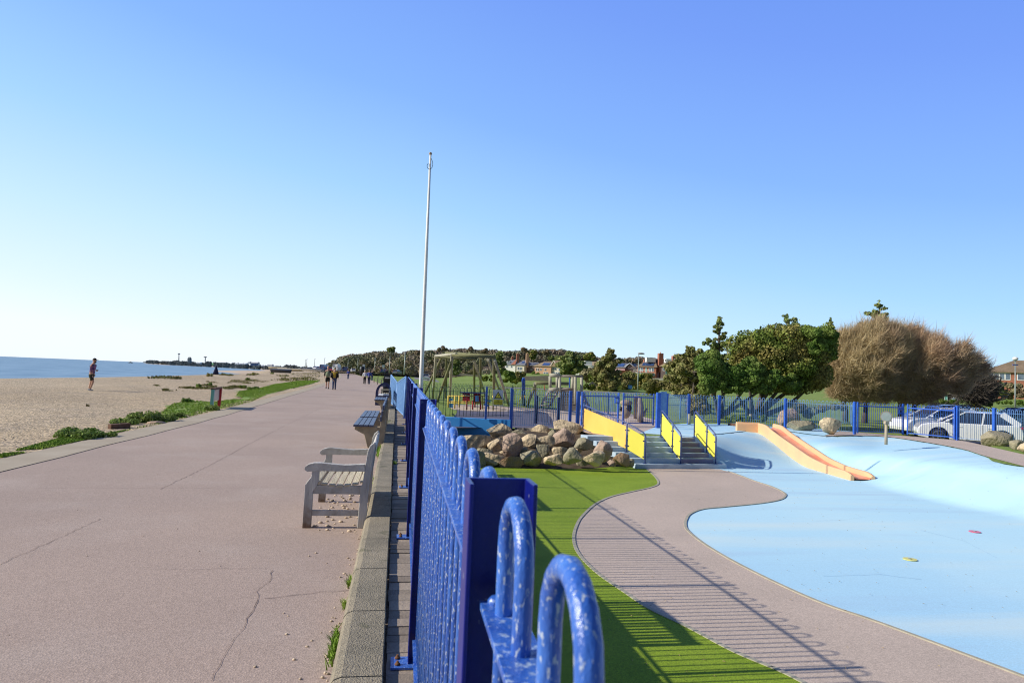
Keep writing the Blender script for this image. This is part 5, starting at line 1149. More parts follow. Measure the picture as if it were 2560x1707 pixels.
for _ in range(5200):
    y_ = 9+gq.random()**1.4*24; x_ = lx(y_)-.25-gq.random()**.8*11; s_ = gq.uniform(.010,.030); z_ = -.10*ss((lx(y_)-x_)/(lx(y_)-shx(y_))*8)+.004
    a_ = gq.uniform(0,6.28); ca_, sa_ = math.cos(a_)*s_, math.sin(a_)*s_; t_ = s_*gq.uniform(.5,.9); n0 = len(sg_.v)
    sg_.v += [(x_-ca_,y_-sa_,z_),(x_+sa_*.7,y_-ca_*.7,z_),(x_+ca_,y_+sa_,z_),(x_-sa_*.7,y_+ca_*.7,z_),(x_,y_,z_+t_)]; sg_.f += [(n0,n0+1,n0+4),(n0+1,n0+2,n0+4),(n0+2,n0+3,n0+4),(n0+3,n0,n0+4)]; sg_.sm += [True]*4
tag(P('beach_stones', sg_, mat('beach_stone', (.62,.50,.36), (.30,.24,.18), 25, .9, island=.5)), 'loose tan and brown stones over the near shingle', 'stones', kind='stuff')
def clump(px, w, h, n, size, seed, label, m='leafbright', z=-.02, name='leafy_weed', group='leafy weeds by the promenade edge'):
    c = at(*px, z); k = math.hypot(c.x, c.y)/F; gg = random.Random(seed); cs = []; rs = []
    for _ in range(12): cs.append((c.x+gg.uniform(-.42,.42)*w*k, c.y+gg.uniform(-.4,.4)*w*k*1.2, z+h*k*.35)); rs.append((w*k*.2, w*k*.25, h*k*gg.uniform(.4,.65)))
    return tag(foliage(name, cs, rs, n, size, seed, M[m]), label, 'weed', group)
clump(Z1(920,1170), 92, 22, 2600, .05, 1, 'wide dark green leafy weed nearest the left edge, left of the timber beam')
clump(Z1(1130,1165), 50, 14, 900, .045, 2, 'small leafy weed just left of the dark timber beam', z=0)
clump(Z1(1440,1020), 60, 14, 1300, .05, 3, 'low leafy weed behind the dark timber beam')
clump(Z1(1650,990), 56, 26, 2000, .05, 4, 'tall dark leafy weed right behind the timber beam')
clump(Z1(1850,985), 50, 18, 1600, .05, 5, 'dark leafy weed above the pale flat stone')
clump(Z2(250,1180), 30, 12, 900, .05, 6, 'dark leafy weed in the grass left of the notice stand')
clump(Z2(780,1080), 34, 14, 900, .05, 7, 'leafy weed at the foot of the notice stand')
clump(Z2(400,960), 24, 10, 500, .06, 8, 'dark bump of grass behind the grass strip left of the notice stand')
clump(Z2(1360,780), 28, 9, 500, .09, 9, 'dark leafy clump in the grass strip right of the notice stand', z=-.1)
for i, (x, y, w, h, lab) in enumerate(((722,585,12,9,'dark round bush at the waterline left of the dark cone'), (1360,570,10,8,'dark bush at the waterline in the middle of the shingle'), (1618,550,9,5,'small dark bush at the waterline near the dark boat'), (1270,638,8,6,'small dark bush halfway down the shingle'), (1200,752,14,7,'green bush right of the notice stand on the shingle'), (565,748,14,9,'green bush left of the notice stand on the shingle'), (715,722,10,8,'small green bush above the notice stand'))):
    clump(Z2(x,y), w, h, 500, .10, 20+i, lab, 'leafbright' if i > 3 else 'leafdark', -.1, 'shingle_bush', 'bushes dotted over the shingle')
c = at(*Z2(808,558),-.1); tag(P('marker_cone', MB().tube([c, c+zz*1.0, c+zz*1.6], [.55,.25,.06], 8), M['cnavy']), 'small dark cone-shaped marker standing at the waterline', 'marker')

# ================================================================ CARS
def car(label, loc, rotz, mt, L=4.3, Wd=1.8, Hh=1.6, group=None, name='parked_car', kind='suv'):
    t = T(name, label, 'car' if kind != 'van' else 'van', loc, group, local=True); t.rotation_euler = (0,0,rotz); hw = Wd/2; x0, x1 = -L/2, L/2; wr = .34; wx = (x0+.78, x1-.85); bz = Hh*.64; gz_ = .20
    top = [(x0+.02,gz_+.10),(x0-.0,.55),(x0+.06,bz-.12),(x0+.16,bz+.02),(x0+1.1,bz+.0),(x1-1.0,bz+.0),(x1-.5,bz-.05),(x1-.18,bz-.13),(x1-.03,bz-.30),(x1,.45),(x1-.06,gz_+.08)]
    bot = []
    for w_ in reversed(wx):
        bot += [(w_+wr+.07,gz_)]+[(w_+(wr+.06)*math.cos(PI*k/10), wr+(wr+.06)*math.sin(PI*k/10)) for k in range(11)]+[(w_-wr-.07,gz_)]
    prof = top+bot; mb = MB()
    n = len(prof); tot = []
    for i, yv_ in enumerate((-hw, -hw+.06, hw-.06, hw)):
        s_ = 1 if i in (1, 2) else .985
        tot.append([(x*s_, yv_, (z-.6)*(s_ if i in (1,2) else .96)+.6) for x, z in prof])
    mb.grid(tot, True, False)
    for tri in tessellate_polygon([[Vector((q[0], q[2], 0)) for q in tot[0]]]): mb.f.append(tuple(tri)); mb.sm.append(False); mb.f.append(tuple(3*n+i for i in reversed(tri))); mb.sm.append(False)
    bo = P('body', mb, mt, t, bevel=.03)
    r0, r1 = (x0+.85, x1-1.9) if kind != 'van' else (x0+.1, x1-1.2); b0, b1 = (x0+.14, x1-1.02) if kind != 'van' else (x0+.03, x1-.6)
    wi = hw-.20; gb = MB(); bz2 = bz-.01; rt = Hh-.05
    V8 = [(b0,-hw+.05,bz2),(b1,-hw+.08,bz2),(b1,hw-.08,bz2),(b0,hw-.05,bz2),(r0,-wi,rt),(r1,-wi,rt),(r1,wi,rt),(r0,wi,rt)]
    n0 = len(gb.v); gb.v += V8; gb.f += [(0,1,5,4),(1,2,6,5),(2,3,7,6),(3,0,4,7),(4,5,6,7)]; gb.sm += [False]*5
    P('windows', gb, M['carglass'] if kind != 'van' else mt, t, bevel=.02)
    rf = MB(); rf.grid([[(r0-.12,-wi-.02,rt-.02),(r0-.06,-wi*.7,rt+.03),(r0-.04,0,rt+.045),(r0-.06,wi*.7,rt+.03),(r0-.12,wi+.02,rt-.02)],[((r0+r1)/2,-wi-.03,rt-.01),((r0+r1)/2,-wi*.7,rt+.05),((r0+r1)/2,0,rt+.065),((r0+r1)/2,wi*.7,rt+.05),((r0+r1)/2,wi+.03,rt-.01)],[(r1+.06,-wi-.02,rt-.03),(r1+.03,-wi*.7,rt+.02),(r1+.03,0,rt+.03),(r1+.03,wi*.7,rt+.02),(r1+.06,wi+.02,rt-.03)]])
    P('roof', rf, mt, t)
    for s in (-1, 1):
        pil = MB(); pil.bar((b1+.01,s*(hw-.09),bz2),(r1+.02,s*(wi+.01),rt),.07,.05); P('pillar', pil, mt, t); pil = MB(); pil.bar((b0+.02,s*(hw-.06),bz2),(r0-.05,s*(wi+.01),rt),.26,.06,(0,s,.4)); P('pillar', pil, mt, t); pil = MB(); pil.bar(((b0+b1)/2-.05,s*(hw-.045),bz2),((r0+r1)/2-.05,s*(wi+.02),rt),.07,.02,(0,1,0))
        P('pillar', pil, mt, t)
        P('headlight', MB().ball((x1-.22,s*(hw-.22),bz-.32),(.20,.17,.075),10,6), M['headlight'], t); P('tail_light', MB().ball((x0+.10,s*(hw-.16),bz-.10),(.14,.18,.085),10,6), M['taillight'], t)
        P('mirror', MB().ball((b1-.18,s*(hw+.10),bz+.10),(.08,.10,.07),8,6), mt, t)
        P('door_line', MB().box(((b0+b1)/2-.05,s*(hw-.002),.62),(.012,.014,.62)), M['black'], t)
        for hx_ in (-.75,.35): P('door_handle', MB().box((hx_,s*(hw+.008),bz-.16),(.16,.02,.025)), mt, t)
        for w_ in wx:
            wh = P('wheel', MB().tube([(w_,s*(hw-.22),wr),(w_,s*(hw-.02),wr)], wr, 24), M['tyre'], t)
            rm_ = MB(); 
            for q in range(5): a = 2*PI*q/5; rm_.bar((w_,s*(hw-.012),wr),(w_+.22*math.cos(a),s*(hw-.012),wr+.22*math.sin(a)),.07,.03,(0,1,0))
            rm_.tube([(w_,s*(hw-.03),wr),(w_,s*(hw-.005),wr)], .06, 12); 
            rr_ = [[(w_+r_*math.cos(2*PI*q/20), s*(hw-dy), wr+r_*math.sin(2*PI*q/20)) for q in range(20)] for r_, dy in ((.20,.012),(.225,.008),(.25,.015))]; rm_.grid(rr_, True); P('rim', rm_, M['rim'], wh)
    P('sill', MB().box((0,0,gz_+.06),(L*.9,Wd-.12,.14)), M['black'], t)
    return t
cpz = UP+.02
cpz = UP-.30; cc = atd(2414,1105,31.5); cc.z = cpz
cw = car('white five-door car parked side-on behind the fence at the right', tuple(cc), R(180-34), M['carwhite'], 4.05, 1.8, 1.50)
c2_ = at(2372,1094,cpz); c2_ = Vector((c2_.x, c2_.y+.8, 0)); car('white car parked behind the other white one, only bonnet and windscreen showing', (c2_.x, c2_.y, cpz), R(180-8), M['carwhite'], 4.2, 1.78, 1.52)
c2_ = at(2600,1078,cpz); car('dark blue car parked on the shaded tarmac at the right edge', (c2_.x+2.5, c2_.y+4, cpz), R(180-10), M['carblue'], 4.3, 1.8, 1.5)
c2_ = at(2380,1066,cpz); car('dark car standing behind the white ones in the car park', (c2_.x, c2_.y+1, cpz), R(180-10), M['carblue'], 4.4, 1.8, 1.5)
def farcar(Zx, Zy, d, rz, m, lab, kind='suv', Hh=1.55, L=4.2):
    x, y = 760+Zx/7.13, 860+Zy/7.13; p = atd(x, y, d); return car(lab, (p.x, p.y, p.z), rz, M[m], L, 1.8, Hh, kind=kind, name='parked_car' if kind != 'van' else 'parked_van')
farcar(2160,640,180, R(95),'carwhite','white hatchback driving away on the road right of the flagpole')
farcar(1660,540,230, R(65),'cargrey','dark car on the road left of the flagpole')
farcar(1410,520,230, R(88),'carblue','dark blue car on the road behind the litter bin')
farcar(875,495,290, R(100),'carwhite','small white car at the far end of the promenade')
farcar(740,490,250, R(88),'carblue','dark blue car left of the walker in the blue hooded jacket','suv',1.8)
farcar(585,480,235, R(80),'carwhite','white van parked at the far end behind the walking couple','van',2.4,5.2)
farcar(490,490,240, R(85),'carred','red car parked left of the white van')
farcar(370,480,245, R(70),'carblue','blue and white camper parked behind the walking couple','van',2.3,5.)
farcar(235,460,290, R(60),'carwhite','white car parked at the left of the far car row')
for i, (x, y, w, m, lab) in enumerate(((150,470,20,'boatdark','white boat with a dark cover hauled up on the shingle'),)):
    p = atd(760+x/7.13, 860+y/7.13, 210); 
def boat(px, d, L, m1, m2, lab, rot):
    p = atd(px[0], px[1], d); t = T('beached_boat', lab, 'boat', tuple(p), 'boats on the shingle', local=True); t.rotation_euler = (0,0,rot)
    rows = []
    for k in range(9):
        u_ = -1+k/4; w = .95*(1-abs(u_)**3*.8); rows.append([(u_*L/2, -w, .75), (u_*L/2*.95, -w*.75, .3), (u_*L/2*.9, 0, .02), (u_*L/2*.95, w*.75, .3), (u_*L/2, w, .75)])
    P('hull', MB().grid(rows), M[m1], t); rw_ = [[(r[0][0]*.98, r[0][1]*.95, .74), (r[0][0]*.98, 0, .95), (r[0][0]*.98, r[4][1]*.95, .74)] for r in rows]; P('cover', MB().grid(rw_), M[m2], t)
boat((779,928.5),205,6,'white','boatdark','white boat with a dark cover hauled up on the shingle',R(20))
boat((702,932),165,5,'boatdark','boatdark','long low dark boat at the end of the waterline',R(5))
boat((727,928),230,9,'boat','boat','pale cream boat beside the low dark one, largest of the pale pair',R(3))
boat((694,923),300,8,'boat','boat','pale cream boat farther out, smaller of the pale pair',R(3))

# ================================================================ TREES
def Q7(x, y): return (1700+x/4.356, 740+y/4.356)
def Q8(x, y): return (2060+x/4.356, 780+y/4.356)
def limbs(base, ends, r0, r1, seed, mb=None):
    g = random.Random(seed); mb = mb or MB()
    for e in ends:
        b = Vector(base); e = Vector(e); mid = b.lerp(e,.45)+Vector((g.uniform(-.25,.25), g.uniform(-.25,.25), g.uniform(-.15,.2)))*(e-b).length*.5
        pts = pline([b, mid, e], 5); n = len(pts); mb.tube(pts, [r0+(r1-r0)*i/(n-1) for i in range(n)], 7)
    return mb
# big wind-shaped evergreen: clumped crown in a few tonal masses
def clumps(spec, d, seed, per=9, sc=.42):
    """spec: ellipses in photo px (cx, cy, rx, ry) -> clump centres and radii at distance d"""
    g = random.Random(seed); C = []; Rr = []
    for cx, cy, rx_, ry_, in spec:
        k = d/F; cen = atd(cx, cy, d)
        for _ in range(per):
            while True:
                u_, v_, w_ = g.uniform(-1,1), g.uniform(-1,1), g.uniform(-1,1)
                if u_*u_+v_*v_+w_*w_ < 1: break
            q = Vector((math.cos(-YAW), math.sin(-YAW), 0))*u_*rx_*k*.82+Vector((-math.sin(-YAW), math.cos(-YAW), 0))*w_*rx_*k*.8+Vector((0,0,1))*v_*ry_*k*.82
            C.append(tuple(cen+q)); s_ = g.uniform(.7,1.25)*min(rx_, ry_)*k*sc; Rr.append((s_*1.1, s_*1.1, s_*.85))
    return C, Rr
E1 = T('evergreen_tree', 'large wind-shaped evergreen tree with a dark brownish green domed crown', 'tree', tuple(at(1885,1048,UP)))
k7 = lambda x, y, a, b: (*Q7(x, y), a/4.356, b/4.356)
C, Rr = clumps([k7(760,590,260,190), k7(1050,540,330,230), k7(1330,540,270,220), k7(1530,520,180,190), k7(640,760,160,140), k7(900,760,260,180), k7(1200,800,340,220), k7(1430,850,190,200), k7(1080,680,330,200), k7(1300,680,300,220), k7(1250,960,230,100), k7(950,1000,200,70), k7(1180,1030,170,50)], 40, 5, 36, .48)
foliage('crown', C, Rr, 130000, .12, 1, M['leafdark'], E1, .55)
C, Rr = clumps([k7(1490,430,200,130), k7(1620,440,90,120), k7(1500,560,120,90), k7(1180,930,130,110), k7(1230,990,80,60)], 38.4, 6, 12, .36)
foliage('bright_foliage', C, Rr, 22000, .12, 2, M['leafbright'], E1, .72)
tb_ = at(1885,1046,UP); P('trunk', limbs(tb_, [atd(*Q7(x, y), 40) for x, y in ((620,1080),(760,960),(900,900),(1000,1000),(1150,930),(1300,950),(1420,980),(1080,800))], .20, .06, 4, MB().tube([tb_-zz*.3, tb_+zz*.5], [.34,.24], 9)), M['bark'], E1)
E2 = T('evergreen_tree', 'lower bright green evergreen tree spreading in front of the large dark evergreen', 'tree', tuple(at(1798,1044,UP)))
C, Rr = clumps([k7(330,760,150,150), k7(300,930,130,120), k7(560,860,140,150), k7(480,960,130,100), k7(790,770,140,120), k7(740,900,180,130), k7(980,900,120,110), k7(330,1000,130,60), k7(600,1000,170,60), k7(880,1010,150,55)], 38, 8, 30, .42)
foliage('crown', C, Rr, 75000, .12, 3, M['leafbright'], E2, .72)
tb_ = at(1798,1046,UP); P('trunk', limbs(tb_, [atd(*Q7(x, y), 38) for x, y in ((330,980),(450,1000),(560,980),(700,1020),(900,1010))], .14, .05, 5, MB().tube([tb_-zz*.3, tb_+zz*.4], [.17,.15], 9)), M['bark'], E2)
# pines: tiers of upturned tufts on visible limbs
def pine(px, d, hpx, wpx, label, seed, m='leafpine', lean=0., n=9000, size=.16, tiers=9, name='pine_tree', droop=.0, basez=None, group=None, trunk=True, shape=1.2, fill=.9):
    """px: tip in the photo; hpx, wpx: size there"""
    tip = atd(px[0], px[1], d); k = d/F; H_ = hpx*k; W_ = wpx*k/2; g = random.Random(seed); base = tip-zz*H_+Vector((lean*H_,0,0))
    t = T(name, label, 'tree', tuple(base), group); C = []; Rr = []; lm = MB(); lm.tube([base, base.lerp(tip,.5)+Vector((.03*H_,0,0)), tip], [.035*H_,.022*H_,.006*H_], 8)
    for i in range(tiers):
        for j in range(6):
            f = min(.98, max(0, (i+.4+g.uniform(-.6,.6))/tiers)); z_ = base.lerp(tip, .12+.88*f); r_ = W_*((1-f)**(1/shape))*g.uniform(.45,1.15)+.05*W_
            a = g.uniform(0, 2*PI); rr = r_*g.uniform(.55,1.05); e = z_+Vector((math.cos(a)*rr, math.sin(a)*rr, rr*(g.uniform(.15,.75)-droop)))
            lm.tube([z_, z_.lerp(e,.6)-zz*rr*.05, e], [.010*H_,.007*H_,.003*H_], 5)
            for q in (.45,.7,.92,1.05):
                C.append(tuple(z_.lerp(e, q)+Vector((g.uniform(-1,1),g.uniform(-1,1),g.uniform(-.5,.5)))*rr*.12)); s_ = (.20*rr+.02*H_)*fill*g.uniform(.7,1.2); Rr.append((s_, s_, s_*.6))
    C.append(tuple(tip)); Rr.append((.03*H_, .03*H_, .06*H_))
    P('trunk', lm, M['bark'], t); foliage('crown', C, Rr, n, size, seed, M[m], t, .3, 2.2); return t
pine(Q7(430,270), 47, 190, 125, 'pine tree with upturned branch tips left of the large evergreen', 21, n=9000, size=.15, tiers=10, lean=-.06, shape=1.2, fill=.52)
pine(Q7(1165,215), 52, 120, 190, 'pine whose tufts poke out above the crown of the large evergreen', 22, n=4000, tiers=8)
pine(Q7(1640,265), 50, 110, 50, 'small pine tip between the large evergreen and the bare tree', 23, n=2500, tiers=7)
pine(Q8(600,-80), 56, 210, 135, 'pine rising above the top of the bare brown trees', 24, n=8000, tiers=10, fill=.8, shape=1.6)
pine(Q7(150,590), 52, 140, 120, 'broad sparse olive pine at the left foot of the big pine', 25, 'leafolive', n=9000, tiers=8, shape=2.2, fill=1.0)
pine(Q7(20,660), 58, 110, 110, 'pale olive pine left of the evergreens above the double gate', 26, 'leafolive', n=8000, tiers=8, shape=2.2, fill=1.1)
pine(Q6(1195,225), 125, 128, 78, 'large wind-blown cypress before the white modern house', 31, 'leafolive', n=12000, size=.45, tiers=11, shape=1.7, fill=1.1, lean=.0)
pine(Q6(1060,420), 128, 80, 62, 'lower left shoulder cypress of the large wind-blown one', 32, 'leafolive', n=7000, size=.45, tiers=8, shape=2.0, fill=1.1)
pine(Q6(640,255), 140, 62, 60, 'dark green layered pine between the cream gabled house and the white house', 33, 'leafpine', n=9000, size=.45, tiers=9, shape=2.0, fill=1.15)
pine((1040+1480/7.128, 840+300/7.128), 150, 62, 30, 'dark slender conifer left of the slate roofed white house', 34, 'leafpine', n=7000, size=.5, tiers=9, shape=2.2, fill=1.3)
pine((1040+725/7.128, 840+395/7.128), 120, 48, 28, 'young pine with a bare trunk behind the timber swing frame', 35, 'leafpine', n=2600, size=.3, tiers=7, shape=2.4)
# bare hawthorns swept by the wind: dense twig brushes
def bare_tree(trunks, tips, poly, d, label, seed, ntw, m, wind=(.55,.1,.45), spread=1., name='bare_tree'):
    """trunks: trunk feet; tips: photo ellipses of the twig canopy"""
    t = T(name, label, 'tree', tuple(trunks[0])); g = random.Random(seed); lm = MB(); k = d/F; ends = []
    for cx, cy, a, b in tips:
        cen = atd(cx, cy, d)
        for _ in range(9):
            th = g.uniform(0, 2*PI); q = g.uniform(.2,.85)
            ends.append(cen+Vector((math.cos(th)*a*k*q, g.uniform(-1,1)*a*k*.6, math.sin(th)*b*k*q-.15*b*k)))
    for i, tr in enumerate(trunks):
        head = Vector(tr)+Vector((g.uniform(-.2,.2), 0, 1.05)); lm.tube([Vector(tr)-zz*.3, Vector(tr)+zz*.5+Vector((.05,0,0)), head], [.22,.17,.15], 8)
        ends += [Vector(tuple(c)) for c in []]
        near = sorted(ends, key=lambda e: (Vector((e.x,e.y,0))-Vector((tr[0],tr[1],0))).length)[:max(6, int(1.4*len(ends)/len(trunks)))]
        limbs(head, near, .085, .014, seed+i, lm)
    P('trunk', lm, M['bark'], t)
    gg = np.random.default_rng(seed); ncl = 330; cl = []; pc = np.array(poly, float); cxm, cym = pc[:,0].mean(), pc[:,1].mean(); x0_, x1_ = pc[:,0].min(), pc[:,0].max(); y0_, y1_ = pc[:,1].min(), pc[:,1].max()
    def inp(x, y):
        c = False; j = len(pc)-1
        for i in range(len(pc)):
            if (pc[i][1] > y) != (pc[j][1] > y) and x < (pc[j][0]-pc[i][0])*(y-pc[i][1])/(pc[j][1]-pc[i][1])+pc[i][0]: c = not c
            j = i
        return c
    fw_ = np.array([math.sin(YAW), math.cos(YAW), 0])
    while len(cl) < ncl:
        x, y = gg.uniform(x0_, x1_), gg.uniform(y0_, y1_)
        if inp(x, y):
            rr_ = min(1., 1.25*math.hypot((x-cxm)/(x1_-x0_)*2, (y-cym)/(y1_-y0_)*2)); dz = math.sqrt(max(0, 1-rr_**2))*(x1_-x0_)*.30*k
            cl.append(np.array(tuple(atd(x, y, d)))+fw_*dz*gg.uniform(-1,1)*(1 if gg.random() < .3 else gg.choice([-1,-1,1])*.9))
    cl = np.array(cl); cc_ = np.array(tuple(atd(cxm, cym+(y1_-y0_)*.35, d))); cd = cl-cc_; cd /= np.linalg.norm(cd,axis=1)[:,None]+1e-6
    wi_ = gg.random(ncl)**2+.12; ci = gg.choice(ncl, ntw, p=wi_/wi_.sum()); dirs = gg.normal(size=(ntw,3)); dirs /= np.linalg.norm(dirs,axis=1)[:,None]
    p0 = cl[ci]+dirs*(gg.random(ntw)**.5)[:,None]*(.46*k/.0235)*np.array([1,1,.8]); dirs = cd[ci]*.9+dirs*.35
    # a twig runs outwards and with the wind, splitting into finer ones
    w = np.array(wind); grow = dirs*np.array([.8,.8,.75])+w*1.0*spread+gg.normal(scale=.85,size=(ntw,3)); grow /= np.linalg.norm(grow,axis=1)[:,None]
    L = (.22+.45*gg.random(ntw))*k/.0235; lg = gg.random(ntw) < .14; L[lg] *= 1.8; grow[lg] = grow[lg]*.6+np.array([.15,0,.7]); grow /= np.linalg.norm(grow,axis=1)[:,None]; V = []; Fc = []
    for frac, wd, bend in ((1.,.011,.25),):
        side = np.cross(grow, gg.normal(size=(ntw,3))); side /= np.linalg.norm(side,axis=1)[:,None]; ww = (wd*(.6+.8*gg.random(ntw)))[:,None]*side*k/.0235
        p1 = p0+grow*(L*.5)[:,None]; g2 = grow+gg.normal(scale=.3,size=(ntw,3)); g2 /= np.linalg.norm(g2,axis=1)[:,None]; p2 = p1+g2*(L*.5)[:,None]
        vv = np.stack([p0-ww, p0+ww, p1+ww*.7, p1-ww*.7, p2], 1).reshape(-1,3); b_ = np.arange(ntw)*5
        F4 = np.stack([b_, b_+1, b_+2, b_+3], 1).tolist(); F3 = np.stack([b_+3, b_+2, b_+4], 1).tolist()
    mesh_obj('twigs', vv.tolist(), F4+F3, m, t); return t
k8 = lambda x, y, a, b: (*Q8(x, y), a/4.356, b/4.356)
bare_tree([at(2162,1046,UP), at(2112,1042,UP)], [k8(120,620,120,230), k8(220,480,180,220), k8(380,340,210,220), k8(330,650,250,200), k8(520,480,260,260), k8(560,250,180,150), k8(520,700,200,130)], [Q8(*p) for p in ((10,600),(60,400),(150,290),(300,225),(470,170),(600,140),(720,190),(840,270),(950,420),(960,640),(900,840),(680,930),(440,945),(230,925),(80,915),(30,760))], 44, 'left bare brown wind-swept tree with tangled twigs beside the evergreen', 41, 100000, M['twig'], (.25,0,.5))
bare_tree([at(2286,1052,UP), at(2250,1050,UP)], [k8(820,420,230,220), k8(1050,400,220,180), k8(860,650,250,170), k8(1120,600,250,190), k8(1350,520,180,160), k8(1350,680,190,130), k8(1560,600,110,120)], [Q8(*p) for p in ((560,380),(620,260),(760,215),(900,215),(1060,255),(1220,320),(1380,410),(1510,480),(1640,560),(1740,610),(1690,710),(1540,830),(1340,870),(1120,930),(900,945),(640,930),(480,700),(640,450))], 45, 'right bare reddish brown tree swept to the right above the yard gate', 42, 100000, M['twigred'], (.75,0,.35))
bare_tree([at(2440,1040,UP)], [k8(1600,860,180,90), k8(1500,800,160,90), k8(1720,820,110,100)], [Q8(*p) for p in ((1440,780),(1600,720),(1760,730),(1820,820),(1780,930),(1600,960),(1480,900))], 50, 'low dark leaning shrub-like tree right of the bare trees behind the car', 43, 16000, M['bark'], (.5,0,.3))
def shrub(label, ell, d, m, n, size, seed, name='shrub', per=7, sc=.5, group=None):
    C, Rr = clumps([ell], d, seed, per, sc) if isinstance(ell[0], (int, float)) else clumps(ell, d, seed, per, sc)
    o = foliage(name, C, Rr, n, size, seed, M[m]); return tag(o, label, 'shrub', group)
shrub('brownish green rounded shrub mass behind the gate panel and stump post', [(*Q6(1800,740),32,17), (*Q6(1980,725),36,18), (*Q6(2150,760),26,14)], 62, 'leafolive', 12000, .28, 51)
shrub('green pines and scrub behind the wall at the right of the shrub mass', [(*Q6(2290,640),26,30),(*Q6(2330,740),22,22)], 66, 'leafpine', 7000, .3, 52)
shrub('grey green feathery shrub behind the fence right of the carved posts', [k7(170,1180,110,110), k7(270,1200,70,80)], 36, 'leafolive', 6000, .11, 53)
shrub('grey shrub under the fence line left of the evergreen trunks', [k7(120,1150,60,80)], 37, 'leafbrown', 2500, .11, 54)
shrub('dark green low plants at the foot of the evergreen trunks', [k7(560,1330,110,40), k7(700,1335,90,40), k7(900,1320,50,35)], 35, 'leafbright', 3500, .10, 55)
shrub('grey green scrub behind the fence below the bare trees', [k7(1400,1230,180,80), k7(1700,1230,160,70), k7(1250,1200,90,70)], 46, 'leafolive', 9000, .16, 56)
shrub('dark conifer hedge and shrubs behind the low picket fence', [(*Q6(1200,690),36,20),(*Q6(1030,620),22,18)], 132, 'leafdark', 6000, .5, 57)
shrub('mixed olive hedge in front of the pink cottage', [(*Q6(1430,690),26,20),(*Q6(1340,640),18,16),(*Q6(1480,580),14,12)], 140, 'leafolive', 6000, .5, 58)
shrub('dark green rounded bush in front of the red house', [(*Q6(1610,660),16,22),(*Q6(1740,640),22,14),(*Q6(1730,590),12,8)], 145, 'leafdark', 5000, .5, 59)
shrub('green rounded bush left of the play mast', [(1040+1660/7.128, 840+680/7.128, 17, 15), (1040+1700/7.128, 840+740/7.128, 12, 12)], 140, 'leafbright', 4500, .45, 60)
shrub('olive brown bush right of the green rounded one', [(1040+1840/7.128, 840+710/7.128, 14, 15)], 145, 'leafolive', 3000, .45, 61)
shrub('yellow green gorse bush behind the timber swing frame', [(1040+1240/7.128, 840+745/7.128, 12, 8), (1040+1340/7.128, 840+755/7.128, 9, 7)], 135, 'leafyel', 3000, .35, 62)
shrub('yellow green gorse bush below the green rounded bush', [(1040+1560/7.128, 840+790/7.128, 12, 5), (1040+1780/7.128, 840+815/7.128, 12, 4)], 130, 'leafyel', 2200, .35, 63)
shrub('low golden grasses beside the play tower', [(*Q6(860,740),26,7),(*Q6(960,760),20,5)], 120, 'leafyel', 3000, .35, 64)
shrub('brown scrub left of the large cypress', [(*Q6(890,560),20,22),(*Q6(860,620),12,12)], 135, 'leafbrown', 3500, .4, 65)
shrub('grey brown scrub on the bank below the right brick house', [k8(1960,850,160,70), k8(2130,850,90,80), k8(1760,800,130,60), k8(2040,900,160,40)], 92, 'leafbrown', 12000, .34, 66)
shrub('green dark bush on the bank right of the bare trees', [k8(1860,860,70,90), k8(1920,800,40,40)], 88, 'leafpine', 5000, .3, 67)
shrub('bright green hedge strip in front of the white shelter', [k8(1240,965,110,22), k8(1420,975,90,20)], 78, 'leafbright', 3500, .25, 68)
shrub('bright green hedge strip at the right edge behind the lamp post', [k8(1980,980,110,24), k8(2150,980,90,26)], 80, 'leafbright', 3500, .25, 69)
shrub('dark shaded bush at the base of the low leaning shrub tree', [k8(1640,960,110,50),k8(1740,990,80,40)], 52, 'leafdark', 4000, .18, 70)
shrub('garden hedge clipped in front of the cream gabled house', [(*Q6(110,550),18,5)], 300, 'leafbright', 900, .9, 71)
shrub('brown reddish scrub at the foot of the hill behind the swings', [(1040+900/7.128, 840+650/7.128, 24, 8),(1040+1060/7.128,840+660/7.128,20,8),(1040+560/7.128,840+660/7.128,24,7)], 200, 'leafbrown', 5000, .6, 72)
# --- wooded hill: the terrain, a wood as one mass, and the single trees on its skyline
sky = [(816,912),(828,905),(850,893),(866,887),(900,886),(940,879),(975,878),(1000,885),(1030,876),(1075,877),(1110,874),(1150,873),(1190,874),(1230,876),(1262,878),(1300,878),(1330,874),(1390,874),(1440,878),(1470,884),(1490,893),(1530,896),(1600,893),(1680,900),(1760,910),(2050,930)]
def skyy(x): return float(np.interp(x, [p[0] for p in sky], [p[1] for p in sky]))
g = random.Random(77); C = []; Rr = []
for i in range(820):
    x = g.uniform(822, 1900) if g.random() < .88 else g.uniform(822,1000); back = g.random(); d = (300 if x < 1230 else 390)+back*120
    if x > 1500 and g.random() < .4: continue
    ytop = skyy(x); hor = 890+x*math.tan(ROLL); ybase = hor+2; k = d/F; rpx = g.uniform(6,12)*(1 if x > 850 else .6)
    y = ytop+rpx*.8+g.uniform(0,1)**.8*max(2, (ybase+(5 if x < 1230 else -12)-ytop-rpx))*(1-.7*back) if back < .97 else ytop+rpx*.85
    c = atd(x, y, d); C.append(tuple(c)); Rr.append((rpx*k*1.2, rpx*k*1.2, rpx*k))
for x in range(818, 1900, 7):
    rpx = g.uniform(6,11)*(1 if x > 850 else .5); d = 410; c = atd(x, skyy(x)+rpx*.8+g.uniform(-1,2.5), d); C.append(tuple(c)); Rr.append((rpx*d/F*1.2, rpx*d/F, rpx*d/F))
hv, hf = leaves(C, Rr, 150000, 1.0, 5, .75)
wd = mesh_obj('hill_wood', hv.tolist(), hf.tolist(), M['wood']); tag(wd, 'dense brown and green wood covering the low hill behind the promenade', 'wood', None, 'stuff')
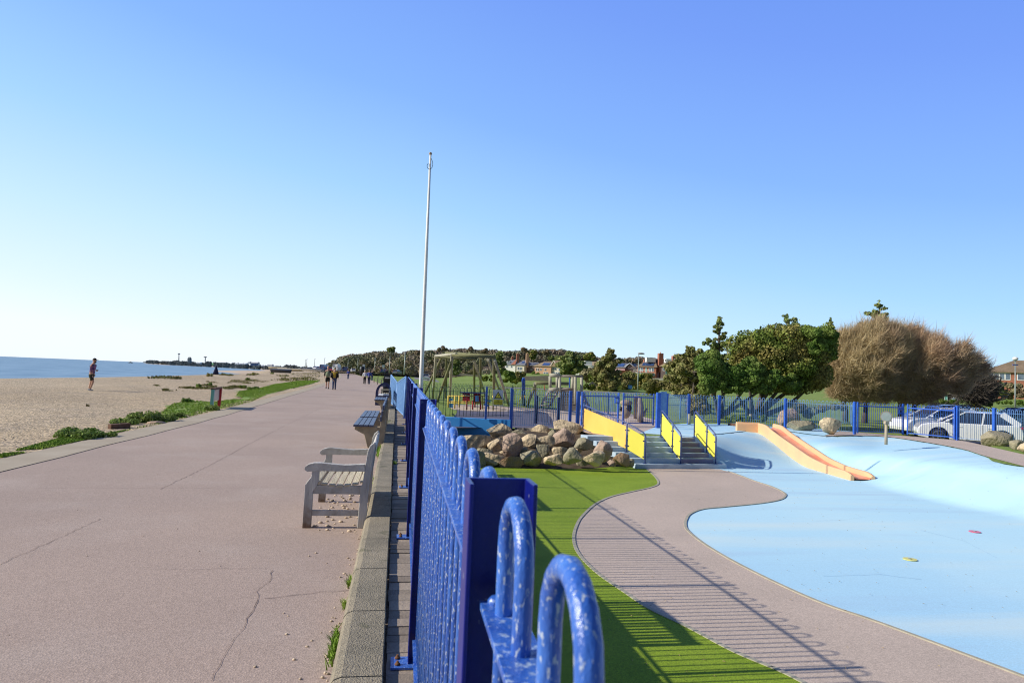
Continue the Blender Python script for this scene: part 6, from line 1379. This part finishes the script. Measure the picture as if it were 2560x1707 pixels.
hill = MB(); rows = []
for d, f in ((330,0),(350,.3),(380,.55),(410,.8),(440,.85),(520,.3)):
    r = []
    for x in range(790, 2100, 10):
        hor = 890+x*math.tan(ROLL); yb = hor+8*(270/d); yt = skyy(x)+13; ph_ = atd(x, yb+(yt-yb)*f if x > 815 else hor+3, d); ph_.z = max(ph_.z, -.6); r.append(ph_)
    rows.append(r)
S('wooded_hill', MB().grid(rows), M['soil'])
for x, y, a, b, m, lab in ((980,873,10,9,'leafpine','dark round evergreen tree standing up on the ridge left of the flagpole'), (1045,880,14,10,'leafbrown','bare round-headed tree on the skyline just left of the flagpole'), (1105,871,14,8,'leafbrown','brown bare tree on the skyline above the swing frame left part'), (1172,873,15,9,'leafbrown','reddish domed bare tree on the skyline above the swing beam'),
  (1212,876,10,8,'leafbrown','thin grey bare tree on the skyline right of the domed one'), (1310,872,9,8,'leafbrown','tall thin bare tree above the brick chimneys'), (1328,884,12,12,'leafdark','dark evergreen tree right of the thin bare skyline tree'), (1365,880,16,9,'leafbrown','grey bare domed tree above the cream gabled house'), (1395,895,26,12,'leafpine','broad dark green tree crown above the gabled roof'), (1432,887,24,12,'leafpine','long low evergreen crown behind the layered pine'), (1472,893,16,13,'leafdark','dark green tree crown between layered pine and cypress'), (1554,902,8,6,'leafbrown','small grey bare tree above the pink cottage roof'), (1585,900,14,5,'leafbrown','bare hedge of thin trees left of the street lamp')):
    C, Rr = clumps([(x, y+2, a, b)], 335, int(x), 9, .45); t = T('skyline_tree', lab, 'tree', tuple(atd(x, y+b+8, 335)), 'single trees on the skyline of the hill'); foliage('crown', C, Rr, 1500 if m != 'leafbrown' else 1300, 1.0 if m != 'leafbrown' else .55, int(x), M[m], t, .5); P('trunk', MB().tube([atd(x, y+b+9, 335), atd(x, y+2, 335)], [.35,.15], 6), M['bark'], t)
# --- far shore: low tree masses, buildings, masts
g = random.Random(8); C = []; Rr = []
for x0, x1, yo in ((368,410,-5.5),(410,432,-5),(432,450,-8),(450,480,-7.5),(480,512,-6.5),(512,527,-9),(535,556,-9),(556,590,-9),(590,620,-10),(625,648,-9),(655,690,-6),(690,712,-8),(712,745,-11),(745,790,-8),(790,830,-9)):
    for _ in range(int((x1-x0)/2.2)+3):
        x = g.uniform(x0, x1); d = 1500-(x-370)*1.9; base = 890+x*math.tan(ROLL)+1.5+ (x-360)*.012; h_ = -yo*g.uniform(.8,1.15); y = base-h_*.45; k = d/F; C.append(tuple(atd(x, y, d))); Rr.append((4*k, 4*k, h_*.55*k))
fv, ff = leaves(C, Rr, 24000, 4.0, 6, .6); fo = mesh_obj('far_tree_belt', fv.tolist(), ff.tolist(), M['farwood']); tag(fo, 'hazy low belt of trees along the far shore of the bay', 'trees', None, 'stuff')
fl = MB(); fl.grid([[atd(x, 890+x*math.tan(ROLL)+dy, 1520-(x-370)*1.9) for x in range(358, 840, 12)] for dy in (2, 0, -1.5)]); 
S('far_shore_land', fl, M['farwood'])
for x, y0, y1, lab in ((447,903,884,'tall mast with a round head on the far shore'), (513,904,892,'shorter forked mast on the far shore')):
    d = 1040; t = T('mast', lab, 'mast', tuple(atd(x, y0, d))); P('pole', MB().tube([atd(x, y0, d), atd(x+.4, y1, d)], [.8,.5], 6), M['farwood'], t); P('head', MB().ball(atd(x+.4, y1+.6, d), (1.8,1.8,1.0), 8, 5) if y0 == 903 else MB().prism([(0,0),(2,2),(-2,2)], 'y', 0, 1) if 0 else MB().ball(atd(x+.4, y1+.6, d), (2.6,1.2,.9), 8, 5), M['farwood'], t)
def fbld(x0, x1, y0, y1, d, m, lab, roof=None):
    a, b, c, e = atd(x0, y1, d), atd(x1, y1, d), atd(x1, y0, d), atd(x0, y0, d); u_ = (b-a); n_ = Vector((-u_.y, u_.x, 0)).normalized()*6
    t = T('far_building', lab, 'building', tuple(a)); w = MB(); q = [a,b,c,e]; w.v = [tuple(p) for p in q]+[tuple(p+n_) for p in q]; w.f = [(0,1,2,3),(7,6,5,4),(0,4,5,1),(1,5,6,2),(2,6,7,3),(3,7,4,0)]; w.sm = [False]*6; P('wall', w, M[m], t)
    h_ = (e-a).length; rfm = MB(); rfm.poly([e, c, c+n_*.5+zz*h_*.4, e+n_*.5+zz*h_*.4]); rfm.poly([e+n_, c+n_, c+n_*.5+zz*h_*.4, e+n_*.5+zz*h_*.4]); P('roof', rfm, M[roof or m], t)
    wm = MB(); 
    for k in range(4): p = a.lerp(b, (k+.6)/4.6)+(e-a)*.35-n_*.02; s_ = u_.normalized()*(u_.length*.05); v_ = (e-a)*.3; wm.poly([p-s_, p+s_, p+s_+v_, p-s_+v_])
    P('windows', wm, M['glassd'], t)
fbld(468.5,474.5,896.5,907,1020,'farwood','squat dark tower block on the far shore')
fbld(587,614,908.5,911,880,'whiter','long low white building on the far shore')
fbld(626,645,907,914,850,'solar','long blue roofed building on the far shore','whiter')
fbld(652,656,913,915.5,830,'whiter','tiny white hut on the far shore')
fbld(668,680,911.5,915.5,800,'whiter','small white gabled building on the far shore')
fbld(620,625,905,909,850,'whiter','small white block between trees on the far shore')
fbld(490,500,906.5,909,1000,'whiter','low pale building on the far shore near the shorter mast')
bo_ = T('sailboard', 'bright green and yellow windsurf sail at the far waterline', 'sail', tuple(atd(531,911,700))); P('sail', MB().poly([atd(528.5,911.5,700), atd(534,911.5,700), atd(532,906,700)]), mat('lime_sail', (.2,.75,.35), (.5,.8,.2), 1, .6), bo_)
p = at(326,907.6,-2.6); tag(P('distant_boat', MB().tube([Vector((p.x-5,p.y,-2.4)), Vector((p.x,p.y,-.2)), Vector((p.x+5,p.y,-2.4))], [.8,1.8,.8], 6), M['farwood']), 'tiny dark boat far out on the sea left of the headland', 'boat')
# --- street lamps
def lamp(x, y0, y1, d, lab, m='greymetal', r=.07, head='arm', grp='street lamps along the seafront road'):
    a, b = atd(x, y0, d), atd(x+(y0-y1)*.043, y1, d); b = Vector((a.x, a.y, b.z)); t = T('street_lamp', lab, 'street lamp', tuple(a), grp)
    P('pole', MB().tube([a, a.lerp(b,.3), b], [r*1.2, r, r*.7], 8), M[m], t)
    if head == 'arm': P('lamp_head', MB().ball(b+Vector((.25,0,.02)), (.38,.16,.09), 8, 5), M['timbergrey'], t)
    if head == 'ball': P('lamp_head', MB().ball(b+zz*.12, (.24,.24,.17), 12, 8), M['white'], t); P('lamp_collar', MB().tube([b-zz*.1, b+zz*.02], .09, 8), M['greymetal'], t)
    return t
lamp(1594,980,884,68,'street lamp with a flat double head standing before the red house',r=.06)
lamp(2538,1025,900,62,'street lamp with a pale globe at the right edge before the brick house',r=.06,head='ball')
t_ = [o for o in col.objects if o.name.startswith('street_lamp') and not o.parent][-1]
P('bracket_sign', MB().box(atd(2538.5,912,61.8), (.55,.05,.09)), M['bluemetal'], t_)
for i, (Zx, Zb, Zt, d) in enumerate(((1785,545,140,110),(1520,510,215,150),(1258,470,240,190),(955,440,250,260),(780,440,290,300))):
    lamp(760+Zx/7.13, 860+Zb/7.13, 860+Zt/7.13, d, 'slender %s street lamp before the wooded hill, %s from the flagpole' % (('pale','grey','grey','thin','thin')[i], ('first','second','third','fourth','fifth')[i]), r=.09, head='arm' if i > 2 else None)
for i, (x, yt) in enumerate(((763,899),(766,898),(785.5,897),(810,895.5))): lamp(x, 918, yt, 420, 'distant lamp mast above the parked cars, %s from the left' % ('first','second','third','fourth')[i], r=.16, grp='distant lamp masts beyond the cars')
for Zx, Zy, lab in ((1066,385,'small white road sign on a pole near the end of the promenade'), (1415,395,'small blue grey road sign on a pole above the litter bin')):
    a, b = atd(760+Zx/7.13, 860+480/7.13, 190), atd(760+Zx/7.13, 860+Zy/7.13, 190); t = T('road_sign', lab, 'road sign', tuple(a)); P('pole', MB().tube([a, b], .06, 6), M['greymetal'], t); P('plate', MB().box(b, (.7,.05,.7)), M['signgrey'], t)
P_ = atd(760+1037/7.13, 860+495/7.13, 120); o = P('dark_bin', MB().tube([P_-zz*.7, P_+zz*.75, P_+zz*.95], [.4,.45,.3], 10), M['black']); tag(o, 'dark litter bin standing far along the promenade above the couple in white and blue', 'bin')

# ================================================================ HOUSES
def house(label, x0, x1, yb, ye, yr, d, dep, wallm, roofm, roof='hip', wins=(), extra=None, rot=0., name='house', ridge=(.3,.7)):
    """front wall between photo columns x0..x1 at distance d; yb base, ye eaves, yr ridge rows"""
    a, b = atd(x0, yb, d), atd(x1, yb, d*(1-.40*(x1-x0)/F)); b.z = a.z = min(a.z, b.z); u = (b-a); W_ = u.length; u.normalize(); n = Vector((-u.y, u.x, 0)); xm = (x0+x1)/2
    k = d/F; he = (yb-ye)*k; hr = (yb-yr)*k; t = T(name, label, 'house', tuple(a)); o = a; X = lambda f, y_, z: o+u*(f*W_)+n*y_+zz*z
    w = MB(); q = [X(0,0,-4), X(1,0,-4), X(1,dep,-4), X(0,dep,-4), X(0,0,he), X(1,0,he), X(1,dep,he), X(0,dep,he)]
    w.v = [tuple(p) for p in q]; w.f = [(0,1,5,4),(1,2,6,5),(2,3,7,6),(3,0,4,7),(4,5,6,7)]; w.sm = [False]*5
    if roof == 'gable_x': 
        for f in (0, 1): w.poly([X(f,0,he), X(f,dep,he), X(f,dep/2,hr-.1)])
    if roof == 'gable_y': w.poly([X(0,0,he), X(1,0,he), X(.5,0,hr-.1)])
    P('wall', w, M[wallm], t)
    r = MB(); ov = .45/W_; e = .45; th = zz*.16
    c1, c2, c3, c4 = X(-ov,-e,he-.08), X(1+ov,-e,he-.08), X(1+ov,dep+e,he-.08), X(-ov,dep+e,he-.08)
    if roof == 'hip': r1, r2 = X(ridge[0],dep/2,hr), X(ridge[1],dep/2,hr); polys = [[c1,c2,r2,r1],[c2,c3,r2],[c3,c4,r1,r2],[c4,c1,r1]]
    elif roof == 'gable_x': r1, r2 = X(-ov,dep/2,hr), X(1+ov,dep/2,hr); polys = [[c1,c2,r2,r1],[c3,c4,r1,r2]]
    elif roof == 'gable_y': r1, r2 = X(.5,-e,hr), X(.5,dep+e,hr); polys = [[c1,r1,r2,c4],[c2,c3,r2,r1]]
    else: polys = [[c1,c2,c3,c4]]
    for p_ in polys: r.poly([p+th for p in p_])
    r.poly([c1,c2,c3,c4]); 
    for p_, q_ in ((c1,c2),(c2,c3),(c3,c4),(c4,c1)): r.poly([p_,q_,q_+th,p_+th])
    ro = P('roof', r, M[roofm], t)
    for wi in wins:
        f0, f1, g0, g1 = wi[:4]; m_ = wi[4] if len(wi) > 4 else 'whiter'; z0, z1 = he*g0, he*g1
        fr = MB(); y_ = -.08; fr.poly([X(f0,y_,z0), X(f1,y_,z0), X(f1,y_,z1), X(f0,y_,z1)]); fr.poly([X(f0,y_,z1), X(f1,y_,z1), X(f1,0,z1), X(f0,0,z1)]); fo_ = P('window' if m_ != 'door' else 'door', fr, M['whiter'], t)
        gl_ = MB(); nn_ = max(1, round((f1-f0)*W_/1.0)); m2 = (f1-f0)/nn_
        for q in range(nn_): gl_.poly([X(f0+m2*(q+.12),-.11,z0+(z1-z0)*.1), X(f0+m2*(q+.88),-.11,z0+(z1-z0)*.1), X(f0+m2*(q+.88),-.11,z1-(z1-z0)*.1), X(f0+m2*(q+.12),-.11,z1-(z1-z0)*.1)])
        P('pane', gl_, M[m_ if m_ in M and m_ != 'whiter' else 'glassd'], fo_)
    return t, X, W_, he, hr
def chimney(t, X, f, y_, z, h, m='redbrick', w=.9):
    c = P('chimney', MB().box(X(f, y_, z+h/2-1), (w,w,h+2)), M[m], t); P('chimney_pot', MB().tube([X(f,y_,z+h), X(f,y_,z+h+.5)], .18, 8), M['peach'], c)
def panels(t, X, W_, he, hr, dep, f0, f1, s0, s1, m='solar'):
    def S_(f, s): return X(f, -.45+(dep/2+.45)*s, he+.12+(hr-he)*s+.10)
    P('solar_panels', MB().poly([S_(f0,s0), S_(f1,s0), S_(f1,s1), S_(f0,s1)]), M[m], t)
Z5 = lambda x: 1040+x/7.128
Y5 = lambda y: 840+y/7.128
X6 = lambda x: 1320+x/5.88
Y6 = lambda y: 840+y/5.88
t, X, W_, he, hr = house('white rendered house with a steep slate roof and red brick gable end', Z5(1585),Z5(1765),Y5(575),Y5(508),Y5(408),330,9,'whiter','roofslate','hip',[(.1,.3,.25,.75),(.55,.75,.25,.75)],ridge=(.35,.95))
chimney(t, X, .4,4,hr-.5,1.9); chimney(t, X, 1.0,3,he+1,4.5,w=1.2)
P('red_gable_roof', MB().poly([X(.62,-.6,he+.1), X(1.05,-.6,he+.1), X(.92,2.6,hr+.1), X(.88,2.6,hr+.1)]), M['redbrick'], t); P('dormer', MB().box(X(.25,1.0,he+1.2), (1.5,1.2,1.1)), M['whiter'], t)
t, X, W_, he, hr = house('cream fronted house with blue slate roof and dark brick side wing', Z5(1790),Z5(1925),Y5(640),Y5(515),Y5(428),320,9,'cream','roofslate','hip',[(.1,.75,.3,.75),(.15,.7,-.1,.2)],ridge=(.4,.9))
chimney(t, X, 1.05,3,he+1,4.6,'peach',1.2); panels(t, X, W_, he, hr, 9, .45,.8,.35,.7)
t, X, W_, he, hr = house('dark brick house wing with a low slate roof beside the cream front', Z5(1928),Z5(2120),Y5(640),Y5(520),Y5(465),322,9,'darkbrick','roofslate','gable_x',[(.6,.75,.3,.5)])
t, X, W_, he, hr = house('peach brick house with solar panels on a tan roof', X6(95),X6(335),Y6(545),Y6(440),Y6(375),310,9,'peach','rooftan','hip',[(.08,.28,.3,.75,'darkbrick'),(.32,.45,.4,.7),(.6,.72,.4,.7),(.55,.85,-.05,.22)],ridge=(.35,1.0))
panels(t, X, W_, he, hr, 9, .42,.85,.15,.75)
t, X, W_, he, hr = house('cream gabled house with brown roof and wide bay windows', X6(335),X6(535),Y6(545),Y6(445),Y6(355),308,9,'cream','roofbrown','gable_x',[(.08,.42,.45,.85),(.55,.9,.35,.75),(.05,.95,-.02,.2)])
P('front_gable', MB().poly([X(.0,-.7,he), X(.5,-.7,he), X(.22,-.7,hr-.6)]), M['rooftan'], t); chimney(t, X, .93,4,hr-.4,.9)
P('gable_edge', MB().tube([X(.0,-.8,he), X(.22,-.8,hr-.2), X(.5,-.8,he)], .16, 5), M['whiter'], t)
t, X, W_, he, hr = house('white modern house with a flat stepped roof behind the layered pine', X6(660),X6(915),Y6(560),Y6(425),Y6(420),300,9,'whiter','whiter','flat',[(.1,.45,.1,.35,'teal'),(.6,.9,.3,.5)]); P('tower_block', MB().box(X(.7,3,he+.9), (3.2,4,2.0)), M['whiter'], t); chimney(t, X, 1.4,3,he,2.4,'whiter',1.3)
t, X, W_, he, hr = house('brown roofed house half hidden behind the large cypress', X6(900),X6(1080),Y6(520),Y6(430),Y6(375),305,9,'whiter','rooftan','gable_x',[(.1,.3,.3,.6)]); chimney(t, X, .75,4,hr-.5,1.3,'whiter',1.6)
t, X, W_, he, hr = house('pink rendered cottage with blue solar panels on its slate roof', X6(1235),X6(1420),Y6(575),Y6(458),Y6(395),250,8,'pinkr','roofslate','gable_x',[(.45,.62,.45,.75),(.75,.9,.1,.35)]); panels(t, X, W_, he, hr, 8, .15,.85,.15,.85)
t, X, W_, he, hr = house('dark boarded gable wing with a thin flue beside the pink cottage', X6(1405),X6(1590),Y6(575),Y6(475),Y6(400),249,8,'darkbrick','roofslate','gable_y',[(.35,.6,.2,.4,'redbrick')]); chimney(t, X, .55,3,hr-.6,1.6,'cblack',.5)
P('white_bargeboard', MB().tube([X(-.02,-.6,he), X(.5,-.6,hr+.1), X(1.02,-.6,he)], .13, 5), M['signgrey'], t); P('red_lean_to', MB().box(X(.15,-1,.9), (3.2,1.5,1.8)), M['redbrick'], t)
t, X, W_, he, hr = house('large red brick house with white balcony front and tall hipped roof', X6(1600),X6(1880),Y6(575),Y6(450),Y6(322),240,11,'redbrick','roofbrown','hip',[(.06,.32,.48,.92),(.45,.52,.4,.9,'teal'),(.62,.9,.48,.92),(.05,.95,-.02,.30)],ridge=(.55,.75))
P('balcony', MB().box(X(.42,-1.2,he*.30), (W_*.92,2.2,.18)), M['whiter'], t); P('balcony_rail', MB().bar(X(-.08,-2.3,he*.30+1.0), X(.85,-2.3,he*.30+1.0), .1, .1), M['whiter'], t)
bal = MB()
for k in range(9): bal.tube([X(-.08+.93*k/8,-2.3,he*.3), X(-.08+.93*k/8,-2.3,he*.3+1.0)], .05, 4)
P('balusters', bal, M['whiter'], t); panels(t, X, W_, he, hr, 11, .25,.85,.08,.42); P('dormer', MB().box(X(.62,2.0,he+2.6), (3.3,1.6,1.6)), M['whiter'], t); P('skylight', MB().box(X(.70,3.6,hr-.9), (3.6,1.2,.8)), M['solar'], t); chimney(t, X, 1.12,3,he+.4,4.6,'redbrick',1.6); chimney(t, X, .28,4,hr-2.2,1.8,'redbrick',1.1)
t, X, W_, he, hr = house('dark red brick wing with long windows between the red and the brown roofed houses', X6(1880),X6(1945),Y6(575),Y6(455),Y6(440),243,9,'redbrick','roofbrown','flat',[(.2,.6,.3,.7)])
t, X, W_, he, hr = house('house with wide brown tiled roof, two dormers and teal balcony glass', X6(1950),X6(2240),Y6(565),Y6(442),Y6(332),230,11,'darkbrick','rooftan','hip',[(.10,.24,.45,.85),(.34,.42,.0,.88),(.45,.65,.12,.88,'teal'),(.72,.98,.35,.9)],ridge=(.45,.95))
P('white_render_band', MB().box(X(.68,-.04,he*.45), (W_*.56,.05,he*.9)), M['whiter'], t); P('balcony_glass', MB().box(X(.48,-1.0,he*.20), (W_*.42,.06,1.1)), M['teal'], t)
for f in (.30,.80): P('dormer', MB().box(X(f,1.5,he+1.9), (1.9,2.0,1.3)), M['whiter'], t); P('dormer_window', MB().box(X(f,.45,he+1.9), (1.4,.06,.8)), M['glassd'], t)
chimney(t, X, .52,4.5,hr-1.2,2.4,'redbrick',1.3)
t, X, W_, he, hr = house('red brick house with hipped brown roof and white windows at the right edge', Q8(1745,0)[0],2660,Q8(0,790)[1],Q8(0,655)[1]-1.5,Q8(0,535)[1]-4,132,8,'redbrick','roofbrown','hip',[(.05,.34,.40,.96),(.42,.62,.40,.96),(.74,.92,.40,.96)],ridge=(.42,.9)); chimney(t, X, .02,3.5,he+.2,1.5,'redbrick',1.0)
t, X, W_, he, hr = house('lower brick house half hidden by bare twigs left of the right-hand brick house', Q8(1560,0)[0],Q8(1735,0)[0],Q8(0,790)[1],Q8(0,690)[1],Q8(0,635)[1],150,8,'redbrick','roofbrown','gable_x',[(.35,.75,.2,.75)])
t, X, W_, he, hr = house('low white seaside shelter with a flat roof behind the right bare tree', Q8(1150,0)[0],Q8(1470,0)[0],Q8(0,955)[1],Q8(0,880)[1],Q8(0,868)[1],95,5,'cblack','timbergrey','flat',[(.05,.2,.1,.6),(.5,.62,.0,.9,'teal'),(.75,.95,.1,.5)],name='shelter')
t, X, W_, he, hr = house('small white gabled building glimpsed left of the evergreen trees', Q7(100,0)[0],Q7(175,0)[0],Q7(0,900)[1],Q7(0,860)[1],Q7(0,840)[1],120,5,'whiter','rooftan','gable_x',[(.3,.7,.1,.7)])
# garden walls and fence lines before the houses
a, b = atd(X6(-60),Y6(592),200), atd(X6(310),Y6(580),200); gf = T('garden_wall', 'long pale garden wall on the rise below the cream gabled house', 'wall', tuple(a)); w = MB(); w.poly([a-zz*9,b-zz*9,b,a]); w.poly([a,b,b+Vector((0,.5,0)),a+Vector((0,.5,0))]); P('wall', w, M['timbergrey'], gf)
a, b = atd(X6(1800),Y6(620),180), atd(X6(2120),Y6(620),180); w = MB(); w.poly([a-zz*4,b-zz*4,b,a]); w.poly([a,b,b+Vector((0,1,0)),a+Vector((0,1,0))]); tag(P('garden_wall', w, M['cream']), 'pale rendered garden wall below the brown tiled house', 'wall')
a, b = atd(1118,931.5,185), atd(1205,941,185); tag(P('roadside_fence', MB().bar(a, b, .12, .5), M['timbergrey']), 'thin pale roadside rail at the foot of the hill behind the swings', 'fence')
o = T('tent', 'small grey green tent under the large cypress', 'tent', tuple(atd(*Q6(950,720),124))); mb = MB(); p = atd(*Q6(950,725),124); mb.poly([p+Vector((-.9,0,0)),p+Vector((.8,0,-.1)),p+Vector((-.1,0,.8))]); mb.poly([p+Vector((.8,0,-.1)),p+Vector((1.3,1,-.1)),p+Vector((-.1,.4,.8))]); P('canvas', mb, M['timbergrey'], o)
for (x, y, m, lab) in ((1345,755,'yellow','small yellow object by the hedge below the pink cottage'), (1500,750,'skyblue','small blue and white object by the hedge below the red house')):
    p = atd(*Q6(x, y), 128); tag(P('garden_box', MB().box(p, (.7,.5,.7)), M[m], None, .05), lab, 'box')

# ================================================================ LIGHT
w = bpy.data.worlds.new('World'); scn.world = w; w.use_nodes = True; t = NT(w); bg = t.n['Background']
sk = t.add('ShaderNodeTexSky'); sk.sky_type = 'NISHITA'; sk.sun_disc = False; EL = R(30.1); AZ = math.atan2(-1., -.015)
sk.sun_elevation = EL; sk.sun_rotation = AZ % (2*PI); sk.altitude = 0; sk.air_density = 1.0; sk.dust_density = .6; sk.ozone_density = 3.
tc = t.add('ShaderNodeTexCoord'); sep = t.add('ShaderNodeSeparateXYZ'); t.link(tc.outputs['Generated'], sep.inputs[0])
# the sky: Nishita light under a bright spring haze, paler towards the sun and the horizon, deep blue overhead
def mth(op, a, b=None):
    n = t.add('ShaderNodeMath', operation=op)
    for i, q in enumerate((a, b)):
        if q is None: continue
        if isinstance(q, (int, float)): n.inputs[i].default_value = q
        else: t.link(q, n.inputs[i])
    return n.outputs[0]
sun_side = mth('MULTIPLY', sep.outputs['X'], -1.)
eff = mth('SUBTRACT', mth('MULTIPLY', sep.outputs['Z'], mth('SUBTRACT', 1., mth('MULTIPLY', sun_side, .10))), mth('ADD', mth('MULTIPLY', mth('MINIMUM', sun_side, 0.), .19), mth('MULTIPLY', mth('MAXIMUM', sun_side, 0.), .10)))
rp = t.add('ShaderNodeValToRGB'); cr = rp.color_ramp
stops = [(0.,(.84,.92,1.)),(.05,(.72,.87,1.)),(.14,(.55,.78,1.)),(.25,(.36,.63,.98)),(.38,(.23,.45,.95)),(.54,(.17,.33,.90)),(.70,(.125,.265,.82)),(.8,(.05,.08,.18))]
while len(cr.elements) < len(stops): cr.elements.new(.5)
for e, (p_, c_) in zip(cr.elements, stops): e.position = p_; e.color = (*c_, 1)
t.link(eff, rp.inputs[0]); sc_ = t.add('ShaderNodeVectorMath', operation='SCALE'); t.link(sk.outputs[0], sc_.inputs[0]); sc_.inputs['Scale'].default_value = .02
ad = t.add('ShaderNodeVectorMath', operation='ADD'); t.link(sc_.outputs[0], ad.inputs[0]); t.link(rp.outputs[0], ad.inputs[1]); hb = t.add('ShaderNodeMapRange'); hb.inputs[1].default_value = -.45; hb.inputs[2].default_value = .25; hb.inputs[3].default_value = .32; hb.inputs[4].default_value = 1.; t.link(sep.outputs['Y'], hb.inputs[0])
t.link(ad.outputs[0], bg.inputs[0]); t.link(hb.outputs[0], bg.inputs[1])
sd = bpy.data.lights.new('sun', 'SUN'); so = bpy.data.objects.new('sun', sd); col.objects.link(so); sd.energy = 5.; sd.angle = R(.5); sd.color = (1.,.93,.80)
dirv = Vector((math.cos(EL), .012, -math.sin(EL))); so.rotation_euler = dirv.to_track_quat('-Z', 'Y').to_euler()
scn.cycles.pixel_filter_type = 'BLACKMAN_HARRIS'; scn.cycles.filter_width = 1.15
scn.view_settings.view_transform = 'Standard'; scn.view_settings.look = 'None'; scn.view_settings.exposure = 0; scn.view_settings.gamma = 1
for o in col.objects:
    if 'org' in o: del o['org']
